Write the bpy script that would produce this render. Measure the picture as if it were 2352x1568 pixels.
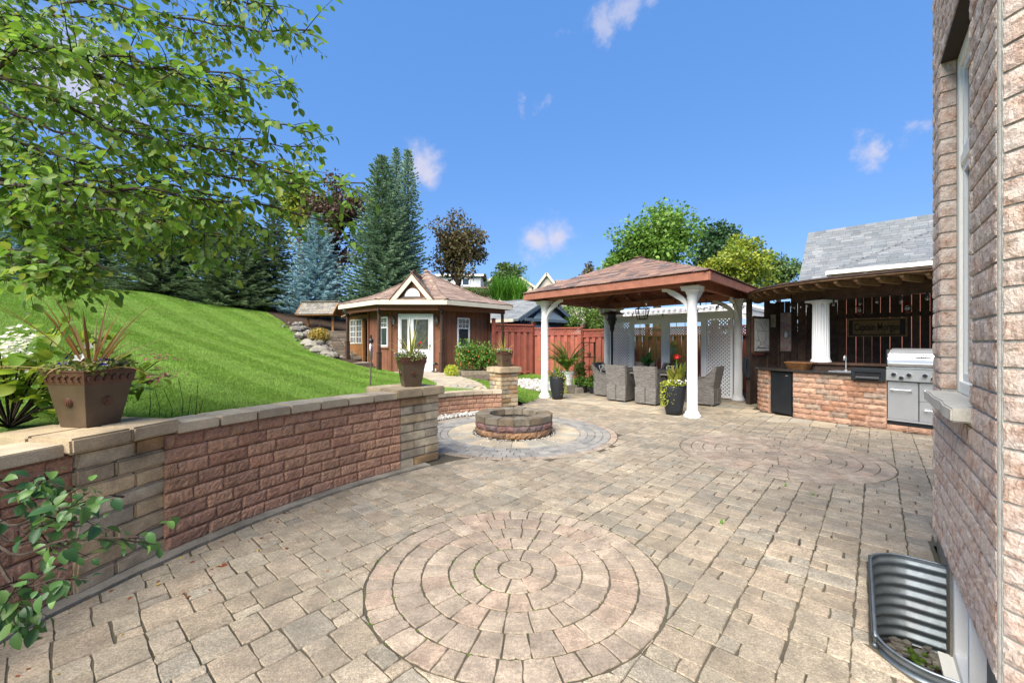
import bpy, bmesh, math, random
import numpy as np
from mathutils import Vector, Matrix

for o in list(bpy.data.objects): bpy.data.objects.remove(o)
scene = bpy.context.scene
COL = scene.collection
random.seed(7); np.random.seed(7)
R = math.radians

# ------------------------------------------------------------------ camera
FP, CX, HY, CH = 948.0, 1176.0, 788.0, 1.4      # focal in photo units (2352 wide), principal column, horizon row, eye height
cam_d = bpy.data.cameras.new('camera'); cam = bpy.data.objects.new('camera', cam_d); COL.objects.link(cam)
cam.location = (0, 0, CH); cam.rotation_euler = (R(90), 0, 0)
cam_d.sensor_width = 36; cam_d.lens = FP/2352*36; cam_d.shift_y = 4/2352
cam_d.clip_start = 0.05; cam_d.clip_end = 2000
scene.camera = cam
def G(x, y, z=0.0):
    Y = (CH-z)*FP/(y-HY); return Vector(((x-CX)/FP*Y, Y, z))
def P(x, y, Y):
    return Vector(((x-CX)/FP*Y, Y, CH+(HY-y)/FP*Y))

# ------------------------------------------------------------------ light
SUN_EL = R(47)                                    # the sun stands behind the camera, a little to the left
sd = Vector((-0.5, -0.866, 0)).normalized()*math.cos(SUN_EL); sd.z = math.sin(SUN_EL)
sun_d = bpy.data.lights.new('sun', 'SUN'); sun_d.energy = 4.6; sun_d.angle = R(56); sun_d.color = (1.0, .945, .86)
sun = bpy.data.objects.new('sun', sun_d); COL.objects.link(sun)
sun.rotation_euler = sd.to_track_quat('Z', 'Y').to_euler(); sun.location = (-20, -10, 25)
world = bpy.data.worlds.new('World'); scene.world = world; world.use_nodes = True
nt = world.node_tree; nt.nodes.clear()
def WN(t, **k):
    n = nt.nodes.new(t)
    for a, b in k.items(): setattr(n, a, b)
    return n
sky = WN('ShaderNodeTexSky', sky_type='NISHITA', sun_disc=False)
sky.sun_elevation = SUN_EL; sky.sun_rotation = math.atan2(sd.x, sd.y); sky.air_density = 1.0; sky.dust_density = 0.5; sky.ozone_density = 3.0; sky.altitude = 300
hs = WN('ShaderNodeMix', data_type='RGBA'); hs.inputs[0].default_value = .70; hs.inputs[7].default_value = (.40, 1.26, 3.3, 1)
nt.links.new(sky.outputs[0], hs.inputs[6])
tc = WN('ShaderNodeTexCoord')
nz = WN('ShaderNodeTexNoise'); nz.inputs['Scale'].default_value = 16; nz.inputs['Detail'].default_value = 8; nz.inputs['Roughness'].default_value = .62
nt.links.new(tc.outputs['Generated'], nz.inputs['Vector'])
off = WN('ShaderNodeVectorMath', operation='MULTIPLY_ADD'); off.inputs[1].default_value = (.12,)*3; off.inputs[2].default_value = (-.06,)*3
nt.links.new(nz.outputs['Color'], off.inputs[0])
dv = WN('ShaderNodeVectorMath', operation='ADD'); nt.links.new(tc.outputs['Generated'], dv.inputs[0]); nt.links.new(off.outputs[0], dv.inputs[1])
acc = None
CLOUDS = [(980,375,44,.85),(1232,560,40,.85),(1285,545,42,.8),(1395,48,34,.55),(1435,20,40,.6),(1490,-8,34,.5),(1998,345,38,.8),(2018,338,26,.6),(2112,294,30,.6),
          (1206,239,18,.25),(1250,236,16,.2),(1300,84,14,.15),(150,170,130,.8),(230,230,90,.8),(90,110,80,.6)]
for (x, y, r, k) in CLOUDS:
    d = Vector(((x-CX)/FP, 1, (HY-y)/FP)); L = d.length; d /= L
    s = WN('ShaderNodeVectorMath', operation='DISTANCE'); nt.links.new(dv.outputs[0], s.inputs[0]); s.inputs[1].default_value = d
    m = WN('ShaderNodeMapRange', interpolation_type='SMOOTHSTEP'); m.inputs[1].default_value = r/FP/L*1.3; m.inputs[2].default_value = r/FP/L*.1; m.inputs[3].default_value = 0; m.inputs[4].default_value = k
    nt.links.new(s.outputs['Value'], m.inputs[0])
    if acc is None: acc = m.outputs[0]
    else:
        a = WN('ShaderNodeMath', operation='MAXIMUM'); nt.links.new(acc, a.inputs[0]); nt.links.new(m.outputs[0], a.inputs[1]); acc = a.outputs[0]
mixc = WN('ShaderNodeMix', data_type='RGBA'); nt.links.new(acc, mixc.inputs[0]); nt.links.new(hs.outputs[2], mixc.inputs[6]); mixc.inputs[7].default_value = (2.9, 2.8, 3.3, 1)
bg = WN('ShaderNodeBackground'); bg.inputs['Strength'].default_value = 0.10
nt.links.new(mixc.outputs[2], bg.inputs['Color'])
wo = WN('ShaderNodeOutputWorld'); nt.links.new(bg.outputs[0], wo.inputs['Surface'])
scene.view_settings.view_transform = 'Standard'; scene.view_settings.look = 'None'; scene.view_settings.gamma = 1
scene.view_settings.exposure = 1.4; scene.view_settings.use_curve_mapping = False
scene.render.engine = 'CYCLES'

# ------------------------------------------------------------------ materials
def lin(c):
    c = c/255.0
    return c/12.92 if c <= .04045 else ((c+.055)/1.055)**2.4
def S(r, g, b, k=1.0): return (lin(r)*k, lin(g)*k, lin(b)*k)
MATS = {}
def mat(name, cols, rough=.8, var=.18, nscale=6, fine=.12, fscale=120, bump=0.0, bscale=60, bdist=.01, metal=0.0, spec=.3, stain=None, stain_amt=0, sscale=1.2, transl=0.0, tcol=None, coat=0, rrange=0.0, speck=0, spscale=50):
    m = bpy.data.materials.new(name); m.use_nodes = True; t = m.node_tree; N = t.nodes; L = t.links
    bs = N['Principled BSDF']; out = N['Material Output']
    def nn(k, **kw):
        n = N.new(k)
        for a, b in kw.items(): setattr(n, a, b)
        return n
    geo = nn('ShaderNodeNewGeometry'); oi = nn('ShaderNodeObjectInfo')
    if not isinstance(cols[0], (tuple, list)): cols = [cols]
    add = nn('ShaderNodeMath', operation='ADD'); L.new(oi.outputs['Random'], add.inputs[0]); L.new(geo.outputs['Random Per Island'], add.inputs[1])
    fr = nn('ShaderNodeMath', operation='FRACT'); L.new(add.outputs[0], fr.inputs[0])
    if len(cols) > 1:
        rp = nn('ShaderNodeValToRGB'); cr = rp.color_ramp; cr.interpolation = 'CONSTANT'
        while len(cr.elements) < len(cols): cr.elements.new(.5)
        for i, c in enumerate(cols):
            cr.elements[i].position = i/len(cols); cr.elements[i].color = (*c[:3], 1)
        L.new(fr.outputs[0], rp.inputs[0]); col = rp.outputs[0]
    else:
        rgb = nn('ShaderNodeRGB'); rgb.outputs[0].default_value = (*cols[0][:3], 1); col = rgb.outputs[0]
    def mul(col, val):
        mm = nn('ShaderNodeMix', data_type='RGBA', blend_type='MULTIPLY'); mm.inputs[0].default_value = 1
        L.new(col, mm.inputs[6]); L.new(val, mm.inputs[7]); return mm.outputs[2]
    def noise(scale, lo, hi, det=4):
        n = nn('ShaderNodeTexNoise'); n.inputs['Scale'].default_value = scale; n.inputs['Detail'].default_value = det; n.inputs['Roughness'].default_value = .6
        L.new(geo.outputs['Position'], n.inputs['Vector'])
        r = nn('ShaderNodeMapRange'); r.inputs[1].default_value = .3; r.inputs[2].default_value = .7; r.inputs[3].default_value = lo; r.inputs[4].default_value = hi
        L.new(n.outputs['Fac'], r.inputs[0]); return r.outputs[0]
    if var: col = mul(col, noise(nscale, 1-var, 1+var))
    if fine: col = mul(col, noise(fscale, 1-fine, 1+fine, 2))
    if speck: col = mul(col, noise(spscale, 1-speck, 1+speck, 3))
    if rrange:
        r = nn('ShaderNodeMapRange'); r.inputs[3].default_value = 1-rrange; r.inputs[4].default_value = 1+rrange
        f2 = nn('ShaderNodeMath', operation='MULTIPLY'); f2.inputs[1].default_value = 7.31; L.new(fr.outputs[0], f2.inputs[0])
        f3 = nn('ShaderNodeMath', operation='FRACT'); L.new(f2.outputs[0], f3.inputs[0]); L.new(f3.outputs[0], r.inputs[0]); col = mul(col, r.outputs[0])
    if stain is not None:
        mm = nn('ShaderNodeMix', data_type='RGBA'); L.new(noise(sscale, 0, stain_amt, 6), mm.inputs[0]); L.new(col, mm.inputs[6]); mm.inputs[7].default_value = (*stain, 1); col = mm.outputs[2]
    L.new(col, bs.inputs['Base Color'])
    bs.inputs['Roughness'].default_value = rough; bs.inputs['Metallic'].default_value = metal; bs.inputs['Specular IOR Level'].default_value = spec
    if coat: bs.inputs['Coat Weight'].default_value = coat
    if bump:
        n = nn('ShaderNodeTexNoise'); n.inputs['Scale'].default_value = bscale; n.inputs['Detail'].default_value = 5; n.inputs['Roughness'].default_value = .65; L.new(geo.outputs['Position'], n.inputs['Vector'])
        b = nn('ShaderNodeBump'); b.inputs['Strength'].default_value = bump; b.inputs['Distance'].default_value = bdist; L.new(n.outputs['Fac'], b.inputs['Height']); L.new(b.outputs[0], bs.inputs['Normal'])
    if transl:
        tr = nn('ShaderNodeBsdfTranslucent'); mx = nn('ShaderNodeMixShader'); mx.inputs[0].default_value = transl
        if tcol: 
            tm = nn('ShaderNodeMix', data_type='RGBA', blend_type='MULTIPLY'); tm.inputs[0].default_value = 1; L.new(col, tm.inputs[6]); tm.inputs[7].default_value = (*tcol, 1); L.new(tm.outputs[2], tr.inputs['Color'])
        else: L.new(col, tr.inputs['Color'])
        L.new(bs.outputs[0], mx.inputs[1]); L.new(tr.outputs[0], mx.inputs[2]); L.new(mx.outputs[0], out.inputs['Surface'])
    MATS[name] = m; return m

# ------------------------------------------------------------------ mesh + object helpers
ORG = {}
def org(p):
    return ORG.get(p.name, Vector((0, 0, 0))) if p else Vector((0, 0, 0))
def tag(o, label=None, cat=None, group=None, kind=None):
    if label: o['label'] = label
    if cat: o['category'] = cat
    if group: o['group'] = group
    if kind: o['kind'] = kind
    return o
def thing(name, label, cat, loc=(0, 0, 0), rz=0, group=None, kind=None):
    o = bpy.data.objects.new(name, None); COL.objects.link(o); o.empty_display_size = .2
    o.location = loc; o.rotation_euler = (0, 0, rz); ORG[o.name] = Vector(loc)
    return tag(o, label, cat, group, kind or 'thing')
def rot_z(a): return Matrix.Rotation(a, 3, 'Z')
class MB:
    def __init__(s): s.v = []; s.f = []
    def add(s, v, f):
        o = len(s.v); s.v += [tuple(p) for p in v]; s.f += [tuple(i+o for i in q) for q in f]; return s
    def box(s, c, size, rz=0, m=None):
        c = Vector(c); h = Vector(size)/2; m = m or rot_z(rz)
        vs = [c+m@Vector((x*h.x, y*h.y, z*h.z)) for z in (-1, 1) for y in (-1, 1) for x in (-1, 1)]
        return s.add(vs, [(0,2,3,1),(4,5,7,6),(0,1,5,4),(2,6,7,3),(0,4,6,2),(1,3,7,5)])
    def beam(s, p, q, w, h, up=(0, 0, 1)):
        p = Vector(p); q = Vector(q); d = (q-p); L = d.length; d.normalize(); up = Vector(up)
        if abs(d.dot(up)) > .98: up = Vector((0, 1, 0))
        sd_ = d.cross(up).normalized(); u = sd_.cross(d).normalized()
        m = Matrix((d, sd_, u)).transposed()
        return s.box((p+q)/2, (L, w, h), m=m)
    def tube(s, pts, r, n=6, cap=True):
        pts = [Vector(p) for p in pts]; k = len(pts)
        rs = r if isinstance(r, (list, tuple)) else [r]*k
        o = len(s.v); prev = None
        for i, p in enumerate(pts):
            d = (pts[min(i+1, k-1)]-pts[max(i-1, 0)]).normalized()
            a = prev if prev is not None else (Vector((0, 0, 1)) if abs(d.z) < .9 else Vector((1, 0, 0)))
            a = (a-d*a.dot(d)); a = a.normalized() if a.length > 1e-6 else d.orthogonal().normalized(); prev = a; b = d.cross(a)
            for j in range(n):
                t = 2*math.pi*j/n; s.v.append(tuple(p+(a*math.cos(t)+b*math.sin(t))*rs[i]))
        for i in range(k-1):
            for j in range(n):
                j2 = (j+1) % n; s.f.append((o+i*n+j, o+i*n+j2, o+(i+1)*n+j2, o+(i+1)*n+j))
        if cap: s.f.append(tuple(o+j for j in range(n))[::-1]); s.f.append(tuple(o+(k-1)*n+j for j in range(n)))
        return s
    def lathe(s, prof, c=(0, 0, 0), n=24, cap=True, flute=0, fl0=0, fl1=99):
        c = Vector(c); o = len(s.v); k = len(prof)
        for (r, z) in prof:
            for j in range(n):
                t = 2*math.pi*j/n; rr = r
                if flute and fl0 <= z <= fl1 and j % 2: rr = r-flute
                s.v.append((c.x+rr*math.cos(t), c.y+rr*math.sin(t), c.z+z))
        for i in range(k-1):
            for j in range(n):
                j2 = (j+1) % n; s.f.append((o+i*n+j, o+i*n+j2, o+(i+1)*n+j2, o+(i+1)*n+j))
        if cap: s.f.append(tuple(o+j for j in range(n))[::-1]); s.f.append(tuple(o+(k-1)*n+j for j in range(n)))
        return s
    def prism(s, poly, z0, z1):
        n = len(poly); o = len(s.v)
        z0 = z0 if isinstance(z0, (list, tuple)) else [z0]*n; z1 = z1 if isinstance(z1, (list, tuple)) else [z1]*n
        s.v += [(p[0], p[1], z0[i]) for i, p in enumerate(poly)]+[(p[0], p[1], z1[i]) for i, p in enumerate(poly)]
        s.f.append(tuple(range(o, o+n))[::-1]); s.f.append(tuple(range(o+n, o+2*n)))
        for i in range(n):
            j = (i+1) % n; s.f.append((o+i, o+j, o+n+j, o+n+i))
        return s
    def slab(s, poly, nrm):          # planar 3D polygon given thickness along nrm
        n = len(poly); o = len(s.v); nrm = Vector(nrm)
        s.v += [tuple(Vector(p)) for p in poly]+[tuple(Vector(p)+nrm) for p in poly]
        s.f.append(tuple(range(o, o+n))[::-1]); s.f.append(tuple(range(o+n, o+2*n)))
        for i in range(n):
            j = (i+1) % n; s.f.append((o+i, o+j, o+n+j, o+n+i))
        return s
    def sphere(s, c, r, nu=8, nv=6, sc=(1, 1, 1), jit=0):
        c = Vector(c); o = len(s.v)
        for i in range(nv+1):
            th = math.pi*i/nv
            for j in range(nu):
                ph = 2*math.pi*j/nu; k = 1+random.uniform(-jit, jit)
                s.v.append((c.x+r*sc[0]*k*math.sin(th)*math.cos(ph), c.y+r*sc[1]*k*math.sin(th)*math.sin(ph), c.z+r*sc[2]*k*math.cos(th)))
        for i in range(nv):
            for j in range(nu):
                j2 = (j+1) % nu; s.f.append((o+i*nu+j, o+(i+1)*nu+j, o+(i+1)*nu+j2, o+i*nu+j2))
        return s
    def mesh(s, name, m=None, smooth=False, bevel=0, seg=1, off=None):
        me = bpy.data.meshes.new(name)
        vs = s.v if off is None else [(a-off.x, b-off.y, c-off.z) for a, b, c in s.v]
        me.from_pydata(vs, [], s.f)
        bm = bmesh.new(); bm.from_mesh(me)
        bmesh.ops.recalc_face_normals(bm, faces=bm.faces)
        if bevel:
            bmesh.ops.bevel(bm, geom=[e for e in bm.edges if e.is_manifold and e.calc_face_angle(0) > .5], offset=bevel, segments=seg, affect='EDGES', clamp_overlap=True)
        bm.to_mesh(me); bm.free()
        if smooth: me.polygons.foreach_set('use_smooth', [True]*len(me.polygons))
        if m: me.materials.append(MATS[m] if isinstance(m, str) else m)
        return me
    def build(s, name, m, parent=None, smooth=False, bevel=0, seg=1, local=False, kind=None):
        if parent is None:
            a = np.array(s.v); off = Vector(((a[:, 0].min()+a[:, 0].max())/2, (a[:, 1].min()+a[:, 1].max())/2, a[:, 2].min()))
        else: off = Vector((0, 0, 0)) if local else org(parent)
        me = s.mesh(name, m, smooth, bevel, seg, off)
        o = bpy.data.objects.new(name, me); COL.objects.link(o)
        if parent is None: o.location = off; ORG[o.name] = off
        else: o.parent = parent; ORG[o.name] = off if not local else Vector((0, 0, 0))
        if kind: o['kind'] = kind
        return o
def np_mesh(name, V, Fc, m, smooth=False):
    V = np.asarray(V, dtype=np.float32); Fc = np.asarray(Fc, dtype=np.int32)
    me = bpy.data.meshes.new(name); k = Fc.shape[1]
    me.vertices.add(len(V)); me.vertices.foreach_set('co', V.ravel())
    me.loops.add(Fc.size); me.loops.foreach_set('vertex_index', Fc.ravel())
    me.polygons.add(len(Fc)); me.polygons.foreach_set('loop_start', np.arange(0, Fc.size, k, dtype=np.int32))
    me.polygons.foreach_set('loop_total', np.full(len(Fc), k, dtype=np.int32))
    if smooth: me.polygons.foreach_set('use_smooth', np.ones(len(Fc), dtype=bool))
    me.update(calc_edges=True)
    me.materials.append(MATS[m] if isinstance(m, str) else m); return me
def obj(name, me, parent=None, loc=None, kind=None):
    o = bpy.data.objects.new(name, me); COL.objects.link(o)
    if parent: o.parent = parent
    if loc is not None: o.location = loc
    if kind: o['kind'] = kind
    ORG[o.name] = org(parent) if parent else Vector(loc or (0, 0, 0))
    return o
def piece(name, me, parent, M4):
    o = bpy.data.objects.new(name, me); COL.objects.link(o); o.parent = parent
    o.matrix_local = Matrix.Translation(-org(parent)) @ M4
    return o
def dup(root, loc, rz=0, label=None, sc=None):
    def rec(src, par):
        c = src.copy(); COL.objects.link(c); c.parent = par
        for ch in src.children: rec(ch, c)
        return c
    r = rec(root, None); r.location = loc; r.rotation_euler = (0, 0, rz)
    if sc: r.scale = sc
    if label: r['label'] = label
    ORG[r.name] = Vector(loc); return r
def frame(origin, x, y, z): 
    m = Matrix((x, y, z)).transposed().to_4x4(); m.translation = origin; return m
def catmull(pts, n=8):
    pts = [Vector(p) for p in pts]; out = []
    ext = [2*pts[0]-pts[1]]+pts+[2*pts[-1]-pts[-2]]
    for i in range(1, len(ext)-2):
        p0, p1, p2, p3 = ext[i-1:i+3]
        for k in range(n):
            t = k/n; out.append(.5*((2*p1)+(p2-p0)*t+(2*p0-5*p1+4*p2-p3)*t*t+(3*p1-p0-3*p2+p3)*t**3))
    out.append(pts[-1]); return out
class Path:                                        # arc-length lookup on a polyline (XY)
    def __init__(s, pts):
        s.p = [Vector((p[0], p[1], 0)) for p in pts]; s.l = [0]
        for a, b in zip(s.p, s.p[1:]): s.l.append(s.l[-1]+(b-a).length)
        s.L = s.l[-1]
    def at(s, t):
        t = max(0, min(s.L, t)); i = min(max(np.searchsorted(s.l, t)-1, 0), len(s.p)-2)
        d = s.p[i+1]-s.p[i]; k = (t-s.l[i])/max(d.length, 1e-9); return s.p[i]+d*k, d.normalized()
A_ = Vector((-.72, .69, 0)).normalized(); B_ = Vector((.69, .72, 0)).normalized()   # the two axes the yard is laid out on
A2 = Vector((-.715, .70, 0)).normalized()
# ------------------------------------------------------------------ material library
mat('paver', [S(204,187,160,.53), S(198,183,158,.51), S(206,188,162,.53), S(190,178,157,.49), S(204,183,156,.51), S(194,175,148,.5)], speck=.3, spscale=55, rough=.9, var=.3, nscale=9, fine=.4, fscale=130, bump=.6, bscale=160, bdist=.005, stain=S(126,118,104,.6), stain_amt=.75, sscale=1.3, rrange=.14)
mat('circle_paver', [S(204,184,160,.51), S(208,188,164,.52), S(200,180,158,.5), S(206,180,156,.5)], speck=.26, spscale=55, rough=.9, var=.3, nscale=9, fine=.28, fscale=150, bump=.5, bscale=220, bdist=.004, stain=S(122,112,100,.55), stain_amt=.6, sscale=2.4, rrange=.12)
mat('cobble', [S(168,164,156,.52), S(176,170,160,.52), S(158,156,150,.5), S(180,172,160,.52)], rough=.9, var=.2, fine=.22, bump=.5, bscale=150, bdist=.004, rrange=.12)
mat('slab', [S(204,188,160,.54), S(198,184,160,.53), S(188,180,162,.52), S(206,188,160,.54)], rough=.9, var=.2, nscale=3, fine=.2, fscale=120, bump=.4, bscale=160, bdist=.003, rrange=.1)
mat('joint', [S(104,94,76,.46)], rough=1, var=.5, nscale=2.2, fine=.3, stain=S(112,106,88,.5), stain_amt=.6, sscale=1.1)
mat('moss', [S(96,128,40,.5)], rough=1, var=.4, nscale=30, bump=.8, bscale=200)
mat('concrete', [S(184,174,156,.6)], rough=.95, var=.3, nscale=4, fine=.2, bump=.4, bscale=90, stain=S(90,88,80,.5), stain_amt=.6, sscale=3)
mat('cap_stone', [S(206,188,160,.74), S(198,180,154,.72), S(210,192,164,.75)], rough=.95, var=.18, nscale=4, fine=.28, fscale=180, bump=.5, bscale=240, bdist=.004, stain=S(110,100,84,.5), stain_amt=.5, sscale=2.2)
mat('red_block', [S(190,146,118,.74), S(184,140,114,.73), S(194,150,122,.74), S(188,144,118,.73), S(194,150,120,.74), S(186,138,112,.74)], rough=.95, var=.3, nscale=18, fine=.35, fscale=140, bump=.9, bscale=70, bdist=.012, rrange=.12, stain=S(112,98,86,.5), stain_amt=.35, sscale=9)
mat('tan_block', [S(196,174,140,.85), S(188,168,138,.85), S(202,176,138,.85), S(178,164,142,.8), S(182,148,108,.82), S(200,184,156,.85)], rough=.95, var=.28, nscale=9, fine=.25, fscale=150, bump=.5, bscale=120, bdist=.006, rrange=.12, stain=S(84,74,62,.5), stain_amt=.5, sscale=4)
mat('pit_grey', [S(136,126,112,.55), S(118,112,102,.55), S(150,132,108,.55)], rough=.95, var=.4, nscale=16, fine=.3, bump=.9, bscale=70, bdist=.012)
mat('pit_red', [S(138,104,98,.6), S(148,112,104,.6), S(124,106,102,.6)], rough=.95, var=.35, nscale=16, fine=.3, bump=.9, bscale=70, bdist=.012)
mat('pit_tan', [S(160,122,92,.6), S(146,116,92,.6), S(170,132,98,.6)], rough=.95, var=.35, nscale=16, fine=.3, bump=.9, bscale=70, bdist=.012)
mat('kitchen_brick', [S(208,164,136,.62), S(200,158,132,.6), S(214,172,144,.62), S(182,158,138,.6), S(200,150,120,.6)], rough=.95, var=.3, nscale=14, fine=.28, fscale=130, bump=.8, bscale=80, bdist=.01, rrange=.12)
mat('house_brick', [S(208,170,146,.74), S(200,162,140,.72), S(210,178,154,.74), S(206,160,130,.72)], rough=.95, var=.4, nscale=26, fine=.35, fscale=110, bump=1.0, bscale=85, bdist=.010, stain=S(232,220,208,.8), stain_amt=.95, sscale=13)
mat('mortar', [S(198,194,184,.72)], rough=1, var=.15, nscale=20, fine=.15, bump=.5, bscale=200)
mat('sill_stone', [S(214,208,194,.66)], rough=.9, var=.12, nscale=12, fine=.12, bump=.5, bscale=60, bdist=.008)
mat('white_paint', [S(238,238,236,.82)], rough=.5, var=.05, nscale=2, fine=.03, spec=.4)
mat('white_trim', [S(240,236,224,.9)], rough=.55, var=.06, nscale=3, fine=.03)
mat('cream_trim', [S(222,212,190,.68)], rough=.6, var=.1, nscale=3, fine=.05)
mat('grey_trim', [S(120,112,100,.5)], rough=.6)
mat('dark_lintel', [S(70,62,54,.6)], rough=.7)
mat('shed_brown', [S(142,94,70,.66)], rough=.75, var=.14, nscale=3, fine=.1, fscale=60, bump=.15, bscale=40)
mat('shed_dark', [S(78,58,46,.6)], rough=.8, var=.25, nscale=8, fine=.15)
mat('shed_shingle', [S(176,150,134,.54), S(168,142,126,.52), S(184,158,140,.54), S(162,138,124,.52)], rough=.95, var=.15, nscale=3, fine=.25, fscale=180, bump=.4, bscale=250, rrange=.1)
mat('gaz_shingle', [S(160,130,116,.56), S(146,118,106,.54), S(168,136,118,.56), S(112,100,98,.53), S(154,122,108,.56), S(132,110,102,.53)], rough=.95, var=.12, nscale=3, fine=.25, fscale=180, bump=.4, bscale=250, rrange=.1)
mat('grey_shingle', [S(164,168,172,.4), S(154,159,163,.4), S(174,177,178,.4), S(146,152,157,.4), S(160,164,167,.4)], rough=.95, var=.1, nscale=2, fine=.22, fscale=160, bump=.4, bscale=250, rrange=.1)
mat('blue_shingle', [S(150,154,156,.5), S(138,142,146,.5), S(160,164,164,.5)], rough=.95, var=.1, fine=.2, rrange=.1)
mat('tan_shingle', [S(170,140,118,.55), S(160,132,112,.55)], rough=.95, var=.1, fine=.2)
mat('shake', [S(150,144,134,.55), S(132,126,116,.55), S(164,156,142,.55)], rough=.95, var=.3, nscale=20, fine=.2, bump=.4, bscale=90)
mat('gaz_wood', [S(160,104,82,.66), S(152,98,78,.66)], rough=.7, var=.22, nscale=6, fine=.12, bump=.2, bscale=50)
mat('gaz_ceiling', [S(170,112,90,.8), S(162,106,86,.8)], rough=.75, var=.2, nscale=5, fine=.1)
mat('red_fence', [S(166,92,74,.68), S(158,86,70,.66), S(172,98,78,.68)], rough=.8, var=.18, nscale=5, fine=.12, bump=.15, bscale=60, rrange=.08)
mat('old_fence', [S(120,112,102,.5), S(104,98,90,.5)], rough=.95, var=.3, nscale=8)
mat('dark_wood', [S(84,64,54,.65), S(72,56,48,.65), S(94,70,56,.65)], rough=.8, var=.4, nscale=9, fine=.2, bump=.3, bscale=40)
mat('warm_wood', [S(168,120,70,.55), S(156,108,62,.55)], rough=.8, var=.25, nscale=8, fine=.15, bump=.2, bscale=50)
mat('rafter_wood', [S(160,126,90,.65), S(146,114,82,.65)], rough=.85, var=.35, nscale=8, fine=.15)
mat('grey_wood', [S(140,126,110,.6), S(128,114,100,.6), S(150,136,118,.6)], rough=.95, var=.3, nscale=14, fine=.2, bump=.5, bscale=50)
mat('planter', [S(120,98,76,.45)], rough=.42, var=.25, nscale=7, fine=.08, spec=.45, stain=S(96,78,60,.5), stain_amt=.5, sscale=3)
mat('planter_rim', [S(112,74,58,.5)], rough=.38, var=.25, nscale=14, fine=.1, spec=.45)
mat('soil', [S(70,54,40,.5)], rough=1, var=.4, nscale=30, bump=.8, bscale=80)
mat('mulch', [S(88,68,52,.5)], rough=1, var=.45, nscale=16, fine=.4, fscale=60, bump=1, bscale=40, bdist=.04)
mat('grass', [S(112,154,46,.56)], rough=.95, var=.22, nscale=.9, fine=.4, fscale=26, bump=.9, bscale=60, bdist=.03, stain=S(158,172,84,.5), stain_amt=.45, sscale=.7)
mat('blade', [S(114,166,44,.66), S(128,176,54,.66), S(104,156,40,.66), S(146,184,72,.66), S(118,168,48,.66)], rough=.7, var=.28, nscale=2.2, fine=0, transl=.35, stain=S(172,186,96,.56), stain_amt=.55, sscale=.55)
mat('ground_far', [S(110,128,70,.5)], rough=1, var=.2, nscale=.3)
mat('pebble', [S(214,210,202,.7), S(196,190,180,.66), S(226,224,218,.72), S(176,170,160,.62)], rough=.85, var=.12, nscale=20, fine=.1, rrange=.12)
mat('boulder', [S(168,160,146,.45), S(178,170,154,.45), S(150,146,136,.45)], rough=.95, var=.25, nscale=5, fine=.2, bump=.6, bscale=18, bdist=.04, rrange=.1)
mat('black_pot', [S(40,42,46,.8)], rough=.5, var=.12, nscale=20, fine=.1, bump=.2, bscale=30)
mat('black_metal', [S(34,32,32,.8)], rough=.42, var=.15, nscale=14, fine=.05, spec=.45)
mat('bronze', [S(92,76,66,.6)], rough=.35, metal=.8, var=.2)
mat('black_plastic', [S(38,42,46,.8)], rough=.45, var=.05, fine=.05)
mat('fridge', [S(30,34,40,.8)], rough=.32, var=.25, nscale=5, fine=.05, spec=.5)
mat('steel', [S(214,216,218,.85)], rough=.32, metal=.72, var=.06, nscale=3, fine=.05, fscale=300)
mat('steel_dark', [S(150,152,156,.8)], rough=.35, metal=1.0, var=.06)
mat('galvanized', [S(156,168,176,.62)], rough=.48, metal=.75, var=.22, nscale=16, fine=.1, stain=S(150,140,120,.6), stain_amt=.3, sscale=5)
mat('granite', [S(58,54,52,.7)], rough=.2, var=.3, nscale=60, fine=.4, fscale=200, spec=.5)
mat('brass', [S(190,150,80,.7)], rough=.3, metal=1.0)
mat('plaque', [S(206,204,198,.7)], rough=.9, var=.12, nscale=9, fine=.15, bump=.6, bscale=30, bdist=.01)
mat('plaque_line', [S(130,128,122,.6)], rough=.9)
mat('sign_board', [S(150,116,70,.55)], rough=.6, var=.3, nscale=10, fine=.15)
mat('sign_dark', [S(60,44,32,.6)], rough=.6, var=.2)
mat('lettering', [S(44,30,22,.7)], rough=.7)
mat('basket', [S(140,96,56,.55)], rough=.9, var=.4, nscale=60, bump=.8, bscale=90)
mat('red_flower', [S(214,46,50,.8)], rough=.6, var=.15, transl=.3)
mat('red_glass', [S(120,24,20,.7)], rough=.3)
mat('white_flower', [S(244,244,238,.85)], rough=.6, var=.06, transl=.3)
mat('cream_flower', [S(238,236,214,.8), S(244,242,228,.85)], rough=.7, var=.08, transl=.3)
mat('purple_flower', [S(74,48,140,.8), S(60,36,120,.8), S(52,62,170,.8)], rough=.6, var=.15, transl=.3)
mat('pink_flower', [S(208,120,126,.7), S(214,150,140,.7)], rough=.7, transl=.3)
mat('orange_fruit', [S(206,90,40,.8)], rough=.4)
mat('bark', [S(84,70,58,.5)], rough=.95, var=.35, nscale=14, fine=.2, bump=.8, bscale=40, bdist=.02)
mat('twig', [S(66,52,40,.5)], rough=.9, var=.2)
LEAF = lambda n, cols, k=.5, tr=.4, rr=.22, ro=.5: mat(n, [S(*c, k*1.45) for c in cols], rough=ro, var=.15, nscale=2, fine=0, transl=tr, rrange=rr, spec=.35)
LEAF('leaf', [(108,144,48), (96,132,44), (122,156,52), (88,124,46), (128,160,56), (110,146,46), (98,134,46), (140,154,56)], .55, .5)
LEAF('spruce_dark', [(86,102,70), (76,92,62), (98,114,76)], 1.0, .3)
LEAF('spruce_blue', [(132,158,164), (112,140,146), (150,176,180), (100,130,134)], .9, .25)
LEAF('spruce_green', [(98,120,92), (86,108,82), (116,138,104), (82,104,80)], 1.0, .25)
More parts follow.
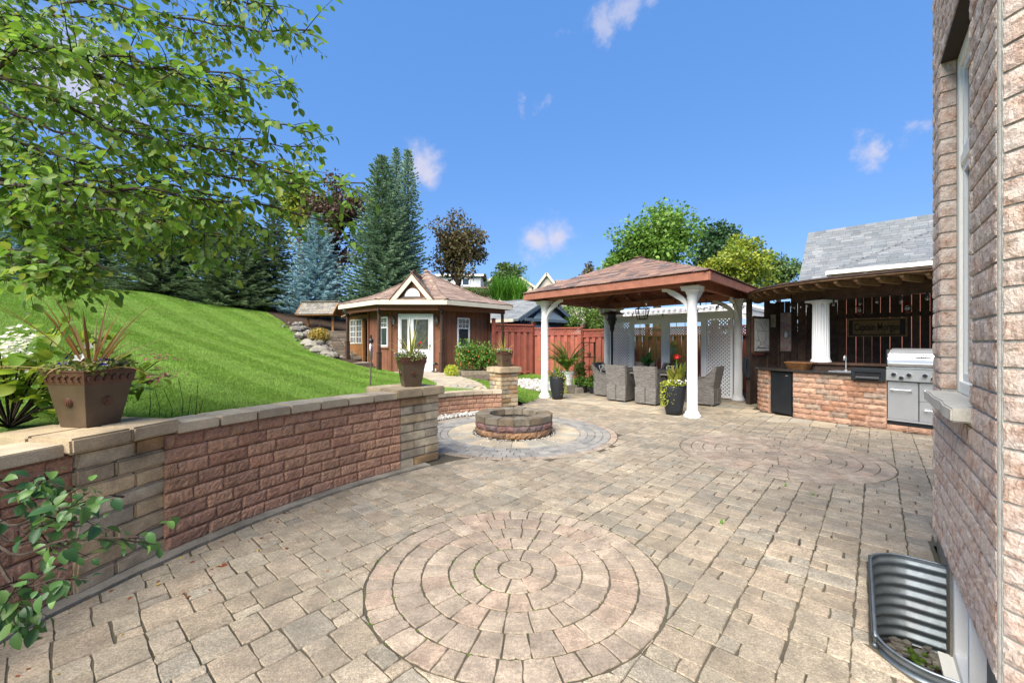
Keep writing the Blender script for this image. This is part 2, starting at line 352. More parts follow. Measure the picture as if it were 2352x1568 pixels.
LEAF('spruce_pale', [(116,140,118), (102,126,106), (136,158,134), (94,118,98)], .95, .25)
LEAF('maple_brown', [(108,96,60), (94,80,50), (118,106,64), (100,106,58), (88,70,48)], .52, .3)
LEAF('maple_purple', [(92,70,54), (80,60,50), (102,80,58)], .5, .3)
LEAF('leaf_shaded', [(84,122,66), (72,110,62), (96,134,72), (64,102,60), (106,142,70)], .5, .4, ro=.38)  # tree leaf darkened to put shade into the low twigs
LEAF('tree_green', [(108,148,56), (92,134,48), (126,164,66), (140,172,70)], .52, .4)
LEAF('tree_yellow', [(158,168,56), (140,158,52), (176,180,66), (120,148,50)], .54, .4)
LEAF('tree_deep', [(62,96,52), (52,84,46), (74,108,58)], .5, .3)
LEAF('tree_mid', [(96,124,66), (84,112,60), (112,138,74)], .5, .35)
LEAF('hedge', [(104,132,56), (92,120,50), (118,146,62)], .5, .25)
LEAF('lime_leaf', [(186,194,62), (168,184,58), (200,204,80)], .6, .4)
LEAF('hydrangea_leaf', [(150,172,52), (130,158,46), (168,184,66), (110,144,46)], .56, .45)
LEAF('palm_leaf', [(120,158,50), (104,144,44), (142,176,62)], .55, .4)
LEAF('plant_leaf', [(94,138,50), (82,124,44), (112,152,58), (130,160,66)], .55, .4)
LEAF('canna_leaf', [(150,158,62), (132,146,56), (168,166,70), (128,120,52)], .56, .4)
LEAF('dark_leaf', [(44,84,44), (36,72,38), (56,98,52)], .55, .3, ro=.35)
LEAF('spike_leaf', [(176,128,72), (158,110,62), (150,140,80), (190,160,110), (140,92,58)], .58, .3)
LEAF('spike_green', [(176,176,84), (160,164,76), (190,186,104), (196,160,74)], .58, .3)
LEAF('filler_leaf', [(140,150,70), (120,136,60), (160,166,96), (104,124,52)], .54, .35)
LEAF('fern_green', [(120,170,60), (104,154,52)], .54, .4)
LEAF('ornamental_grass', [(110,168,52), (96,152,46), (128,184,64)], .55, .4)
LEAF('fallen', [(150,92,50), (176,140,60), (132,72,44), (190,160,70)], .6, .2)
LEAF('amber_leaf', [(176,160,64), (160,146,60), (190,150,60)], .54, .35)
def glass_mat(name, col=(1, 1, 1), rough=.02, alpha=.12):
    m = bpy.data.materials.new(name); m.use_nodes = True; t = m.node_tree; t.nodes.clear()
    o = t.nodes.new('ShaderNodeOutputMaterial'); mx = t.nodes.new('ShaderNodeMixShader'); tr = t.nodes.new('ShaderNodeBsdfTransparent'); gl = t.nodes.new('ShaderNodeBsdfGlossy')
    fz = t.nodes.new('ShaderNodeLayerWeight'); pw = t.nodes.new('ShaderNodeMath'); pw.operation = 'POWER'; pw.inputs[1].default_value = 4; t.links.new(fz.outputs['Facing'], pw.inputs[0])
    ad = t.nodes.new('ShaderNodeMath'); ad.operation = 'MULTIPLY_ADD'; ad.inputs[1].default_value = .5; ad.inputs[2].default_value = alpha; t.links.new(pw.outputs[0], ad.inputs[0])
    tr.inputs[0].default_value = (*col, 1); gl.inputs['Roughness'].default_value = rough
    t.links.new(ad.outputs[0], mx.inputs[0]); t.links.new(tr.outputs[0], mx.inputs[1]); t.links.new(gl.outputs[0], mx.inputs[2]); t.links.new(mx.outputs[0], o.inputs['Surface'])
    MATS[name] = m
glass_mat('glass', (.92, .94, .95), alpha=.05)
glass_mat('bulb_glass', (.95, .93, .88), alpha=.15)
mat('window_dark', [S(70,82,92,.5)], rough=.06, var=.3, nscale=2, fine=0, spec=.8)
mat('leaded_glass', [S(92,98,88,.55), S(104,108,98,.55)], rough=.15, var=.5, nscale=9, fine=.1, spec=.6)
mat('stained_glass', [S(190,176,170,.6)], rough=.2, var=.4, nscale=9, fine=.1, stain=S(170,100,90,.6), stain_amt=.8, sscale=6)
mat('blue_wood', [S(96,110,122,.5)], rough=.8, var=.15, nscale=4, fine=.1)
mat('blue_trim', [S(118,136,148,.5)], rough=.7, var=.1, fine=.05)
mat('beige_siding', [S(222,212,196,.65)], rough=.8, var=.06, nscale=2)
mat('white_siding', [S(216,218,222,.65)], rough=.8, var=.06, nscale=2)
mat('red_brick', [S(150,92,76,.6), S(128,78,66,.6), S(164,106,88,.6)], rough=.95, var=.2, nscale=10, rrange=.12)
mat('pillow', [S(34,36,40,.8)], rough=.9, var=.1)
mat('pillow_print', [S(226,226,224,.8)], rough=.9)
mat('table_top', [S(96,88,82,.6)], rough=.35, var=.2)
mat('cushion', [S(110,104,98,.5)], rough=.95)
def wicker():
    m = mat('wicker', [S(152,146,138,.55)], rough=.75, var=.25, nscale=7, fine=.15, fscale=70)
    t = m.node_tree; N = t.nodes; L = t.links; bs = N['Principled BSDF']
    tcn = N.new('ShaderNodeTexCoord'); sx = N.new('ShaderNodeSeparateXYZ'); L.new(tcn.outputs['Object'], sx.inputs[0])
    ad = N.new('ShaderNodeMath'); L.new(sx.outputs[0], ad.inputs[0]); L.new(sx.outputs[1], ad.inputs[1])
    cb = N.new('ShaderNodeCombineXYZ'); L.new(ad.outputs[0], cb.inputs[0]); L.new(sx.outputs[2], cb.inputs[1])
    br = N.new('ShaderNodeTexBrick'); br.inputs['Scale'].default_value = 1; br.inputs['Brick Width'].default_value = .058; br.inputs['Row Height'].default_value = .016; br.inputs['Mortar Size'].default_value = .0022; br.inputs['Mortar Smooth'].default_value = .9
    br.inputs['Color1'].default_value = (*S(172,166,158,.6), 1); br.inputs['Color2'].default_value = (*S(126,120,114,.52), 1); br.inputs['Mortar'].default_value = (*S(52,46,42,.5), 1)
    L.new(cb.outputs[0], br.inputs['Vector'])
    old = bs.inputs['Base Color'].links[0].from_socket
    mm = N.new('ShaderNodeMix'); mm.data_type = 'RGBA'; mm.inputs[0].default_value = .75; L.new(old, mm.inputs[6]); L.new(br.outputs['Color'], mm.inputs[7]); L.new(mm.outputs[2], bs.inputs['Base Color'])
    b = N.new('ShaderNodeBump'); b.inputs['Strength'].default_value = .8; b.inputs['Distance'].default_value = .006; b.invert = True; L.new(br.outputs['Fac'], b.inputs['Height']); L.new(b.outputs[0], bs.inputs['Normal'])
wicker()

# ------------------------------------------------------------------ shared piece meshes
def split_block(nx=6, nz=3, amp=.09, edge=.05, zs=.97):
    """unit block: x,z in [-.5,.5], front face at y=0 looking to -y, body back to y=1; broken rock front"""
    V = []; Fc = []
    for k in range(nz+1):
        for i in range(nx+1):
            e = (i in (0, nx)) or (k in (0, nz))
            x = -.5+i/nx; z = -.5+k/nz
            if not e: x += random.uniform(-.25, .25)/nx; z += random.uniform(-.25, .25)/nz
            V.append((x*(.985), (edge if e else -random.uniform(0, amp))+(random.uniform(-.02, .02) if e else 0), z*zs))
    for k in range(nz):
        for i in range(nx):
            a = k*(nx+1)+i; Fc.append((a, a+1, a+nx+2, a+nx+1))
    o = len(V); V += [(-.492, 1, -.485), (.492, 1, -.485), (.492, 1, .485), (-.492, 1, .485)]
    bl = [i for i in range(nx+1)]; tl = [nz*(nx+1)+i for i in range(nx+1)]
    lf = [k*(nx+1) for k in range(nz+1)]; rt = [k*(nx+1)+nx for k in range(nz+1)]
    Fc.append(tuple(bl[::-1])+(o, o+1)); Fc.append(tuple(tl)+(o+2, o+3)); Fc.append(tuple(lf)+(o+3, o)); Fc.append(tuple(rt[::-1])+(o+1, o+2))
    Fc.append((o+1, o, o+3, o+2)); return V, Fc
def split_meshes(name, m, n=6, **k):
    out = []
    for i in range(n):
        mb = MB(); mb.add(*split_block(**k)); out.append(mb.mesh(name, m))
    return out
def tumbled_mesh(name, m, w, d, h, bev=.012, jit=.004, seg=2):
    mb = MB(); mb.box((0, d/2, 0), (w*.985, d, h*.96))
    mb.v = [(x+random.uniform(-jit, jit), y+random.uniform(-jit, jit), z+random.uniform(-jit, jit)) for x, y, z in mb.v]
    return mb.mesh(name, m, bevel=bev, seg=seg)
RED = split_meshes('red_block', 'red_block', n=8, nx=11, nz=5, amp=.034, edge=.045, zs=.94); KB = split_meshes('kitchen_brick', 'kitchen_brick', n=8, amp=.07, edge=.045); HB = split_meshes('house_brick', 'house_brick', n=9, nx=12, nz=5, amp=.05, edge=.012)
PG, PR_, PT = split_meshes('pit_block', 'pit_grey', 4), split_meshes('pit_block', 'pit_red', 4), split_meshes('pit_block', 'pit_tan', 4)
def unit_box(name, m, bev=0):
    mb = MB(); mb.box((0, 0, 0), (1, 1, 1)); return mb.mesh(name, m, bevel=bev)
# ------------------------------------------------------------------ layout constants
WC, WR = Vector((2.44, 1.17, 0)), 5.0            # centre and radius of the long retaining wall's arc
FC = Vector((.03, 6.56, 0))                      # fire pit centre
C1, R1 = Vector((.022, 2.567, 0)), .885          # paver circle in front
C2, R2 = Vector((3.36, 5.25, 0)), 1.13           # paver circle by the kitchen
RF = 1.60                                        # cobble ring round the fire pit
HN = Vector((1.777, 1.513, 0)); HD = Vector((.643, .766, 0)).normalized(); HNR = Vector((-.766, .643, 0)).normalized()   # house corner, wall direction, outward normal
HLEN = 1.70
CF, CL, CR, CB = Vector((3.43, 7.853, 0)), Vector((.85, 10.70, 0)), Vector((5.57, 10.17, 0)), Vector((3.0, 13.02, 0))   # gazebo columns
KPTS = [(6.3, 9.25), (5.75, 9.15), (5.40, 9.0), (5.20, 8.70), (5.17, 8.30), (5.31, 7.80), (5.66, 7.26), (6.06, 6.68), (6.40, 6.17), (6.80, 5.56), (7.2, 4.95)]
KPATH = Path([(p.x, p.y) for p in catmull([Vector((a, b, 0)) for a, b in KPTS], 10)])
# window well outline (s along the wall, p out from it)
def wall_pt(s, p=0, z=0): v = HN+HD*s+HNR*p; v.z = z; return v
def well_outline(p_off=0.0, n=7):
    s0, s1, pm, r = .10-p_off, 1.315+p_off, .33+p_off, .2+p_off; pts = [(s1, -.02)]
    for i in range(n+1):
        t = math.pi/2*i/n; pts.append((s1-r+r*math.cos(t), pm-r+r*math.sin(t)))
    for i in range(n+1):
        t = math.pi/2+math.pi/2*i/n; pts.append((s0+r+r*math.cos(t), pm-r+r*math.sin(t)))
    pts.append((s0, -.02)); return pts

# ------------------------------------------------------------------ terrain
CTRL = [(-1.62,4.58,.74),(-2.15,3.82,.74),(-2.54,2.98,.74),(-2.78,2.09,.74),(-2.84,.71,.76),(-2.54,-.64,.76),(-1.88,5.46,.55),(-2.17,6.56,.45),(-1.88,7.66,.41),(-1.07,8.47,.40),(-.55,8.75,.38),
 (-2.73,9.9,.45),(-4.27,12.4,.58),(-5.72,13.5,.84),(-6.79,14.5,1.03),(-8.98,17,1.96),(-11.3,19,2.82),(-14.4,18.5,3.27),(-15.4,18,3.54),(-17.2,17,3.62),(-11.8,10,2.3),(-6.8,9.5,1.28),(-4.2,8,.82),(-4.5,5,.98),(-7,4,1.6),(-5,0,1.3),(-10,0,2.6),(-22,8,4.6),
 (.4,9.3,0),(.5,10.2,0),(1,11.5,.03),(.8,13,.12),(-.6,11,.30),(-.7,14.5,.25),(.8,15.3,.2),(2.5,14.8,.1),(5,13,0),(8,12,0),(-2.2,13,.42),(-3.5,14,.42),(-1,14.5,.4),(-2.8,15.5,.45),(-1.3,10.3,.40),
 (-4,17.5,.8),(0,20,1.0),(-3,20.5,1.7),(-6,21,2.4),(-8.5,22,2.6),(-20,26,4.0),(-10,28,3.2),(-15,21.5,3.45),(-11.5,21.5,2.95),(-18,20,3.7),(0,28,1.8),(9,28,.5),(9,20,.2),(-26,20,4.4)]
_c = np.array(CTRL); _d = np.hypot(_c[:, None, 0]-_c[None, :, 0], _c[:, None, 1]-_c[None, :, 1])
_phi = lambda r: np.sqrt(r*r+1.0)
_A = np.zeros((len(_c)+3,)*2); _n = len(_c); _A[:_n, :_n] = _phi(_d)-np.eye(_n)*.02; _A[:_n, _n] = 1; _A[:_n, _n+1:] = _c[:, :2]; _A[_n, :_n] = 1; _A[_n+1:, :_n] = _c[:, :2].T
_w = np.linalg.solve(_A, np.concatenate([_c[:, 2], [0, 0, 0]]))
def Hs(x, y):
    x = np.asarray(x, float); y = np.asarray(y, float)
    r = np.hypot(x[..., None]-_c[:, 0], y[..., None]-_c[:, 1]); return _phi(r)@_w[:_n]+_w[_n]+_w[_n+1]*x+_w[_n+2]*y
def H(x, y): return float(Hs(np.array([x]), np.array([y]))[0])
def lawn_ok(x, y):
    dC = np.hypot(x-WC.x, y-WC.y); dF = np.hypot(x-FC.x, y-FC.y)
    bad = ((dC < 5.13) & (y < 5.1)) | (dF < 2.07) | ((y <= 9.2) & (x > -.45)) | ((y > 9.2) & (y < 10.65) & (x > .1+(y-9.2)*.46)) | ((y >= 10.65) & ((x-.75)*.72-(y-10.6)*.69 > 0)) | ((y < 5.1) & (x > -1.3))
    return ~bad
def is_mulch(x, y):
    e = np.interp(x, [-30, -17.2, -15.4, -14.4, -11.3, -9.3, -7.6, -6.6, -5.9, -5.2, -4.6], [15, 17, 18, 18.5, 19, 17.2, 15.3, 14.4, 13.9, 13.5, 13.2])
    bed = ((x+.55)**2/1.1**2+(y-13.0)**2/1.0**2 < 1)
    return ((y > e) & (x < -4.6)) | ((y > 15.6) & (x > -4.7)) | bed
def grid_sheet(name, x0, x1, y0, y1, st, keep, m, label=None):
    xs = np.arange(x0, x1+st/2, st); ys = np.arange(y0, y1+st/2, st); X, Y = np.meshgrid(xs, ys, indexing='ij'); Z = Hs(X, Y)
    cx = X[:-1, :-1]+st/2; cy = Y[:-1, :-1]+st/2; k = keep(cx, cy)
    ny = len(ys); idx = np.arange(X.size).reshape(X.shape)
    F_ = np.stack([idx[:-1, :-1][k], idx[1:, :-1][k], idx[1:, 1:][k], idx[:-1, 1:][k]], 1)
    V = np.stack([X.ravel(), Y.ravel(), Z.ravel()], 1); u, inv = np.unique(F_, return_inverse=True); V = V[u]; F_ = inv.reshape(F_.shape)
    o = obj(name, np_mesh(name, V, F_, m, True)); o['kind'] = 'structure'; return o
grid_sheet('lawn', -24, 9, -3, 27, .12, lambda x, y: lawn_ok(x, y) & ~is_mulch(x, y), 'grass')
grid_sheet('mulch_bed', -24, 9, -3, 27, .12, lambda x, y: lawn_ok(x, y) & is_mulch(x, y), 'mulch')
mb = MB(); mb.add([(-600, -300, -.62), (600, -300, -.62), (600, 900, -.62), (-600, 900, -.62)], [(0, 1, 2, 3)])
g = mb.build('ground', 'ground_far'); g['kind'] = 'structure'
# rising ground beyond the garden
xs = np.linspace(-120, 120, 61); ys = np.linspace(26.5, 200, 40); X, Y = np.meshgrid(xs, ys, indexing='ij')
Z = np.interp(X, [-60, -20, 0, 20, 60], [5, 4.4, 2.2, .6, .3])+np.clip((Y-26)/60, 0, 1)*1.2-.1
idx = np.arange(X.size).reshape(X.shape)
obj('far_slope', np_mesh('far_slope', np.stack([X.ravel(), Y.ravel(), Z.ravel()], 1), np.stack([idx[:-1, :-1], idx[1:, :-1], idx[1:, 1:], idx[:-1, 1:]], -1).reshape(-1, 4), 'ground_far', True), kind='structure')
mb = MB(); mb.add([(.75, 10.6, -.02), (16, -4, -.02), (40, 30, -.02), (8.7, 18.6, -.02)], [(0, 1, 2, 3)])
# grass blades
NB = 520000
Yb = np.random.uniform(3.0, 21, NB); ub = np.random.uniform(-1.32, .12, NB); Xb = ub*Yb
k = lawn_ok(Xb, Yb) & ~is_mulch(Xb, Yb)
inshed = ((Xb+3.11)*-.72+(Yb-11.8)*.69 > .3) & ((Xb+3.11)*.69+(Yb-11.8)*.72 > .3); k &= ~inshed
PATHC = Path([(p.x, p.y) for p in catmull([Vector(v) for v in ((-2.62, 13.35, 0), (-2.0, 11.9, 0), (-1.35, 10.4, 0), (-1.15, 9.5, 0), (-1.2, 8.95, 0))], 8)])
pp = np.array([[q.x, q.y] for q in PATHC.p]); dp = np.min(np.hypot(Xb[:, None]-pp[None, :, 0], Yb[:, None]-pp[None, :, 1]), 1); k &= dp > .62
Xb, Yb = Xb[k], Yb[k]; n = len(Xb); Zb = Hs(Xb, Yb)
hb = np.random.uniform(.012, .03, n)*(1+Yb/30); wb = .0026*(1+Yb/8)*np.random.uniform(.7, 1.3, n); an = np.random.uniform(0, 2*np.pi, n); tl = np.random.normal(0, .012, (n, 2)); sg_b = np.where(np.floor((Xb*.55+Yb*.83+.05*np.sin(Xb))/.62) % 2 == 0, 1.0, -1.0)[:, None]*np.array([[.011, -.007]]); tl = tl+sg_b
dx, dy = np.cos(an)*wb, np.sin(an)*wb
V = np.empty((n, 3, 3)); V[:, 0] = np.stack([Xb-dx, Yb-dy, Zb-.005], 1); V[:, 1] = np.stack([Xb+dx, Yb+dy, Zb-.005], 1); V[:, 2] = np.stack([Xb+tl[:, 0], Yb+tl[:, 1], Zb+hb], 1)
o = obj('lawn_grass', np_mesh('lawn_grass', V.reshape(-1, 3), np.arange(3*n).reshape(-1, 3), 'blade')); tag(o, 'short mown green grass blades covering the sloping lawn', 'grass', kind='stuff')

# ------------------------------------------------------------------ patio
def clip(poly, n, c):                               # keep the side n.p >= c
    out = []
    for i in range(len(poly)):
        a, b = poly[i], poly[(i+1) % len(poly)]; da, db = a[0]*n[0]+a[1]*n[1]-c, b[0]*n[0]+b[1]*n[1]-c
        if da >= 0: out.append(a)
        if (da >= 0) != (db >= 0):
            t = da/(da-db); out.append((a[0]+(b[0]-a[0])*t, a[1]+(b[1]-a[1])*t))
    return out
def area(p): return .5*sum(p[i][0]*p[(i+1) % len(p)][1]-p[(i+1) % len(p)][0]*p[i][1] for i in range(len(p)))
def cen(p): return (sum(a[0] for a in p)/len(p), sum(a[1] for a in p)/len(p))
def kdist(x, y):
    best = 9; bt = 0
    for i in range(0, len(KPATH.p), 3):
        q = KPATH.p[i]; d = math.hypot(x-q.x, y-q.y)
        if d < best: best = d; bt = i
    q, d = KPATH.p[bt], (KPATH.p[min(bt+1, len(KPATH.p)-1)]-KPATH.p[max(bt-1, 0)]).normalized()
    side = d.x*(y-q.y)-d.y*(x-q.x)                 # >0 is left of travel = behind the front
    return best*(1 if side < 0 else -1)
gab = (CL-CF); gbb = (CR-CF)
def gaz_uv(x, y):
    dx, dy = x-CF.x, y-CF.y; det = gab.x*gbb.y-gab.y*gbb.x
    return (dx*gbb.y-dy*gbb.x)/det, (gab.x*dy-gab.y*dx)/det
def slab_zone(x, y, e=0.0):
    u, v = gaz_uv(x, y)
    if -.06-e < u < 1.05+e and -.07-e < v < 1.0+e: return True
    kd = kdist(x, y) if x > 3.5 else 9
    return -.05 < kd < .72+e and y > 6.9
def paver_ok(x, y):
    if y < -.9 or y > 13.6 or abs(x) > 9: return False
    dC = math.hypot(x-WC.x, y-WC.y)
    if y < 5.0 and x < 1 and dC > 4.99: return False
    if math.hypot(x-FC.x, y-FC.y) < RF-.02: return False
    if 4.9 <= y < 9.4 and x < -.3-(0.7 if y < 5.4 else 0): return False
    if 5.4 <= y < 9.0 and x < .1 and math.hypot(x-FC.x, y-FC.y) > 1.6: return False
    if 9.0 <= y < 10.65 and x < .1+(y-9.2)*.46: return False
    if y >= 10.65 and (x-.75)*.72-(y-10.6)*.69 < -.02: return False
    u, v = gaz_uv(x, y)
    if v > 1.03 and u > -.9: return False
    if x > 4.6 and kdist(x, y) < 0: return False
    dx, dy = x-HN.x, y-HN.y; s = dx*HD.x+dy*HD.y; p = dx*HNR.x+dy*HNR.y
    if s < HLEN and s > -.6 and p < -.02: return False
    if s <= 0 and x > 1.75: return False
    if s > HLEN and p < -3.2: return False
    if .16 < s < 1.25 and p < .20: return False
    return True
def cut(poly):
    c = cen(poly)
    for (q, r) in ((C1, R1), (C2, R2), (FC, RF)):
        d = math.hypot(c[0]-q.x, c[1]-q.y)
        if d < r+.2:
            n = ((c[0]-q.x)/d, (c[1]-q.y)/d); poly = clip(poly, n, n[0]*q.x+n[1]*q.y+r+.004)
            if len(poly) < 3: return None
    d = math.hypot(c[0]-WC.x, c[1]-WC.y)
    if c[1] < 5.2 and c[0] < 1 and d > 4.6:
        n = (-(c[0]-WC.x)/d, -(c[1]-WC.y)/d); poly = clip(poly, n, n[0]*WC.x+n[1]*WC.y-4.885)
    dx, dy = c[0]-HN.x, c[1]-HN.y; s = dx*HD.x+dy*HD.y; p = dx*HNR.x+dy*HNR.y
    if len(poly) >= 3 and -.1 < s < HLEN+.1 and abs(p) < .7:
        if .0 < s < .2 or 1.215 < s < 1.42:          # rounded corners of the window well
            v = (HNR+HD*(-1 if s < .2 else 1)).normalized(); q = wall_pt(.159 if s < .2 else 1.256, .271); poly = clip(poly, (v.x, v.y), v.x*q.x+v.y*q.y+.016)
        else: poly = clip(poly, (HNR.x, HNR.y), HNR.x*HN.x+HNR.y*HN.y+(.345 if .0 < s < 1.42 else .005))
    return poly if len(poly) >= 3 and area(poly) > .0005 else None
def paver_geo(poly, irr, bev=.0042):
    p = [Vector((a, b, 0)) for a, b in poly]; c = sum(p, Vector())/len(p)
    if irr:
        q = []
        for i in range(len(p)):
            a, b = p[i], p[(i+1) % len(p)]; L = (b-a).length
            m = 3 if L > .12 else (2 if L > .05 else 1); 
            for j in range(m):
                t = j/m; w = a+(b-a)*t
                if j: w += Vector((random.uniform(-1, 1), random.uniform(-1, 1), 0))*.004
                else: w += (c-w).normalized()*random.uniform(.0, .007)
                q.append(w)
        p = q
    n = len(p); nv = []
    if area([(w.x, w.y) for w in p]) < 0: p = p[::-1]
    for i in range(n):                               # inward offset direction of each corner
        e0 = (p[i]-p[i-1]); e1 = (p[(i+1) % n]-p[i]); e0 = e0.normalized() if e0.length > 1e-6 else e1.normalized(); e1 = e1.normalized() if e1.length > 1e-6 else e0
        n0, n1 = Vector((-e0.y, e0.x, 0)), Vector((-e1.y, e1.x, 0)); m_ = n0+n1; m_ = m_.normalized() if m_.length > 1e-6 else n0; nv.append(m_/max(.5, m_.dot(n0)))
    zt = random.uniform(-.0012, .0018); tx, ty = random.uniform(-.008, .008), random.uniform(-.008, .008)
    def ring(ins, z): return [(w+q*(ins+.0016))+Vector((0, 0, z+zt+tx*(w.x-c.x)+ty*(w.y-c.y))) for w, q in zip(p, nv)]
    V = ring(bev, 0)+ring(bev*.3, -.004)+ring(0, -.012)+ring(0, -.045)
    Fc = [tuple(range(n))]
    for k_ in range(3):
        for i in range(n):
            j = (i+1) % n; Fc.append((k_*n+j, k_*n+i, (k_+1)*n+i, (k_+1)*n+j))
    return V, Fc, c
patio_bm = bmesh.new()
outer = [(-3.4, -1.2), (1.95, -1.2), (1.95, 1.2), (1.80, 1.53)]+[tuple(wall_pt(a, b).xy) for a, b in reversed(well_outline(.004))]+[(2.93, 2.87), (6.2, .2), (9.5, 4.0), (8.5, 12.2), (4.6, 14.6), (.2, 10.8), (-.3, 9.9), (-2.2, 8.4), (-2.2, 5.2), (-2.9, 3.2)]
def loop(bm, pts):
    vs = [bm.verts.new((p[0], p[1], -.0062)) for p in pts]; return [bm.edges.new((vs[i], vs[(i+1) % len(vs)])) for i in range(len(vs))]
es = loop(patio_bm, outer)
bmesh.ops.triangle_fill(patio_bm, use_beauty=True, use_dissolve=False, edges=es, normal=(0, 0, 1))
bmesh.ops.recalc_face_normals(patio_bm, faces=patio_bm.faces)
for f in patio_bm.faces:
    if f.normal.z < 0: f.normal_flip()
me = bpy.data.meshes.new('patio'); patio_bm.to_mesh(me); patio_bm.free(); me.materials.append(MATS['joint'])
patio = obj('patio', me); patio['kind'] = 'structure'; patio['label'] = 'wide tan paver patio with two inlaid paver circles'
th = R(48.5); ed = Vector((math.cos(th), math.sin(th), 0)); eq = Vector((-ed.y, ed.x, 0))
def strips(width, rows, okf):
    out = []; q = -9.0; w0 = width
    while q < 11.0:
        width = w0*random.uniform(.93, 1.07)
        p = -3.0+random.uniform(0, .2); k = 0
        while p < 17:
            L = rows[k % len(rows)]*random.uniform(.85, 1.16); k += 1
            cx, cy = (ed*(p+L/2)+eq*(q+width/2)).xy
            if -5 < cx < 9 and -1 < cy < 14:
                if k % 2 or w0 > .28: cells = [(0, width)]
                else:
                    a = random.choice((.33, .37, .42, .6, .64, .68))*width; cells = [(0, a), (a, width)]
                if w0 > .28 and random.random() < .35: cells = [(0, width*.5), (width*.5, width)]
                for (a, b) in cells:
                    jt = lambda: random.uniform(-.005, .005)
                    poly = [tuple((ed*(p+i+jt()*.6)+eq*(q+j+jt())).xy) for i, j in ((0, a), (L, a), (L, b), (0, b))]
                    c = cen(poly)
                    if okf(*c): 
                        r = cut(poly)
                        if r: out.append(r)
            p += L
        q += width
    return out
pv = strips(.234, (.172, .118), lambda x, y: paver_ok(x, y) and not slab_zone(x, y))
sl = strips(.33, (.21, .21, .3), lambda x, y: paver_ok(x, y) and slab_zone(x, y, .06))
def view_size(poly):
    c = cen(poly)
    if c[1] < .9: return 0
    u = (c[0])/c[1]; v = 1.4/c[1]
    if abs(u) > 1.26 or v > .83: return 0
    return area(poly)*1.4/c[1]**3
pv.sort(key=view_size, reverse=True)
def lay(polys, m, name, nobj, stuffname, parent=patio, dz=0):
    rest = MB()
    for i, poly in enumerate(polys):
        V, Fc, c = paver_geo(poly, i < 900)
        if i < nobj:
            mb = MB(); mb.add([v-c for v in V], Fc); me = mb.mesh(name, m); o = obj(name, me, parent, c+Vector((0, 0, dz)))
        else: rest.add([v+Vector((0, 0, dz)) for v in V], Fc)
    if rest.v: rest.build(stuffname, m, parent, kind='stuff')
lay(pv, 'paver', 'paver', 300, 'far_pavers')
sl.sort(key=view_size, reverse=True)
lay(sl, 'slab', 'slab', 240, 'far_slabs', dz=-.003)
def ring_polys(c, r0, r1, n, rot=0, seg=2):
    out = []; cuts = [rot+2*math.pi*(i+random.uniform(-.1, .1))/n for i in range(n)]
    for i in range(n):
        a0, a1 = cuts[i], cuts[(i+1) % n]+(2*math.pi if i == n-1 else 0)
        pts = [(c.x+r1*math.cos(a0+(a1-a0)*k/seg), c.y+r1*math.sin(a0+(a1-a0)*k/seg)) for k in range(seg+1)]
        pts += [(c.x+r0*math.cos(a1-(a1-a0)*k/seg), c.y+r0*math.sin(a1-(a1-a0)*k/seg)) for k in range(seg+1)]
        out.append(pts)
    return out
def half_disc(c, r, a0): return [(c.x+r*math.cos(a0+math.pi*k/9), c.y+r*math.sin(a0+math.pi*k/9)) for k in range(10)]
cp = [half_disc(C1, .107, R(-32)), half_disc(C1, .107, R(148))]
for (r0, r1, n) in ((.107, .254, 10), (.254, .41, 17), (.41, .572, 24), (.572, .735, 30), (.735, R1, 38)): cp += ring_polys(C1, r0, r1, n, random.random())
for (r0, r1, n) in ((.0001, .10, 1),): cp.append([(C2.x+.11*math.cos(2*math.pi*k/12), C2.y+.11*math.sin(2*math.pi*k/12)) for k in range(12)])
for i, (r0, r1) in enumerate(((.11, .26), (.26, .41), (.41, .56), (.56, .70), (.70, .845), (.845, .99), (.99, R2))): cp += ring_polys(C2, r0, r1, [9, 15, 20, 24, 28, 31, 34][i], random.random())
cp.sort(key=view_size, reverse=True)
lay(cp, 'circle_paver', 'circle_paver', 300, 'far_circle_pavers')
fpv = []
for i, (r0, r1, n) in enumerate(((1.04, 1.155, 44), (1.155, 1.27, 48), (1.27, 1.385, 52), (1.385, 1.495, 56))): fpv += ring_polys(FC, r0, r1, n, random.random(), 1)
fpv.sort(key=view_size, reverse=True); lay(fpv, 'cobble', 'cobble', 200, 'far_cobbles')
lay(ring_polys(FC, 1.495, RF, 50, .1, 1), 'circle_paver', 'border_paver', 60, 'x')
lay(ring_polys(FC, .66, 1.04, 26, .1), 'slab', 'wedge_paver', 40, 'x')
# moss tufts in joints
mb = MB()
for i in range(520):
    r = random.random()
    if r < .5:
        rr = random.choice((.254, .41, .572, .735, R1)); a = random.uniform(R(60), R(290)) if random.random() < .8 else random.uniform(0, 6.28); x, y = C1.x+rr*math.cos(a), C1.y+rr*math.sin(a)
    else:
        x = random.uniform(-2.2, 1.8); y = random.uniform(1.0, 4.8)
        if math.hypot(x-WC.x, y-WC.y) > 4.8 or math.hypot(x-C1.x, y-C1.y) < R1: continue
        x += random.gauss(0, .004)
        if random.random() > math.exp(-((x+1.6)**2)/2.5): continue
    for _ in range(random.randint(1, 4)):
        mb.sphere((x+random.gauss(0, .012), y+random.gauss(0, .012), -.0075), random.uniform(.004, .0085), 5, 3, (1, 1, .8))
mb.build('moss', 'moss', patio, kind='stuff')
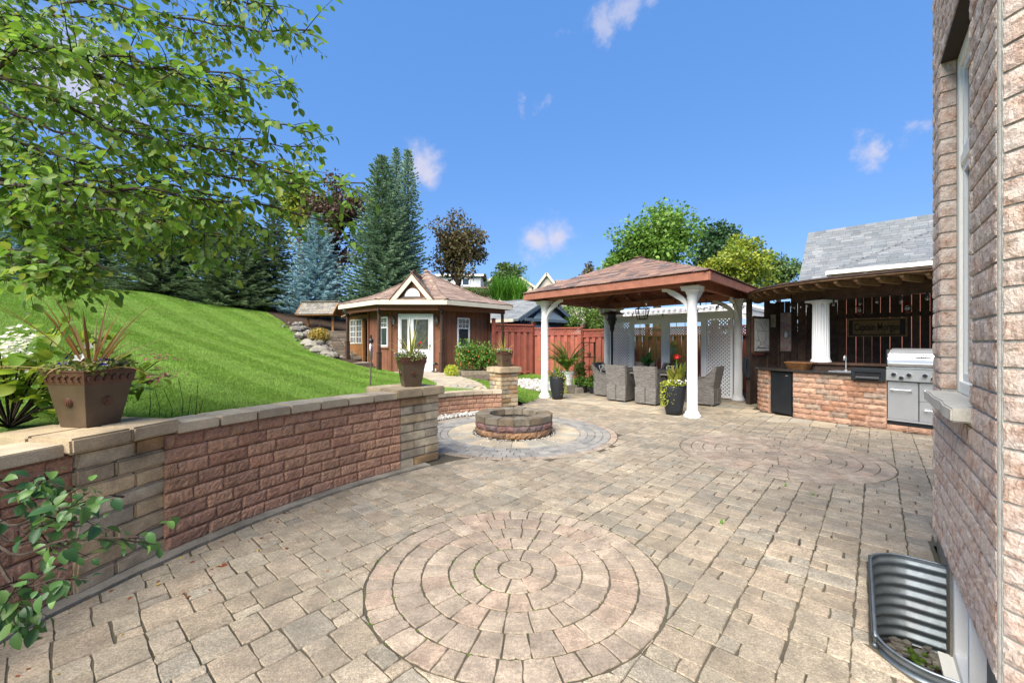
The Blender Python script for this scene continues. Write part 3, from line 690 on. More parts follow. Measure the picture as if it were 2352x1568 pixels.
# gravel chippings round the fire pit and along the curved wall
def pebbles(pts, r0, r1, m, name, parent=None, label=None):
    mb = MB()
    for p in pts:
        r = random.uniform(r0, r1); mb.sphere(p, r, 5, 3, (1, random.uniform(.7, 1.1), random.uniform(.55, .8)), .2)
    o = mb.build(name, m, parent, kind='stuff')
    if label: tag(o, label, 'gravel')
    return o
pts = []
for i in range(260):
    a = random.uniform(0, 6.28); r = random.choice((random.uniform(.61, .68), random.uniform(.62, .66))); pts.append((FC.x+r*math.cos(a), FC.y+r*math.sin(a), .004))
for i in range(26):
    a = .1+2*math.pi*i/26
    for k_ in range(5): rr = random.uniform(.68, 1.03); pts.append((FC.x+rr*math.cos(a)+random.gauss(0, .006), FC.y+rr*math.sin(a)+random.gauss(0, .006), .002))
pebbles(pts, .006, .013, 'pebble', 'white_chippings', None, 'white stone chippings packed round the foot of the fire pit')
pts = []
for i in range(1100):
    a = R(random.uniform(98, 222)); r = random.uniform(1.62, 1.93); pts.append((FC.x+r*math.cos(a), FC.y+r*math.sin(a), random.uniform(0, .03)))
pebbles(pts, .016, .036, 'pebble', 'white_gravel', None, 'white gravel strip along the foot of the low curved wall')

# ------------------------------------------------------------------ walls, pillars, fire pit
def wall_blocks(th_, c, r, a0, a1, z0, n, h, meshes, L0, d=.2, name='block'):
    rng = abs(a1-a0); sg = 1 if a1 > a0 else -1
    for k_ in range(n):
        a = a0-(sg*L0/r*.5 if k_ % 2 else 0)
        while sg*(a1-a) > 1e-4:
            w = L0*random.uniform(.72, 1.28)/r; b = a+sg*w
            if sg*(a1-b) < .35*L0/r: b = a1
            aa, bb = (max(a, a0), b) if sg > 0 else (min(a, a0), b)
            m = (aa+bb)/2; e = Vector((math.cos(m), math.sin(m), 0)); wd = abs(bb-aa)*r
            if wd > .03:
                x = e.cross(Vector((0, 0, 1)))
                M4 = frame(c+e*r+Vector((0, 0, z0+(k_+.5)*h)), x, e, Vector((0, 0, 1))) @ Matrix.Diagonal((wd*(r+.02)/r, d, h, 1))
                if random.random() < .5: M4 = M4 @ Matrix.Rotation(0, 4, 'Z')
                piece(name, random.choice(meshes), th_, M4)
            a = b
def wall_core(th_, c, r0, r1, a0, a1, z0, z1, m):
    mb = MB(); n = 24; poly = [(c.x+r0*math.cos(a0+(a1-a0)*i/n), c.y+r0*math.sin(a0+(a1-a0)*i/n)) for i in range(n+1)]+[(c.x+r1*math.cos(a1-(a1-a0)*i/n), c.y+r1*math.sin(a1-(a1-a0)*i/n)) for i in range(n+1)]
    for i in range(n):
        q = [poly[i], poly[i+1], poly[2*n-i], poly[2*n+1-i]]; mb.prism(q, z0, z1)
    return mb.build('core', m, th_)
def wall_caps(th_, c, r0, r1, a0, a1, z0, z1, L0):
    n = max(1, round(abs(a1-a0)*r0/L0)); st = (a1-a0)/n
    for i in range(n):
        b0, b1 = a0+st*i+.0012*np.sign(st), a0+st*(i+1)-.0012*np.sign(st); mb = MB()
        poly = [(c.x+rr*math.cos(a), c.y+rr*math.sin(a)) for rr, a in ((r0, b0), (r0, (b0+b1)/2), (r0, b1), (r1, b1), (r1, (b0+b1)/2), (r1, b0))]
        mb.prism(poly, z0, z1+random.uniform(-.002, .002)); mb.build('cap_stone', 'cap_stone', th_, bevel=.006, seg=2)
W1 = thing('retaining_wall', 'long red split-face block wall with beige cap between the two planter pillars', 'wall', (-1.9, 3.7, 0))
wall_blocks(W1, WC, WR, R(161.6), R(137.2), .0, 8, .0982, RED, .235); wall_core(W1, WC, WR+.03, WR+.24, R(161.2), R(137.6), -.05, .785, 'concrete'); wall_caps(W1, WC, WR-.03, WR+.27, R(161.0), R(137.8), .787, .857, .30)
W0 = thing('retaining_wall', 'short red block wall end half hidden behind low leafy twigs', 'wall', (-2.6, 1.6, 0))
wall_blocks(W0, WC, WR, R(186), R(167.0), .0, 8, .0982, RED, .21); wall_core(W0, WC, WR+.03, WR+.24, R(186), R(167.4), -.05, .785, 'concrete'); wall_caps(W0, WC, WR-.03, WR+.27, R(186), R(167.6), .787, .857, .30)
W2 = thing('retaining_wall', 'low curved red block wall with beige cap behind the fire pit', 'wall', (-1.7, 7.2, 0))
wall_blocks(W2, FC, 1.93, R(216), R(97), .0, 4, .09, RED, .19); wall_core(W2, FC, 1.96, 2.12, R(216), R(97), -.05, .36, 'concrete'); wall_caps(W2, FC, 1.90, 2.16, R(216), R(97), .362, .44, .2)
TB = [tumbled_mesh('tan_block', 'tan_block', .31, .2, .098) for _ in range(8)]
def pillar(label, c, rot, W, n, h, captop):
    t = thing('stone_pillar', label, 'pillar', (c[0], c[1], 0)); c = Vector((c[0], c[1], 0)); tb = .2; L = W-tb
    for k_ in range(n):
        for q in range(4):
            a = rot+q*math.pi/2; x = Vector((math.cos(a), math.sin(a), 0)); y = Vector((-x.y, x.x, 0))
            off = (-tb/2 if k_ % 2 else tb/2)
            j = random.uniform(-.004, .004)
            M4 = frame(c+x*off-y*(W/2+j)+Vector((0, 0, (k_+.5)*h)), x, y, Vector((0, 0, 1))) @ Matrix.Diagonal((L/.31, 1, h/.098, 1))
            piece('block', random.choice(TB), t, M4)
    mb = MB(); mb.box(c+Vector((0, 0, n*h/2-.01)), (W-.04, W-.04, n*h), rot); mb.build('core', 'concrete', t)
    Wc = W+.11; hc = captop-n*h
    for i in (-1, 1):
        for j in (-1, 1):
            mb = MB(); o = rot_z(rot)@Vector((i*Wc/4, j*Wc/4, 0)); w = Wc/2-.004
            mb.box(c+o+Vector((0, 0, n*h+hc/2)), (w, w, hc-.002), rot); mb.v = [(a+random.uniform(-.004, .004), b+random.uniform(-.004, .004), z) for a, b, z in mb.v]
            mb.build('cap_stone', 'tan_cap', t, bevel=.012, seg=2)
    return t
mat('tan_cap', [S(200,178,144,.72), S(192,172,140,.7), S(204,182,150,.72)], rough=.95, var=.2, nscale=7, fine=.28, fscale=170, bump=.5, bscale=200, bdist=.005, stain=S(96,86,72,.5), stain_amt=.45, sscale=3)
pillar('tan stone pillar beside the leafy twigs, joining the short wall end', (-2.615, 2.575), R(79.6), .51, 8, .0995, .886)
pillar('tan stone pillar between the long red wall and the low curved wall', (-1.275, 4.957), R(49.5), .56, 8, .0985, .886)
pillar('tan stone pillar at the end of the low curved wall by the path', (-.183, 9.297), R(35), .47, 8, .0935, .872)
# footing strip at the foot of the long wall
mb = MB(); n = 40
for i in range(n):
    a, b = R(178)+(R(133.5)-R(178))*i/n, R(178)+(R(133.5)-R(178))*(i+1)/n
    ri, ro = 4.90+.004*math.sin(i*1.7), 5.02
    mb.prism([(WC.x+r*math.cos(q), WC.y+r*math.sin(q)) for r, q in ((ri, a), (ri, b), (ro, b), (ro, a))], -.03, .012)
f = mb.build('footing', 'concrete', W1)
pit = thing('fire_pit', 'round fire pit ring of three stacked courses of split-face blocks', 'fire pit', FC)
for k_, (ms, z) in enumerate(((PT, 0), (PR_, .098))):
    for i in range(16):
        a = 2*math.pi*(i+.5*(k_ % 2))/16; e = Vector((-math.cos(a), -math.sin(a), 0)); w = 2*.605*math.tan(math.pi/16)
        piece('block', ms[i % 4], pit, frame(FC-e*.60+Vector((0, 0, z+.049)), e.cross(Vector((0, 0, 1))), e, Vector((0, 0, 1))) @ Matrix.Diagonal((w, .19, .098, 1)))
for i in range(16):
    a0, a1 = 2*math.pi*i/16+.004, 2*math.pi*(i+1)/16-.004; mb = MB()
    poly = [(FC.x+rr*math.cos(a), FC.y+rr*math.sin(a)) for rr, a in ((.385, a0), (.615, a0), (.615, a1), (.385, a1))]
    mb.prism(poly, .197, .297+random.uniform(-.002, .002)); mb.build('cap_block', 'pit_cap', pit, bevel=.008, seg=2) if 'pit_cap' in MATS else None
    if 'pit_cap' not in MATS:
        mat('pit_cap', [S(172,158,136,.55), S(158,146,126,.55), S(150,132,108,.55)], rough=.95, var=.3, nscale=12, fine=.3, bump=.8, bscale=70, bdist=.01, stain=S(96,88,78,.5), stain_amt=.5, sscale=4); mb.build('cap_block', 'pit_cap', pit, bevel=.008, seg=2)
mb = MB(); mb.lathe([(.40, 0.0), (.40, .196)], FC, 32, cap=False); mb.build('liner', 'pit_grey', pit)
mb = MB(); mb.lathe([(.001, .03), (.39, .03)], FC, 32, cap=False); mb.build('ash_bed', 'mulch', pit)
# path from the patio wall to the summer house
mb = MB()
for k_ in range(int(PATHC.L/.17)):
    c0, d0 = PATHC.at(k_*.17+.085); nrm = Vector((-d0.y, d0.x, 0)); off = -.58+(.1 if k_ % 2 else 0)
    while off < .56:
        w = random.choice((.2, .24, .16)); w = min(w, .58-off)
        if w > .05:
            q = [c0+d0*i+nrm*(off+j) for i, j in ((-.085, 0), (.085, 0), (.085, w), (-.085, w))]
            V, Fc, c = paver_geo([(p.x, p.y) for p in q], False)
            z = H(c.x, c.y)+.035; mb.add([v+Vector((0, 0, z)) for v in V], Fc)
        off += w
o = mb.build('path_pavers', 'slab', None, kind='stuff'); o['kind'] = 'structure'; o.name = 'path'
# ------------------------------------------------------------------ the house on the right
house = thing('brick_house', 'rough pinkish brick house corner with tall white window and stone sill', 'house', (2.3, 2.2, 0))
CH_B = .0967; Z0 = .15; NC = 56
UP = Vector((0, 0, 1)); ND = Vector((math.cos(R(275)), math.sin(R(275)), 0)); NNR = Vector((ND.y, -ND.x, 0))     # near facet: direction, outward normal
if NNR.x > 0: NNR = -NNR
WS0, WS1, WZ0, WZ1 = .473, 1.393, 1.105, Z0+31*CH_B
cnt = [0]; restb = MB()
def brick(o, x, n, w, d=.09, big=True):
    M4 = frame(o, x, -n, UP) @ Matrix.Diagonal((w, d, CH_B-.009, 1)); me = random.choice(HB)
    if x.cross(-n).z < 0: M4 = frame(o, -x, -n, UP) @ Matrix.Diagonal((w, d, CH_B-.009, 1))
    if big and cnt[0] < 300: cnt[0] += 1; piece('brick', me, house, M4)
    else: restb.add([M4@v.co for v in me.vertices], [tuple(p.vertices) for p in me.polygons])
def course(p0, x, n, L, z, holes, shift, big):
    BL = .267; s = -shift
    while s < L:
        a, b = max(s, 0)+.005, min(s+BL, L)-.005
        segs = [(a, b)]
        for (h0, h1) in holes:
            new = []
            for (a_, b_) in segs:
                if b_ <= h0 or a_ >= h1: new.append((a_, b_)); continue
                if a_ < h0: new.append((a_, h0))
                if b_ > h1: new.append((h1, b_))
            segs = new
        for (a_, b_) in segs:
            if b_-a_ > .02: brick(p0+x*((a_+b_)/2)+UP*z, x, n, b_-a_, big=big)
        s += BL
for k_ in range(NC):
    z = Z0+(k_+.5)*CH_B; hole = [(WS0, WS1)] if WZ0-.06 < z < WZ1 else []
    course(HN+HNR*.0+HD*.012, HD, HNR, HLEN-.012, z, hole, .13 if k_ % 2 else 0, z < 3.9)
for k_ in range(NC):
    z = Z0+(k_+.5)*CH_B; course(HN+ND*.012, ND, NNR, 1.5, z, [], .13 if k_ % 2 else 0.0, z < 2.7)
for k_ in range(NC):                                              # wall that turns away at the far corner
    z = Z0+(k_+.5)*CH_B; course(HN+HD*HLEN-HNR*.1, -HNR, HD, 3.0, z, [], .13 if k_ % 2 else 0, False)
for k_ in range(int((WZ1-WZ0)/CH_B)+1):                           # jamb returns
    z = Z0+(math.floor((WZ0-Z0)/CH_B)+k_+.5)*CH_B
    if WZ0 < z < WZ1:
        brick(wall_pt(WS1-.010, -.037)+UP*z, HNR, -HD, .070, .05, big=True); cnt[0] -= 1
restb.build('brick_courses', 'house_brick', house, kind='stuff')
mb = MB()                                                         # mortar core behind the brick faces
def core_slab(p0, p1, n, z0, z1, t=.16, inset=.007):
    a, b = Vector(p0)-n*inset, Vector(p1)-n*inset; mb.prism([tuple(v.xy) for v in (a, b, b-n*t, a-n*t)], z0, z1)
wp = lambda s: wall_pt(s)
core_slab(wp(0), wp(WS0+.002), HNR, Z0, 5.6); core_slab(wp(WS1-.002), wp(HLEN), HNR, Z0, 5.6); core_slab(wp(WS0), wp(WS1), HNR, Z0, WZ0-.06); core_slab(wp(WS0), wp(WS1), HNR, WZ1, 5.6)
core_slab(HN, HN+ND*1.5, NNR, -.3, 5.6); mb.prism([tuple(v.xy) for v in (HN+HD*.014-HNR*.003, HN+ND*.014-NNR*.003, HN+ND*.03-NNR*.05, HN+HD*.03-HNR*.05)], Z0, 5.6); core_slab(wp(HLEN)-HNR*.02, wp(HLEN)-HNR*3.0, HD, -.1, 5.6)
mb.build('wall', 'mortar', house)
mb = MB()
def fslab(s0, s1, z0, z1, n0=-.02, t=.2):
    a, b = wall_pt(s0, n0), wall_pt(s1, n0); mb.prism([tuple(v.xy) for v in (a, b, b-HNR*t, a-HNR*t)], z0, z1)
fslab(-.02, .28, -.6, Z0); fslab(1.175, HLEN, -.6, Z0); fslab(.28, 1.175, -.6, -.42)
mb.build('foundation', 'concrete', house)
mb = MB(); mb.prism([tuple(v.xy) for v in (wall_pt(WS0, -.004), wall_pt(WS1, -.004), wall_pt(WS1, -.14), wall_pt(WS0, -.14))], WZ1-.012, WZ1-.001); mb.build('lintel', 'dark_lintel', house)
sill = MB(); a = [wall_pt(s, p).xy for s, p in ((.43, .066), (.6, .074), (.8, .062), (1.0, .072), (1.2, .064), (1.385, .07), (1.392, -.10), (.43, -.10))]
sill.prism([tuple(v) for v in a], 1.04, 1.104); sill.build('sill', 'sill_stone', house, bevel=.007, seg=2)
win = MB()
def wbar(s0, s1, z0, z1, p0, p1, m=None, into=None):
    q = [wall_pt(s, p).xy for s, p in ((s0, p0), (s1, p0), (s1, p1), (s0, p1))]; (into or win).prism([tuple(v) for v in q], z0, z1)
wbar(WS0+.004, WS0+.07, WZ0, WZ1-.014, -.075, -.13); wbar(WS1-.07, WS1-.004, WZ0, WZ1-.014, -.075, -.13); wbar(WS0+.07, WS1-.07, WZ0, WZ0+.07, -.075, -.13); wbar(WS0+.07, WS1-.07, WZ1-.09, WZ1-.014, -.075, -.13); wbar(WS0+.07, WS1-.07, 2.46, 2.52, -.08, -.128)
w = win.build('window', 'white_trim', house, bevel=.004)
sash = MB(); 
for (z0, z1) in ((WZ0+.07, 2.46), (2.52, WZ1-.09)):
    wbar(WS0+.07, WS0+.115, z0, z1, -.09, -.12, into=sash); wbar(WS1-.115, WS1-.07, z0, z1, -.09, -.12, into=sash); wbar(WS0+.115, WS1-.115, z0, z0+.045, -.09, -.12, into=sash); wbar(WS0+.115, WS1-.115, z1-.045, z1, -.09, -.12, into=sash)
sash.build('sash', 'white_paint', w)
pn = MB(); wbar(WS0+.11, WS1-.11, WZ0+.1, WZ1-.13, -.104, -.11, into=pn); pn.build('pane', 'window_dark', w)
# basement window in the foundation
bw = MB()
for (s0, s1, z0, z1) in ((.28, .34, -.42, Z0-.002), (1.115, 1.175, -.42, Z0-.002), (.34, 1.115, -.42, -.36), (.34, 1.115, Z0-.06, Z0-.002), (.70, .74, -.36, Z0-.06)): wbar(s0, s1, z0, z1, -.03, -.15, into=bw)
b_ = bw.build('basement_window', 'white_paint', house, bevel=.004)
bg_ = MB(); wbar(.34, 1.115, -.36, Z0-.06, -.10, -.11, into=bg_); bg_.build('pane', 'window_dark', b_)
bs_ = MB(); wbar(.26, 1.19, -.44, -.418, .03, -.15, into=bs_); bs_.build('ledge', 'white_trim', b_)
# corrugated window well
ol = well_outline(0, 8); dense = catmull([wall_pt(s, p) for s, p in ol], 4); zs = np.arange(.05, -.545, -.0078)
V = []; nd = len(dense)
for i, z in enumerate(zs):
    amp = .011*math.sin((z-.02)*2*math.pi/.066) if z < .03 else .012*(z-.03)/.02
    for j, p in enumerate(dense):
        d = (dense[min(j+1, nd-1)]-dense[max(j-1, 0)]).normalized(); n_ = Vector((d.y, -d.x, 0)); V.append(p-n_*amp*-1+UP*z)
Fc = [(i*nd+j, i*nd+j+1, (i+1)*nd+j+1, (i+1)*nd+j) for i in range(len(zs)-1) for j in range(nd-1)]
mb = MB(); mb.add(V, Fc); wt = thing('window_well', 'corrugated galvanized steel window well at the foot of the house', 'window well', tuple(wall_pt(.7, .15)))
mb.build('shell', 'galvanized', wt, smooth=True)
mb = MB(); mb.tube([p+UP*.05 for p in dense], .006, 6); mb.build('rim', 'galvanized', wt, smooth=True)
mb = MB(); mb.prism([tuple(wall_pt(s, p).xy) for s, p in ol], -.56, -.5); mb.build('bottom', 'soil', wt)
pts = []
for i in range(170):
    s = random.uniform(.2, 1.28); p = random.uniform(.01, .27); v = wall_pt(s, p, random.uniform(-.5, -.47)); pts.append(tuple(v))
pebbles(pts, .015, .045, 'boulder', 'loose_stones', wt)
mb = MB()
for i in range(24):
    v = wall_pt(random.gauss(1.12, .05), random.gauss(.12, .04), -.47); mb.sphere(v, random.uniform(.008, .02), 5, 3)
mb.build('moss', 'moss', wt, kind='stuff')
# ------------------------------------------------------------------ shingled roofs
SH = {}
def shingle_facet(th_, e0, e1, t1, t0, m, expo, wr, budget, rest, name='shingle', thick=.012, lift=.0):
    e0, e1, t1, t0 = map(Vector, (e0, e1, t1, t0)); ed_ = (e1-e0).normalized(); n = ed_.cross(t0-e0).normalized()
    if n.z < 0: n = -n
    sdv = n.cross(ed_).normalized()
    if sdv.z < 0: sdv = -sdv
    Ls = (t0-e0).dot(sdv); Lr = (t1-e1).dot(sdv); k = 0
    if m not in SH: SH[m] = unit_box(name, m)
    y = 0
    while y < Ls-.02:
        f = min((y+expo*.5)/Ls, 1); xl = ((t0-e0)*f).dot(ed_); xr = (e1-e0).dot(ed_)+((t1-e1)*min((y+expo*.5)/Lr, 1)).dot(ed_)
        x = xl-random.uniform(0, wr[0])
        while x < xr:
            w = random.uniform(*wr); a, b = max(x, xl), min(x+w, xr)
            if b-a > .03:
                ln = expo*1.3; tl = .035; s2 = (sdv*math.cos(tl)-n*math.sin(tl)).normalized(); n2 = (n*math.cos(tl)+sdv*math.sin(tl)).normalized(); x2 = s2.cross(n2)
                c = e0+ed_*((a+b)/2)+sdv*(y+ln/2)+n*(lift+thick*.5+.012+random.uniform(0, .006))
                M4 = frame(c, x2, s2, n2) @ Matrix.Diagonal((b-a-.006, ln, thick, 1))
                if budget[0] > 0: budget[0] -= 1; piece(name, SH[m], th_, M4)
                else:
                    me = SH[m]; rest.add([M4@v.co for v in me.vertices], [tuple(p.vertices) for p in me.polygons])
            x += w
        y += expo
def hip_caps(th_, p, q, m, st=.16, w=.2, rest=None):
    p, q = Vector(p), Vector(q); d = (q-p); L = d.length; d.normalize(); sd_ = d.cross(UP).normalized(); n = sd_.cross(d).normalized()
    k = 0
    mb = rest if rest is not None else MB()
    while k*st < L:
        c = p+d*(k*st+st*.6)+n*.028
        for s in (-1, 1):
            x = (sd_*s-n*.32).normalized(); nn_ = d.cross(x).normalized()
            mb.slab([c-d*st*.7, c+d*st*.7-n*.012, c+d*st*.7+x*w/2-n*.012, c-d*st*.7+x*w/2], nn_*(.008 if nn_.z > 0 else -.008))
        k += 1
    if rest is None: mb.build('hip_shingles', m, th_, kind='stuff')

# ------------------------------------------------------------------ gazebo
gz = thing('gazebo', 'gazebo with four white fluted columns and brown shingled hip roof', 'gazebo', tuple((CF+CL+CR+CB)/4))
ga, gb = gab.normalized(), gbb.normalized(); OV = .46
EZ0, EZ1 = 2.50, 2.645
def gcorner(c, sa, sb, ov=OV, z=0): return Vector((c+ga*sa*ov+gb*sb*ov).xy.to_3d()+UP*z)
eF, eL, eB, eR = gcorner(CF, -1, -1), gcorner(CL, .75, -1), gcorner(CB, .75, 1), gcorner(CR, -1, 1)
gc = (CF+CL+CR+CB)/4; apex = gc+UP*3.50
for c in (CF, CL, CR, CB):
    col = MB(); col.lathe([(.098, .10), (.094, .15), (.088, 2.16), (.086, 2.24)], c, 36, flute=.011, fl0=.14, fl1=2.02)
    o = col.build('column', 'white_paint', gz)
    b = MB(); b.lathe([(.155, 0), (.155, .035), (.145, .05), (.13, .055), (.128, .085), (.112, .105), (.1, .115)], c, 28); b.build('base', 'white_paint', o, smooth=False)
    cp_ = MB(); cp_.lathe([(.088, 2.22), (.094, 2.26), (.094, 2.30), (.12, 2.38), (.13, 2.40)], c, 28); cp_.box(c+UP*2.425, (.31, .31, .05), math.atan2(gb.y, gb.x)); cp_.box(c+UP*2.465, (.34, .34, .03), math.atan2(gb.y, gb.x)); cp_.build('capital', 'white_paint', o)
def bracket(c, d):
    d = d.normalized(); s = UP.cross(d).normalized(); lo = catmull([Vector((.09, 1.98, 0)), Vector((.12, 2.10, 0)), Vector((.20, 2.20, 0)), Vector((.33, 2.29, 0)), Vector((.44, 2.36, 0)), Vector((.50, 2.42, 0))], 4); hi = catmull([Vector((.60, 2.49, 0)), Vector((.52, 2.485, 0)), Vector((.36, 2.43, 0)), Vector((.22, 2.34, 0)), Vector((.12, 2.24, 0)), Vector((.085, 2.14, 0))], 4)
    mb = MB(); mb.slab([c+d*q.x+UP*q.y-s*.03 for q in lo+[Vector((.60, 2.43, 0))]+hi], s*.06); mb.build('bracket', 'white_paint', gz)
for c, ds in ((CF, (ga,)), (CF, (gb,)), (CL, (-ga,)), (CL, (gb,)), (CR, (-gb,)), (CR, (ga,)), (CB, (-gb,)), (CB, (-ga,))):
    for d in ds: bracket(c, d)
def rb_(name, p, q, w, z0, z1, m='gaz_wood'):
    mb = MB(); mb.beam(p+UP*(z0+z1)/2, q+UP*(z0+z1)/2, w, z1-z0); return mb.build(name, m, gz)
for a, b, d in ((eF, eL, gb), (eL, eB, -ga), (eB, eR, -gb), (eR, eF, ga)):
    dd = (b-a).normalized(); rb_('fascia', a+dd*.0, b-dd*.0, .04, EZ0, EZ1)
for a, b in ((CF, CL), (CL, CB), (CB, CR), (CR, CF)):
    dd = (b-a).normalized(); rb_('beam', a-dd*.1, b+dd*.1, .12, 2.485, 2.64, 'gaz_ceiling')
top = apex-UP*.04
for a, b in ((eF, eL), (eL, eB), (eB, eR), (eR, eF)):
    mb = MB(); n = (b-a).cross(top-a).normalized(); n = n if n.z > 0 else -n
    mb.slab([a+UP*EZ1, b+UP*EZ1, top], n*.022); mb.build('roof_deck', 'gaz_ceiling', gz)
    for k_ in range(1, 8):
        t = k_/8; p = a.lerp(b, t)+UP*(EZ1-.05); inn = Vector((-(b-a).y, (b-a).x, 0)).normalized(); inn = inn if inn.dot(gc-p) > 0 else -inn
        tt = min(t, 1-t)*2; q = p.lerp(Vector((a.lerp(b, .5).lerp(gc, tt).x, a.lerp(b, .5).lerp(gc, tt).y, 0)), 0)
        Lr = tt*(a.lerp(b, .5)-gc).xy.length; q = p+inn*Lr; q.z = EZ1-.05+(top.z-EZ1)*tt
        if Lr > .2:
            mb = MB(); mb.beam(p, q, .04, .09); mb.build('rafter', 'gaz_ceiling', gz)
for a in (eF, eL, eB, eR):
    mb = MB(); mb.beam(a+UP*(EZ1-.06), top-UP*.06, .05, .1); mb.build('hip_rafter', 'gaz_ceiling', gz)
bud = [300]; rest = MB()
for a, b in ((eL, eF), (eF, eR), (eR, eB), (eB, eL)):
    dd = (b-a).normalized(); o_ = Vector((dd.y, -dd.x, 0)); o_ = o_ if o_.dot(a-gc) > 0 else -o_
    shingle_facet(gz, a+UP*EZ1+o_*.03-UP*.01, b+UP*EZ1+o_*.03-UP*.01, apex, apex, 'gaz_shingle', .14, (.18, .36), bud, rest, lift=.022)
rest.build('far_shingles', 'gaz_shingle', gz, kind='stuff')
for a in (eF, eL, eB, eR): hip_caps(gz, a+UP*(EZ1+.02), apex+UP*.03, 'gaz_shingle')

# string lights and lantern under the gazebo
def bulb_string(label, pts, nb, parent=None):
    t = thing('string_lights', label, 'lights', tuple(pts[0]))
    cur = []
    for a, b in zip(pts, pts[1:]):
        for k_ in range(9):
            s = k_/8; p = a.lerp(b, s); p = p-UP*(.22*4*s*(1-s)*min(1, (b-a).length/3)); cur.append(p)
    mb = MB(); mb.tube(cur, .005, 4); mb.build('wire', 'black_plastic', t)
    pa = Path([(p.x, p.y) for p in cur])
    for k_ in range(nb):
        i = int((k_+.5)/nb*(len(cur)-1)); p = cur[i]
        s = MB(); s.lathe([(.012, -.07), (.017, -.065), (.017, -.01), (.006, 0)], p, 8); so = s.build('socket', 'black_plastic', t)
        g_ = MB(); g_.lathe([(.004, -.135), (.02, -.125), (.028, -.10), (.02, -.08), (.012, -.068)], p, 8); g_.build('bulb', 'bulb_glass', so, smooth=True)
    return t
zb = 2.47
bulb_string('string of clear bulbs looped under the gazebo beams', [CL+UP*zb, CF+UP*zb, CR+UP*zb, gc+UP*2.75, CL+UP*zb], 14)
bulb_string('string of clear bulbs hung across the white screen wall', [CB+UP*2.44-gb*.12, CR+UP*2.44-gb*.12], 6)
lt = thing('hanging_lantern', 'black glass lantern hanging from the gazebo ceiling', 'lantern', tuple(gc+UP*2.0))
lc = Vector((3.28, 10.4, 0)); ORG[lt.name] = lc+UP*2.0; lt.location = lc+UP*2.0
mb = MB(); mb.tube([lc+UP*2.33, lc+UP*3.35], .006, 6); mb.build('chain', 'black_metal', lt)
mb = MB(); z0, z1 = 2.0, 2.26
for sx in (-1, 1):
    for sy in (-1, 1): mb.beam(lc+Vector((sx*.09, sy*.09, z0)), lc+Vector((sx*.14, sy*.14, z1)), .014, .014)
for (w, z) in ((.09, z0), (.14, z1)):
    for a, b in (((-w, -w), (w, -w)), ((w, -w), (w, w)), ((w, w), (-w, w)), ((-w, w), (-w, -w))): mb.beam(lc+Vector((*a, z)), lc+Vector((*b, z)), .016, .016)
for sx in (-1, 1):
    for sy in (-1, 1): mb.beam(lc+Vector((sx*.14, sy*.14, z1)), lc+UP*2.34, .012, .012)
mb.build('frame', 'black_metal', lt)
mb = MB(); mb.prism([(lc.x+a*.088, lc.y+b*.088) for a, b in ((-1, -1), (1, -1), (1, 1), (-1, 1))], 2.01, 2.014)
for dx in (-.03, .03): mb.lathe([(.012, 2.02), (.012, 2.12)], lc+Vector((dx, 0, 0)), 8)
mb.build('candle_tubes', 'cream_trim', lt)
mb = MB()
for (s, c_) in (((-1, -1), (1, -1)), ((1, -1), (1, 1)), ((1, 1), (-1, 1)), ((-1, 1), (-1, -1))):
    mb.add([lc+Vector((s[0]*.088, s[1]*.088, z0)), lc+Vector((c_[0]*.088, c_[1]*.088, z0)), lc+Vector((c_[0]*.136, c_[1]*.136, z1)), lc+Vector((s[0]*.136, s[1]*.136, z1))], [(0, 1, 2, 3)])
mb.build('pane', 'glass', lt)

# ------------------------------------------------------------------ white screen wall between the two far columns
sc = thing('privacy_screen', 'white privacy screen of lattice panels and glass windows behind the dining set', 'screen', tuple((CR+CB)/2))
sd1 = (CB-CR); SL = sd1.length; sd1.normalize(); sn = Vector((sd1.y, -sd1.x, 0)); sn = sn if sn.dot(gc-CR) > 0 else -sn
def sp(t, off=0, z=0): return CR+sd1*(t*SL)+sn*off+UP*z
def sbar(name, t0, t1, z0, z1, th_=.06, off=0, m='white_paint', par=None):
    mb = MB(); q = [sp(t0, off-th_/2), sp(t1, off-th_/2), sp(t1, off+th_/2), sp(t0, off+th_/2)]; mb.prism([tuple(v.xy) for v in q], z0, z1); return mb.build(name, m, par or sc)
sbar('header', .03, .97, 2.02, 2.12, .09); sbar('upper_panel', .03, .97, 2.12, 2.185, .04); sbar('top_rail', .03, .97, 2.185, 2.215, .08)
sbar('bottom_rail', .03, .97, .02, .10, .07)
for (a, b) in ((.03, .045), (.197, .222), (.472, .512), (.762, .788), (.945, .965)): sbar('stile', a, b, .10, 2.02, .07)
def lattice(par, P0, du, dv, nu, nv, W, Hh, m, lath=.03, sp_=.075, th_=.006, name='lattice'):
    """diagonal lattice in the plane P0 + du*x + dv*y, x<W, y<H"""
    mb = MB(); nr = du.cross(dv).normalized(); st = sp_*math.sqrt(2)
    for sgn, off in ((1, th_), (-1, -th_)):
        c = -Hh if sgn > 0 else 0
        while c < (W if sgn > 0 else W+Hh):
            # line x = c + sgn*y
            pts = []
            y0, y1 = 0, Hh
            if sgn > 0: y0 = max(0, -c); y1 = min(Hh, W-c)
            else: y0 = max(0, c-W); y1 = min(Hh, c)
            if y1-y0 > .01:
                a = P0+du*(c+sgn*y0)+dv*y0+nr*off; b = P0+du*(c+sgn*y1)+dv*y1+nr*off; mb.beam(a, b, th_, lath, up=nr.cross((b-a).normalized()))
            c += st
    return mb.build(name, m, par)
for (a, b) in ((.045, .197), (.788, .945)):
    lattice(sc, sp(a, 0, .10), sd1, UP, 0, 0, (b-a)*SL, 1.92, 'white_paint', .034, .064)
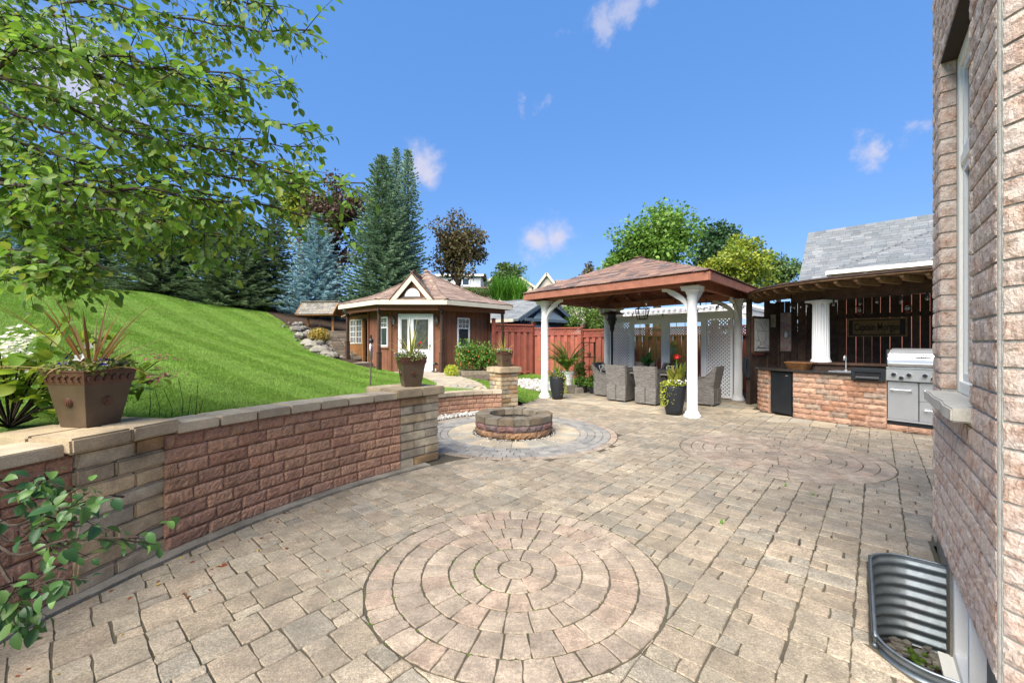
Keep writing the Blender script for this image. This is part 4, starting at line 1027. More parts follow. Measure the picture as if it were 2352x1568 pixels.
for (a, b) in ((.222, .472), (.512, .762)):
    fr_ = MB(); 
    for q in ((a, a+.012, .10, 2.02), (b-.012, b, .10, 2.02), (a+.012, b-.012, .10, .16), (a+.012, b-.012, 1.96, 2.02)):
        v = [sp(q[0], -.02), sp(q[1], -.02), sp(q[1], .02), sp(q[0], .02)]; fr_.prism([tuple(w_.xy) for w_ in v], q[2], q[3])
    fo = fr_.build('window', 'white_paint', sc)
    sbar('pane', a+.012, b-.012, .16, 1.96, .006, 0, 'glass', fo)
    for k_ in (1, 2, 3): sbar('muntin', a+(b-a)*k_/4-.0015, a+(b-a)*k_/4+.0015, .16, 1.96, .012, .0, 'brass', fo)
    for k_ in (1, 2, 3, 4): sbar('muntin', a+.012, b-.012, .16+1.8*k_/5-.003, .16+1.8*k_/5+.003, .014, .0, 'brass', fo)

# ------------------------------------------------------------------ red fence
def fence(label, posts, group='red fence runs', lat_h=.24):
    f = thing('wooden_fence', label, 'fence', (posts[0][0], posts[0][1], posts[0][2])); f['group'] = group
    for (x, y, z0, z1) in posts:
        mb = MB(); mb.box((x, y, (z0+z1)/2), (.1, .1, z1-z0), R(45)); po = mb.build('post', 'red_fence', f)
        c = MB(); c.box((x, y, z1+.012), (.13, .13, .024), R(45)); c.add([Vector((x, y, 0))+rot_z(R(45))@Vector((a*.065, b*.065, 0))+UP*(z1+.024) for a, b in ((-1, -1), (1, -1), (1, 1), (-1, 1))]+[(x, y, z1+.06)], [(0, 1, 4), (1, 2, 4), (2, 3, 4), (3, 0, 4)]); c.build('post_cap', 'grey_trim', po)
    bm_ = [unit_box('board', 'red_fence')]
    for (a, b) in zip(posts, posts[1:]):
        p, q = Vector(a[:3]), Vector(b[:3]); d = (q-p); d.z = 0; L = d.length; d.normalize(); n = Vector((d.y, -d.x, 0))
        z0 = min(a[2], b[2]); z1 = min(a[3], b[3])-.1; zl = z1-lat_h
        def rail(z, h, w=.09):
            mb = MB(); mb.beam(Vector((p.x, p.y, z))+d*.05, Vector((q.x, q.y, z))-d*.05, w, h); mb.build('rail', 'red_fence', f)
        rail(z1, .045); rail(zl, .045); rail(z0+.12, .06, .05)
        lattice(f, Vector((p.x, p.y, zl+.02))+d*.05, d, UP, 0, 0, L-.1, lat_h-.04, 'red_fence', .03, .055)
        n_b = int((L-.1)/.125); w = (L-.1)/n_b
        for i in range(n_b):
            c = Vector((p.x, p.y, 0))+d*(.05+w*(i+.5))+n*(.022 if i % 2 else -.022); h = zl-z0-.04
            piece('board', bm_[0], f, frame(c+UP*(z0+.03+h/2), d, Vector((-d.y, d.x, 0)), UP) @ Matrix.Diagonal((w*1.02, .018, h-.02, 1)))
    return f
fence('red board fence with lattice top beside the brown summer house', [(-.66, 14.82, .28, 2.25), (.80, 15.6, .22, 2.18)])
fence('red board fence with lattice top behind the potted palm', [(.80, 15.6, .14, 2.18), (2.56, 15.0, .06, 2.06)])
f3 = []
for t in (0, 2.5, 4.95, 7.4): v = Vector((2.56, 15.0, 0))-A2*t; f3.append((v.x, v.y, .0, 1.98))
fence('red board fence with lattice top seen through the white screen', f3)

# neighbour's white pergola beyond the fence
pg = thing('pergola', 'white pergola with slatted top beyond the red fence', 'pergola', (6.5, 11.75, 0))
pc = Vector((6.55, 11.75, 0)); pa_, pb_ = A2, B_
for (i, j) in ((.15, .15), (3.5, .15), (.15, 2.95), (3.5, 2.95)):
    mb = MB(); c = pc+pa_*i+pb_*j; mb.box(c+UP*1.12, (.12, .12, 2.25), R(45)); mb.build('post', 'white_paint', pg)
for j in (0, 3.1):
    mb = MB(); mb.beam(pc-pa_*.1+pb_*j+UP*2.34, pc+pa_*3.75+pb_*j+UP*2.34, .04, .19); mb.build('beam', 'white_paint', pg)
for i in (0, 3.65):
    mb = MB(); mb.beam(pc+pa_*i-pb_*.1+UP*2.33, pc+pa_*i+pb_*3.2+UP*2.33, .04, .18); mb.build('beam', 'white_paint', pg)
for k_ in range(22):
    mb = MB(); i = -.05+3.75*k_/21; mb.beam(pc+pa_*i-pb_*.22+UP*2.465, pc+pa_*i+pb_*3.35+UP*2.465, .035, .06); mb.build('slat', 'white_paint', pg)
for k_ in range(14):
    mb = MB(); j = -.1+3.3*k_/13; mb.beam(pc-pa_*.15+pb_*j+UP*2.515, pc+pa_*3.85+pb_*j+UP*2.515, .035, .035); mb.build('slat', 'white_paint', pg)
# ------------------------------------------------------------------ outdoor kitchen
kt = thing('outdoor_kitchen_counter', 'curved counter faced in peach split stone with dark granite top', 'counter', (5.6, 7.9, 0))
def kt_at(u):                                     # arc length where the front line crosses image direction u
    lo, hi = 0, KPATH.L
    best = 0; bd = 9
    for i in range(400):
        t = KPATH.L*i/399; p, d = KPATH.at(t); e = abs(p.x/p.y-u)
        if t > 1.0 and e < bd: bd = e; best = t
    return best
def knorm(d): return Vector((-d.y, d.x, 0))       # to the back of the counter
tf0, tf1 = kt_at((1767-CX)/FP), kt_at((1819-CX)/FP)
tg = kt_at((2037-CX)/FP)
def kblock(a, b, k_, h=.0955):
    m, d = KPATH.at((a+b)/2); nb_ = knorm(d)
    x = nb_.cross(UP)
    piece('stone', random.choice(KB), kt, frame(m+UP*((k_+.5)*h), x, nb_, UP) @ Matrix.Diagonal((b-a, .14, h*.98, 1)))
for k_ in range(9):
    for (s0, s1) in ((.35, tf0-.02), (tf1+.02, tg)):
        a = s0-(.1 if k_ % 2 else 0)
        while a < s1-.001:
            w = .235*random.uniform(.85, 1.15)
            if s0 < .5: w *= .55
            b = a+w
            if s1-b < .08: b = s1
            if b > s0+.03: kblock(max(a, s0), b, k_)
            a = b
a = tg
while a < tg+.95: kblock(a, a+.26, 0); a += .26
def off_poly(t0, t1, o0, o1, n=24):
    A = []; Bq = []
    for i in range(n+1):
        p, d = KPATH.at(t0+(t1-t0)*i/n); nb_ = knorm(d)
        A.append(p+nb_*o0); Bq.append(p+nb_*o1)
    return A, Bq
def ribbon(t0, t1, o0, o1, z0, z1, name, m, par, n=24, bevel=0):
    A, Bq = off_poly(t0, t1, o0, o1, n); mb = MB(); vs = []
    for a_, b_ in zip(A, Bq): vs += [a_+UP*z0, b_+UP*z0, b_+UP*z1, a_+UP*z1]
    fc = [(0, 1, 2, 3), (4*n+3, 4*n+2, 4*n+1, 4*n)]
    for i in range(n):
        for q in range(4): fc.append((4*i+q, 4*i+(q+1) % 4, 4*i+4+(q+1) % 4, 4*i+4+q))
    mb.add(vs, fc); return mb.build(name, m, par, bevel=bevel)
ribbon(.3, tf0-.03, .10, .55, 0, .858, 'core', 'concrete', kt); ribbon(tf1+.03, tg-.01, .12, .55, 0, .858, 'core', 'concrete', kt); ribbon(tf0-.03, tf1+.03, .5, .56, 0, .858, 'core', 'concrete', kt)
ribbon(.3, tg-.30, -.045, .60, .862, .892, 'countertop', 'granite', kt, bevel=.005)
ribbon(.9, tg+.5, .56, .60, .86, 1.0, 'back_board', 'dark_wood', kt); ribbon(1.0, tg+.5, .52, .86, 1.0, 1.035, 'ledge', 'dark_wood', kt)
ribbon(.9, tg+.5, .72, .76, 0, 1.0, 'rear_face', 'dark_wood', kt)
# fridge
p0, d0 = KPATH.at(tf0); p1, d1 = KPATH.at(tf1); fd = (p1-p0).normalized(); fn = knorm(fd); fn = fn if fn.x > 0 else -fn; fw = (p1-p0).length-.03; fm = (p0+p1)/2+fn*.02; fa = math.atan2(fd.y, fd.x)
fg = thing('bar_fridge', 'small black bar fridge built into the stone counter', 'fridge', tuple(fm+fn*.22))
mb = MB(); mb.box(fm+fn*.27+UP*.425, (fw, .44, .83), fa); mb.build('body', 'fridge', fg, bevel=.006)
mb = MB(); mb.box(fm+fn*.018+UP*.435, (fw, .045, .80), fa); dr = mb.build('door', 'fridge', fg, bevel=.008, seg=2)
mb = MB(); mb.box(fm-fn*.007+fd*(fw*.28)+UP*.775, (.05, .004, .014), fa); mb.build('badge', 'steel', dr)
mb = MB(); mb.box(fm-fn*.008+fd*(fw*.46)+UP*.5, (.014, .012, .5), fa); mb.build('edge_grip', 'black_plastic', dr)
# sink and tap
ts = kt_at((1930-CX)/FP); p, d = KPATH.at(ts); nb_ = knorm(d); nb_ = nb_ if nb_.x > 0 else -nb_; an_ = math.atan2(d.y, d.x)
sk = thing('bar_sink', 'small steel sink set in the granite counter', 'sink', tuple(p+nb_*.25+UP*.892))
mb = MB(); 
for (x, y, w, h) in ((0, -.155, .42, .03), (0, .155, .42, .03), (-.2, 0, .03, .28), (.2, 0, .03, .28)): mb.box(p+nb_*.25+UP*.897+rot_z(an_)@Vector((x, y, 0)), (w, h, .012), an_)
mb.build('rim', 'steel', sk, bevel=.003)
mb = MB(); mb.box(p+nb_*.25+UP*.8945, (.37, .28, .004), an_); mb.build('basin', 'steel_dark', sk)
tapp = p+nb_*.42-d*.05; tp = thing('bar_tap', 'tall chrome gooseneck tap over the bar sink', 'tap', tuple(tapp+UP*.892))
mb = MB(); pts = [tapp+UP*.892, tapp+UP*1.13]+[tapp+UP*1.13+Vector((0, 0, 1))*.045*math.sin(t)-nb_*.045*(1-math.cos(t)) for t in np.linspace(.3, math.pi, 8)]; pts.append(pts[-1]-UP*.04)
mb.tube(pts, .011, 8); mb.build('spout', 'steel', tp, smooth=True)
mb = MB(); mb.lathe([(.028, .892), (.024, .915), (.014, .925)], tapp, 12); mb.build('base', 'steel', tp)
mb = MB(); q = tapp+d*.16; mb.lathe([(.024, .892), (.024, .93), (.016, .95)], q, 12); mb.beam(q+UP*.955, q+UP*.955-nb_*.05, .012, .012); mb.build('handle', 'steel', tp)
# side shelf + grill
p, gd = KPATH.at(tg+.2); gd = (KPATH.at(tg+.45)[0]-KPATH.at(tg)[0]).normalized(); gn = knorm(gd); gn = gn if gn.x > 0 else -gn; ga_ = math.atan2(gd.y, gd.x); g0 = KPATH.at(tg)[0]
gr = thing('barbecue_grill', 'stainless steel barbecue with closed hood, knobs and cabinet doors', 'barbecue', tuple(g0+gd*.4+gn*.25+UP*.1))
def gbox(name, x0, x1, y0, y1, z0, z1, m, par=None, bevel=.004, seg=1):
    mb = MB(); mb.box(g0+gd*((x0+x1)/2)+gn*((y0+y1)/2)+UP*((z0+z1)/2), (x1-x0, y1-y0, z1-z0), ga_); return mb.build(name, m, par or gr, bevel=bevel, seg=seg)
GW = .86
gbox('cabinet', .005, GW, .03, .5, .175, .79, 'steel_dark'); gbox('kick_base', .005, GW, .02, .5, .098, .165, 'black_plastic'); gbox('base_trim', .003, GW, -.005, .03, .160, .185, 'steel')
d1_ = gbox('door', .012, .37, .0, .03, .19, .785, 'steel', bevel=.006, seg=2)
def handle(par, xa, xb, z):
    mb = MB(); 
    for x in (xa+.012, xb-.012): mb.box(g0+gd*x-gn*.018+UP*z, (.03, .036, .035), ga_)
    mb.tube([g0+gd*xa-gn*.036+UP*z, g0+gd*xb-gn*.036+UP*z], .009, 8); mb.build('handle', 'steel', par)
handle(d1_, .055, .30, .66)
for (z0, z1) in ((.50, .785), (.19, .495)):
    d_ = gbox('drawer', .385, .76, .0, .03, z0, z1, 'steel', bevel=.006, seg=2); handle(d_, .45, .70, (z0+z1)/2+.03)
cpn = gbox('control_panel', .0, GW, -.045, .03, .80, .985, 'steel', bevel=.01, seg=2)
for (x, z) in ((.10, .905), (.19, .855), (.28, .905), (.46, .905), (.55, .86), (.64, .905)):
    mb = MB(); c = g0+gd*x-gn*.045+UP*z
    mb.tube([c, c-gn*.012], .036, 16); ko = mb.build('knob_ring', 'steel', cpn, smooth=False)
    mb = MB(); mb.tube([c-gn*.012, c-gn*.045], [.028, .024], 14); mb.build('knob', 'black_plastic', ko)
gbox('front_lip', .0, GW, -.03, .02, .988, 1.02, 'steel', bevel=.004)
hd = MB(); prof = [(-.02, 1.03), (-.03, 1.07), (-.02, 1.14), (.03, 1.235), (.10, 1.29), (.20, 1.315), (.42, 1.315), (.48, 1.25), (.48, 1.03)]
for x in (.012, GW-.01): hd.v += [tuple(g0+gd*x+gn*y+UP*z) for y, z in prof]
n = len(prof); hd.f += [tuple(range(n)), tuple(range(n, 2*n))[::-1]]+[(i, (i+1) % n, n+(i+1) % n, n+i) for i in range(n)]
ho = hd.build('hood', 'steel', gr, bevel=.01, seg=2)
for x in (.0, GW-.012): gbox('hood_end_cap', x-.004, x+.014, -.025, .48, 1.03, 1.30, 'black_metal', ho)
mb = MB(); mb.tube([g0+gd*.05-gn*.075+UP*1.075, g0+gd*(GW-.05)-gn*.075+UP*1.075], .014, 10); 
for x in (.06, GW-.06): mb.box(g0+gd*x-gn*.05+UP*1.075, (.03, .06, .035), ga_)
mb.build('hood_handle', 'steel', ho)
mb = MB(); c = g0+gd*.45-gn*.004+UP*1.185                                # maker's crest on the hood
sl_ = Vector((gn.x*.47, gn.y*.47, .88)).normalized(); no_ = gd.cross(sl_); no_ = no_ if no_.dot(gn) < 0 else -no_
c = g0+gd*.43+gn*.002+UP*1.178+no_*.004
for i in range(10):
    t0, t1 = math.pi*i/10, math.pi*(i+1)/10
    mb.beam(c+gd*.05*math.cos(t0)+sl_*.05*math.sin(t0), c+gd*.05*math.cos(t1)+sl_*.05*math.sin(t1), .008, .010, up=no_)
for k_ in (-.02, 0, .02): mb.beam(c+gd*k_, c+gd*k_*1.3+sl_*.038, .008, .008, up=no_)
mb.beam(c-gd*.085-sl_*.008, c+gd*.085-sl_*.008, .018, .008, up=no_); mb.build('emblem', 'black_metal', ho)
tsf = kt_at((1957-CX)/FP); q0 = KPATH.at(tsf)[0]; q1 = KPATH.at(tg)[0]; qd = (q1-q0); ql = qd.length; qd.normalize(); qn = knorm(qd); qn = qn if qn.x > 0 else -qn; qa = math.atan2(qd.y, qd.x)
sh_ = MB(); c = (q0+q1)/2
sh_.box(c+qn*.22+UP*.925, (ql-.02, .5, .10), qa); so = sh_.build('side_shelf', 'black_plastic', gr, bevel=.008)
mb = MB()
for (x, z, w, h) in ((0, .945, ql*.98, .06), (0, .80, ql*.98, .05), (-ql*.43, .87, ql*.12, .1), (ql*.43, .87, ql*.12, .1)): mb.box(c-qn*.045+qd*x+UP*z, (w, .03, h), qa)
mb.build('shelf_front', 'black_plastic', so, bevel=.006)
mb = MB(); mb.box(c-qn*.03+UP*.87, (ql*.8, .02, .1), qa); mb.build('shelf_recess', 'black_metal', so)
mb = MB(); mb.box(c-qn*.08+UP*.832, (ql*.68, .035, .032), qa); mb.build('towel_bar', 'steel_dark', so, bevel=.006)
# basket on the ledge
tb_ = kt_at((1800-CX)/FP); p, d = KPATH.at(tb_); nb_ = knorm(d); nb_ = nb_ if nb_.x > 0 else -nb_; an_ = math.atan2(d.y, d.x)
bk = thing('wicker_basket', 'low brown wicker basket on the granite counter', 'basket', tuple(p+nb_*.4+UP*.892))
mb = MB(); c = p+nb_*.38
for k_ in range(6):
    z = .905+.022*k_; w, h = .17+.012*k_, .10+.008*k_; mb.tube([c+rot_z(an_)@Vector((w*math.copysign(abs(math.cos(t))**.5, math.cos(t)), h*math.copysign(abs(math.sin(t))**.5, math.sin(t)), 0))+UP*(z+.004*math.sin(t*9+k_)) for t in np.linspace(0, 2*math.pi, 25)], .013, 5, cap=False)
mb.build('weave', 'basket', bk)
mb = MB(); mb.box(c+UP*.9, (.32, .18, .012), an_); mb.build('bottom', 'basket', bk)
mb = MB()
for i in range(26): mb.sphere(c+rot_z(an_)@Vector((random.uniform(-.13, .13), random.uniform(-.07, .07), 0))+UP*random.uniform(.95, 1.01), random.uniform(.015, .03), 6, 4, (1, 1, .5), .2)
mb.build('dried_filling', 'amber_leaf', bk)
# pavilion over the kitchen: plank walls, curved roof, rafters
kp = thing('bar_pavilion', 'dark stained plank bar pavilion with curved roof over the kitchen', 'pavilion', (6.4, 9.4, 0))
E0, E1, E2 = Vector((5.46, 9.50, 0)), Vector((6.45, 10.0, 0)), Vector((9.3, 7.5, 0))
pm = unit_box('plank', 'dark_wood')
def planks(a, b, z0, z1, gap=.008, w0=.15):
    d = b-a; L = d.length; d.normalize(); n = Vector((-d.y, d.x, 0)); s = 0
    while s < L-.02:
        w = min(w0*random.uniform(.8, 1.25), L-s); g = gap*random.choice((.3, .6, 1.3, 1.6)); c = a+d*(s+w/2)+n*random.uniform(-.006, .006)
        piece('plank', pm, kp, frame(c+UP*(z0+z1)/2, d, n, UP) @ Matrix.Diagonal((w-g, .03, z1-z0, 1))); s += w
planks(E0, E0.lerp(E1, .60), 0, 1.12, .003); planks(E0.lerp(E1, .60), E1, 0, 2.36, .003); planks(E1, E2, 0, 2.40)
for z in (.3, 2.0):
    mb = MB(); nn_ = Vector(((E2-E1).y, -(E2-E1).x, 0)).normalized(); nn_ = nn_ if nn_.x > 0 else -nn_; mb.beam(E1+nn_*.05+UP*z, E2+nn_*.05+UP*z, .05, .09); mb.build('rail', 'dark_wood', kp)
for p in (E0, E1, E2, E0.lerp(E1, .60)):
    mb = MB(); mb.box(p+UP*1.2, (.09, .09, 2.4), .5); mb.build('post', 'dark_wood', kp)
ROOF = [(5.95, 10.1), (5.50, 9.62), (5.22, 9.05), (5.10, 8.45), (5.16, 7.9), (5.33, 7.38), (5.60, 6.9), (5.96, 6.42), (6.36, 5.95), (6.8, 5.45), (7.3, 4.9)]
RP = Path([(v.x, v.y) for v in catmull([Vector((a, b, 0)) for a, b in ROOF], 8)]); NRP = 44
BACK = Path([(6.3, 10.55), (7.0, 10.05), (9.9, 7.5), (10.4, 6.8)])
z_e = lambda s: 2.46+.02*math.sin(s*3)
edge = [RP.at(RP.L*i/NRP)[0] for i in range(NRP+1)]; back = [BACK.at(BACK.L*i/NRP)[0] for i in range(NRP+1)]
mb = MB(); vs = []; n = NRP
for i in range(n+1):
    s = i/n; a, b = edge[i]+UP*z_e(s), back[i]+UP*2.60; vs += [a, b, b+UP*.035, a+UP*.035]
fc = [(0, 1, 2, 3), (4*n+3, 4*n+2, 4*n+1, 4*n)]
for i in range(n):
    for q in range(4): fc.append((4*i+q, 4*i+(q+1) % 4, 4*i+4+(q+1) % 4, 4*i+4+q))
mb.add(vs, fc); ro_ = mb.build('roof', 'rafter_wood', kp)
mb = MB(); mb.tube([edge[i]+UP*(z_e(i/n)+.04) for i in range(n+1)], .022, 6); mb.build('roof_edge', 'dark_wood', ro_)
for i in range(2, n, 2):
    a, b = edge[i], back[i]; d = (b-a).normalized(); s = d.cross(UP); p0_ = a+d*.05; q = a.lerp(b, .8); za, zq = z_e(i/n)-.006, z_e(i/n)+(2.60-z_e(i/n))*.8-.006
    prof = [p0_+UP*(za), q+UP*zq, q+UP*(zq-.11), p0_+d*.30+UP*(za-.11+.02), p0_+d*.12+UP*(za-.09), p0_+UP*(za-.045)]
    mb = MB(); mb.slab([v-s*.024 for v in prof], s*.048); mb.build('rafter', 'rafter_wood', kp)
A, Bq = [], []
hdr = MB(); vs = []; m_ = 30
for i in range(m_+1):
    p, d = KPATH.at(.55+(tg+1.2-.55)*i/m_); nb_ = knorm(d)
    a, b = p+nb_*.60, p+nb_*.74; vs += [a+UP*2.225, b+UP*2.225, b+UP*2.44, a+UP*2.44]
fc = [(0, 1, 2, 3), (4*m_+3, 4*m_+2, 4*m_+1, 4*m_)]
for i in range(m_):
    for q in range(4): fc.append((4*i+q, 4*i+(q+1) % 4, 4*i+4+(q+1) % 4, 4*i+4+q))
hdr.add(vs, fc); hdr.build('header', 'dark_wood', kp)
tcn_ = kt_at((1885-CX)/FP)
for t_ in np.linspace(tcn_-.35, tcn_+.2, 60):
    p, d = KPATH.at(t_); nb_ = knorm(d); nb_ = nb_ if nb_.x > 0 else -nb_; c = p+nb_*.69
    if c.x/c.y > (1885-CX)/FP: break
col = MB(); col.lathe([(.148, 1.09), (.142, 1.11), (.132, 2.15), (.13, 2.17)], c, 40, flute=.012, fl0=1.10, fl1=2.16); co = col.build('column', 'white_paint', kp)
cb = MB(); cb.lathe([(.17, 1.036), (.17, 1.062), (.155, 1.075), (.15, 1.095)], c, 32); cb.lathe([(.14, 2.16), (.16, 2.18), (.16, 2.185)], c, 32); cb.box(c+UP*2.205, (.36, .36, .038), an_); cb.build('base_and_capital', 'white_paint', co)
# plaque with urn relief on the end wall
pd = (E1-E0).normalized(); pnr = Vector((pd.y, -pd.x, 0)); pnr = pnr if pnr.y < 0 else -pnr
pl = thing('relief_plaque', 'cracked white plaster plaque with a flower urn relief in wooden frame', 'plaque', tuple(E0+pd*.34+pnr*.05+UP*1.2))
pc0 = E0+pd*.33+pnr*.05; 
def pbox(name, x0, x1, z0, z1, t0, t1, m, par): 
    mb = MB(); mb.prism([tuple((pc0+pd*x+pnr*y).xy) for x, y in ((x0, t0), (x1, t0), (x1, t1), (x0, t1))], z0, z1); return mb.build(name, m, par, bevel=.003)
pbox('panel', -.285, .285, 1.22, 1.97, 0, .03, 'plaque', pl)
for (x0, x1, z0, z1) in ((-.33, -.285, 1.17, 2.02), (.285, .33, 1.17, 2.02), (-.285, .285, 1.97, 2.02), (-.285, .285, 1.17, 1.22)): pbox('frame', x0, x1, z0, z1, -.03, .045, 'dark_wood', pl)
def pp_(x, z): return pc0+pd*x+pnr*.032+UP*z
urn = MB()
urn_c = [(-.15, 1.30), (.15, 1.30), (.10, 1.335), (.03, 1.36), (.035, 1.41), (.13, 1.49), (.16, 1.60), (.12, 1.68), (-.14, 1.68), (-.15, 1.60), (-.12, 1.49), (-.035, 1.41), (-.03, 1.36), (-.10, 1.335)]
urn.slab([pp_(x, z) for x, z in urn_c], pnr*.008); urn.build('urn_relief', 'plaque', pl, bevel=.003)
ln = MB(); ln.tube([pp_(x, z)+pnr*.007 for x, z in urn_c+urn_c[:1]], .005, 4)
for pts_ in ([(-.14, 1.66), (-.20, 1.76), (-.17, 1.85), (-.10, 1.80), (-.02, 1.84), (.05, 1.76)], [(.10, 1.68), (.16, 1.76), (.20, 1.86), (.13, 1.92), (.08, 1.86), (.12, 1.78)], [(-.28, 1.90), (-.1, 1.88), (.05, 1.72), (.02, 1.5), (.2, 1.35), (.28, 1.33)], [(-.28, 1.5), (-.15, 1.45), (-.05, 1.55), (.1, 1.62), (.28, 1.7)], [(-.2, 1.23), (-.15, 1.32), (-.05, 1.36), (.0, 1.45)], [(-.27, 1.27), (-.1, 1.29), (.1, 1.28), (.27, 1.29)]):
    ln.tube([pp_(x+random.uniform(-.004, .004), z) for x, z in [tuple(v.xy) for v in catmull([Vector((a, b, 0)) for a, b in pts_], 5)]], .0045, 4)
ln.build('crack_lines', 'plaque_line', pl)
# beige tile and leaded panel
def back_pt(u, z, off=.03):
    d = (E2-E1); t = (u*E1.y-E1.x)/(d.x-u*d.y); nn_ = Vector((d.y, -d.x, 0)).normalized(); nn_ = nn_ if nn_.x < 0 else -nn_; return E1+d*t+nn_*off+UP*z
bd_ = (E2-E1).normalized(); ba = math.atan2(bd_.y, bd_.x); bnr = Vector((bd_.y, -bd_.x, 0)); bnr = bnr if bnr.x < 0 else -bnr
tl_ = thing('wall_tile', 'small beige relief tile next to the urn plaque', 'tile', tuple(E0+pd*.80+pnr*.05+UP*1.75))
c = E0+pd*.80+pnr*.045; mb = MB(); mb.prism([tuple((c+pd*x+pnr*y).xy) for x, y in ((-.1, 0), (.1, 0), (.1, .02), (-.1, .02))], 1.78, 2.08); mb.build('slab', 'cap_stone', tl_, bevel=.004)
mb = MB(); mb.tube([c+pnr*.022+pd*x+UP*z for x, z in ((-.05, 1.84), (.0, 1.88), (.04, 1.95), (0, 2.0), (-.04, 1.96), (.02, 1.9))], .006, 4); mb.build('scroll', 'plaque_line', tl_)
sg = thing('leaded_glass_panel', 'tall leaded glass panel with oval jewel hung on the plank wall', 'glass panel', tuple(back_pt(.664, 1.3)))
c = back_pt(.664, 0, .035); hw = .105
def bb(name, x0, x1, z0, z1, t0, t1, m, par, cc=None):
    cc = cc or c; mb = MB(); mb.prism([tuple((cc+bd_*x+bnr*y).xy) for x, y in ((x0, t0), (x1, t0), (x1, t1), (x0, t1))], z0, z1); return mb.build(name, m, par)
bb('pane', -hw, hw, 1.22, 2.12, 0, .008, 'stained_glass', sg)
for (x0, x1, z0, z1) in ((-hw-.012, -hw, 1.2, 2.14), (hw, hw+.012, 1.2, 2.14), (-hw, hw, 2.12, 2.14), (-hw, hw, 1.2, 1.22)): bb('frame', x0, x1, z0, z1, -.004, .014, 'grey_trim', sg)
mb = MB(); P_ = lambda x, z: c+bd_*x+bnr*.01+UP*z
mb.tube([P_(.05*math.cos(t), 1.60+.10*math.sin(t)) for t in np.linspace(0, 2*math.pi, 17)], .004, 4)
for z in (1.36, 1.84): mb.tube([P_(-.05, z), P_(0, z+.05), P_(.05, z), P_(0, z-.05), P_(-.05, z)], .004, 4)
mb.tube([P_(0, 1.22), P_(0, 1.31)], .003, 4); mb.tube([P_(0, 1.41), P_(0, 1.5)], .003, 4); mb.tube([P_(0, 1.7), P_(0, 1.79)], .003, 4); mb.build('leading', 'steel_dark', sg)
mb = MB(); mb.sphere(P_(0, 1.60), .04, 10, 6, (1, 1, 1.9)); mb.build('jewel', 'white_paint', sg)
# sign board
sgn = thing('wooden_sign', 'framed wooden sign with carved gothic lettering on the plank wall', 'sign', tuple(back_pt(.885, 1.4)))
ua, ub = (1946-CX)/FP, (2084-CX)/FP; ca, cb2 = back_pt(ua, 0, .03), back_pt(ub, 0, .03); c = (ca+cb2)/2; hw = (cb2-ca).length/2; Ys = c.y; zt, zb_ = CH+(HY-730)/FP*Ys, CH+(HY-773)/FP*Ys
ORG[sgn.name] = c+UP*zb_; sgn.location = c+UP*zb_
bb('board', -hw, hw, zb_, zt, 0, .015, 'sign_dark', sgn, c)
for (x0, x1, z0, z1) in ((-hw, hw, zb_, zb_+.03), (-hw, hw, zt-.03, zt), (-hw, -hw+.03, zb_+.03, zt-.03), (hw-.03, hw, zb_+.03, zt-.03)): bb('frame', x0, x1, z0, z1, .0155, .035, 'rafter_wood', sgn, c)
bb('plate', -hw*.80, hw*.76, zb_+.055, zt-.055, .016, .026, 'sign_board', sgn, c)
cu = bpy.data.curves.new('lettering', 'FONT'); cu.body = 'Captain Morgan'; cu.size = 1; cu.extrude = .01; cu.align_x = 'CENTER'; cu.align_y = 'CENTER'; cu.offset = .012
to = bpy.data.objects.new('lettering', cu); COL.objects.link(to); bpy.context.view_layer.update()
me = bpy.data.meshes.new_from_object(to.evaluated_get(bpy.context.evaluated_depsgraph_get())); bpy.data.objects.remove(to)
vs = np.array([v.co[:] for v in me.vertices]); wtx = vs[:, 0].max()-vs[:, 0].min(); k_ = hw*1.5/wtx; kz = (zt-zb_)*.50/(vs[:, 1].max()-vs[:, 1].min())
me.materials.clear(); me.materials.append(MATS['lettering'])
xdir = bd_ if bd_.x > 0 else -bd_
piece('lettering', me, sgn, frame(c+bnr*.03+UP*(zb_+zt)/2, xdir, UP, bnr) @ Matrix.Diagonal((k_, kz, .2, 1)))
# red lanterns and festoon bulbs under the pavilion roof
for i, u in enumerate((.842, .955)):
    q = back_pt(u, 0, .35); z = 2.0; l = thing('storm_lantern', ('red storm lantern hanging above the wooden sign, next to the white column', 'red storm lantern hanging above the wooden sign, over the barbecue')[i], 'lantern', tuple(q+UP*z))
    mb = MB(); mb.lathe([(.06, z), (.062, z+.03), (.05, z+.045)], q, 12); mb.lathe([(.04, z+.16), (.05, z+.18), (.03, z+.21), (.012, z+.22)], q, 12); mb.build('tank_and_cap', 'red_glass', l)
    mb = MB(); mb.lathe([(.036, z+.045), (.048, z+.09), (.034, z+.16)], q, 12, cap=False); mb.build('globe', 'bulb_glass', l, smooth=True)
    mb = MB(); mb.tube([q+bd_*.065*math.cos(t)+UP*(z+.1+.14*math.sin(t)) for t in np.linspace(-.7, math.pi+.7, 13)], .004, 5); mb.build('wire_handle', 'black_metal', l)
pts = []
for i in range(0, 31, 5):
    p, d = KPATH.at(.75+(tg+.9-.75)*i/30); nb_ = knorm(d); pts.append(p+nb_*.585+UP*2.24)
bulb_string('string of clear bulbs along the dark pavilion header', pts, 12)

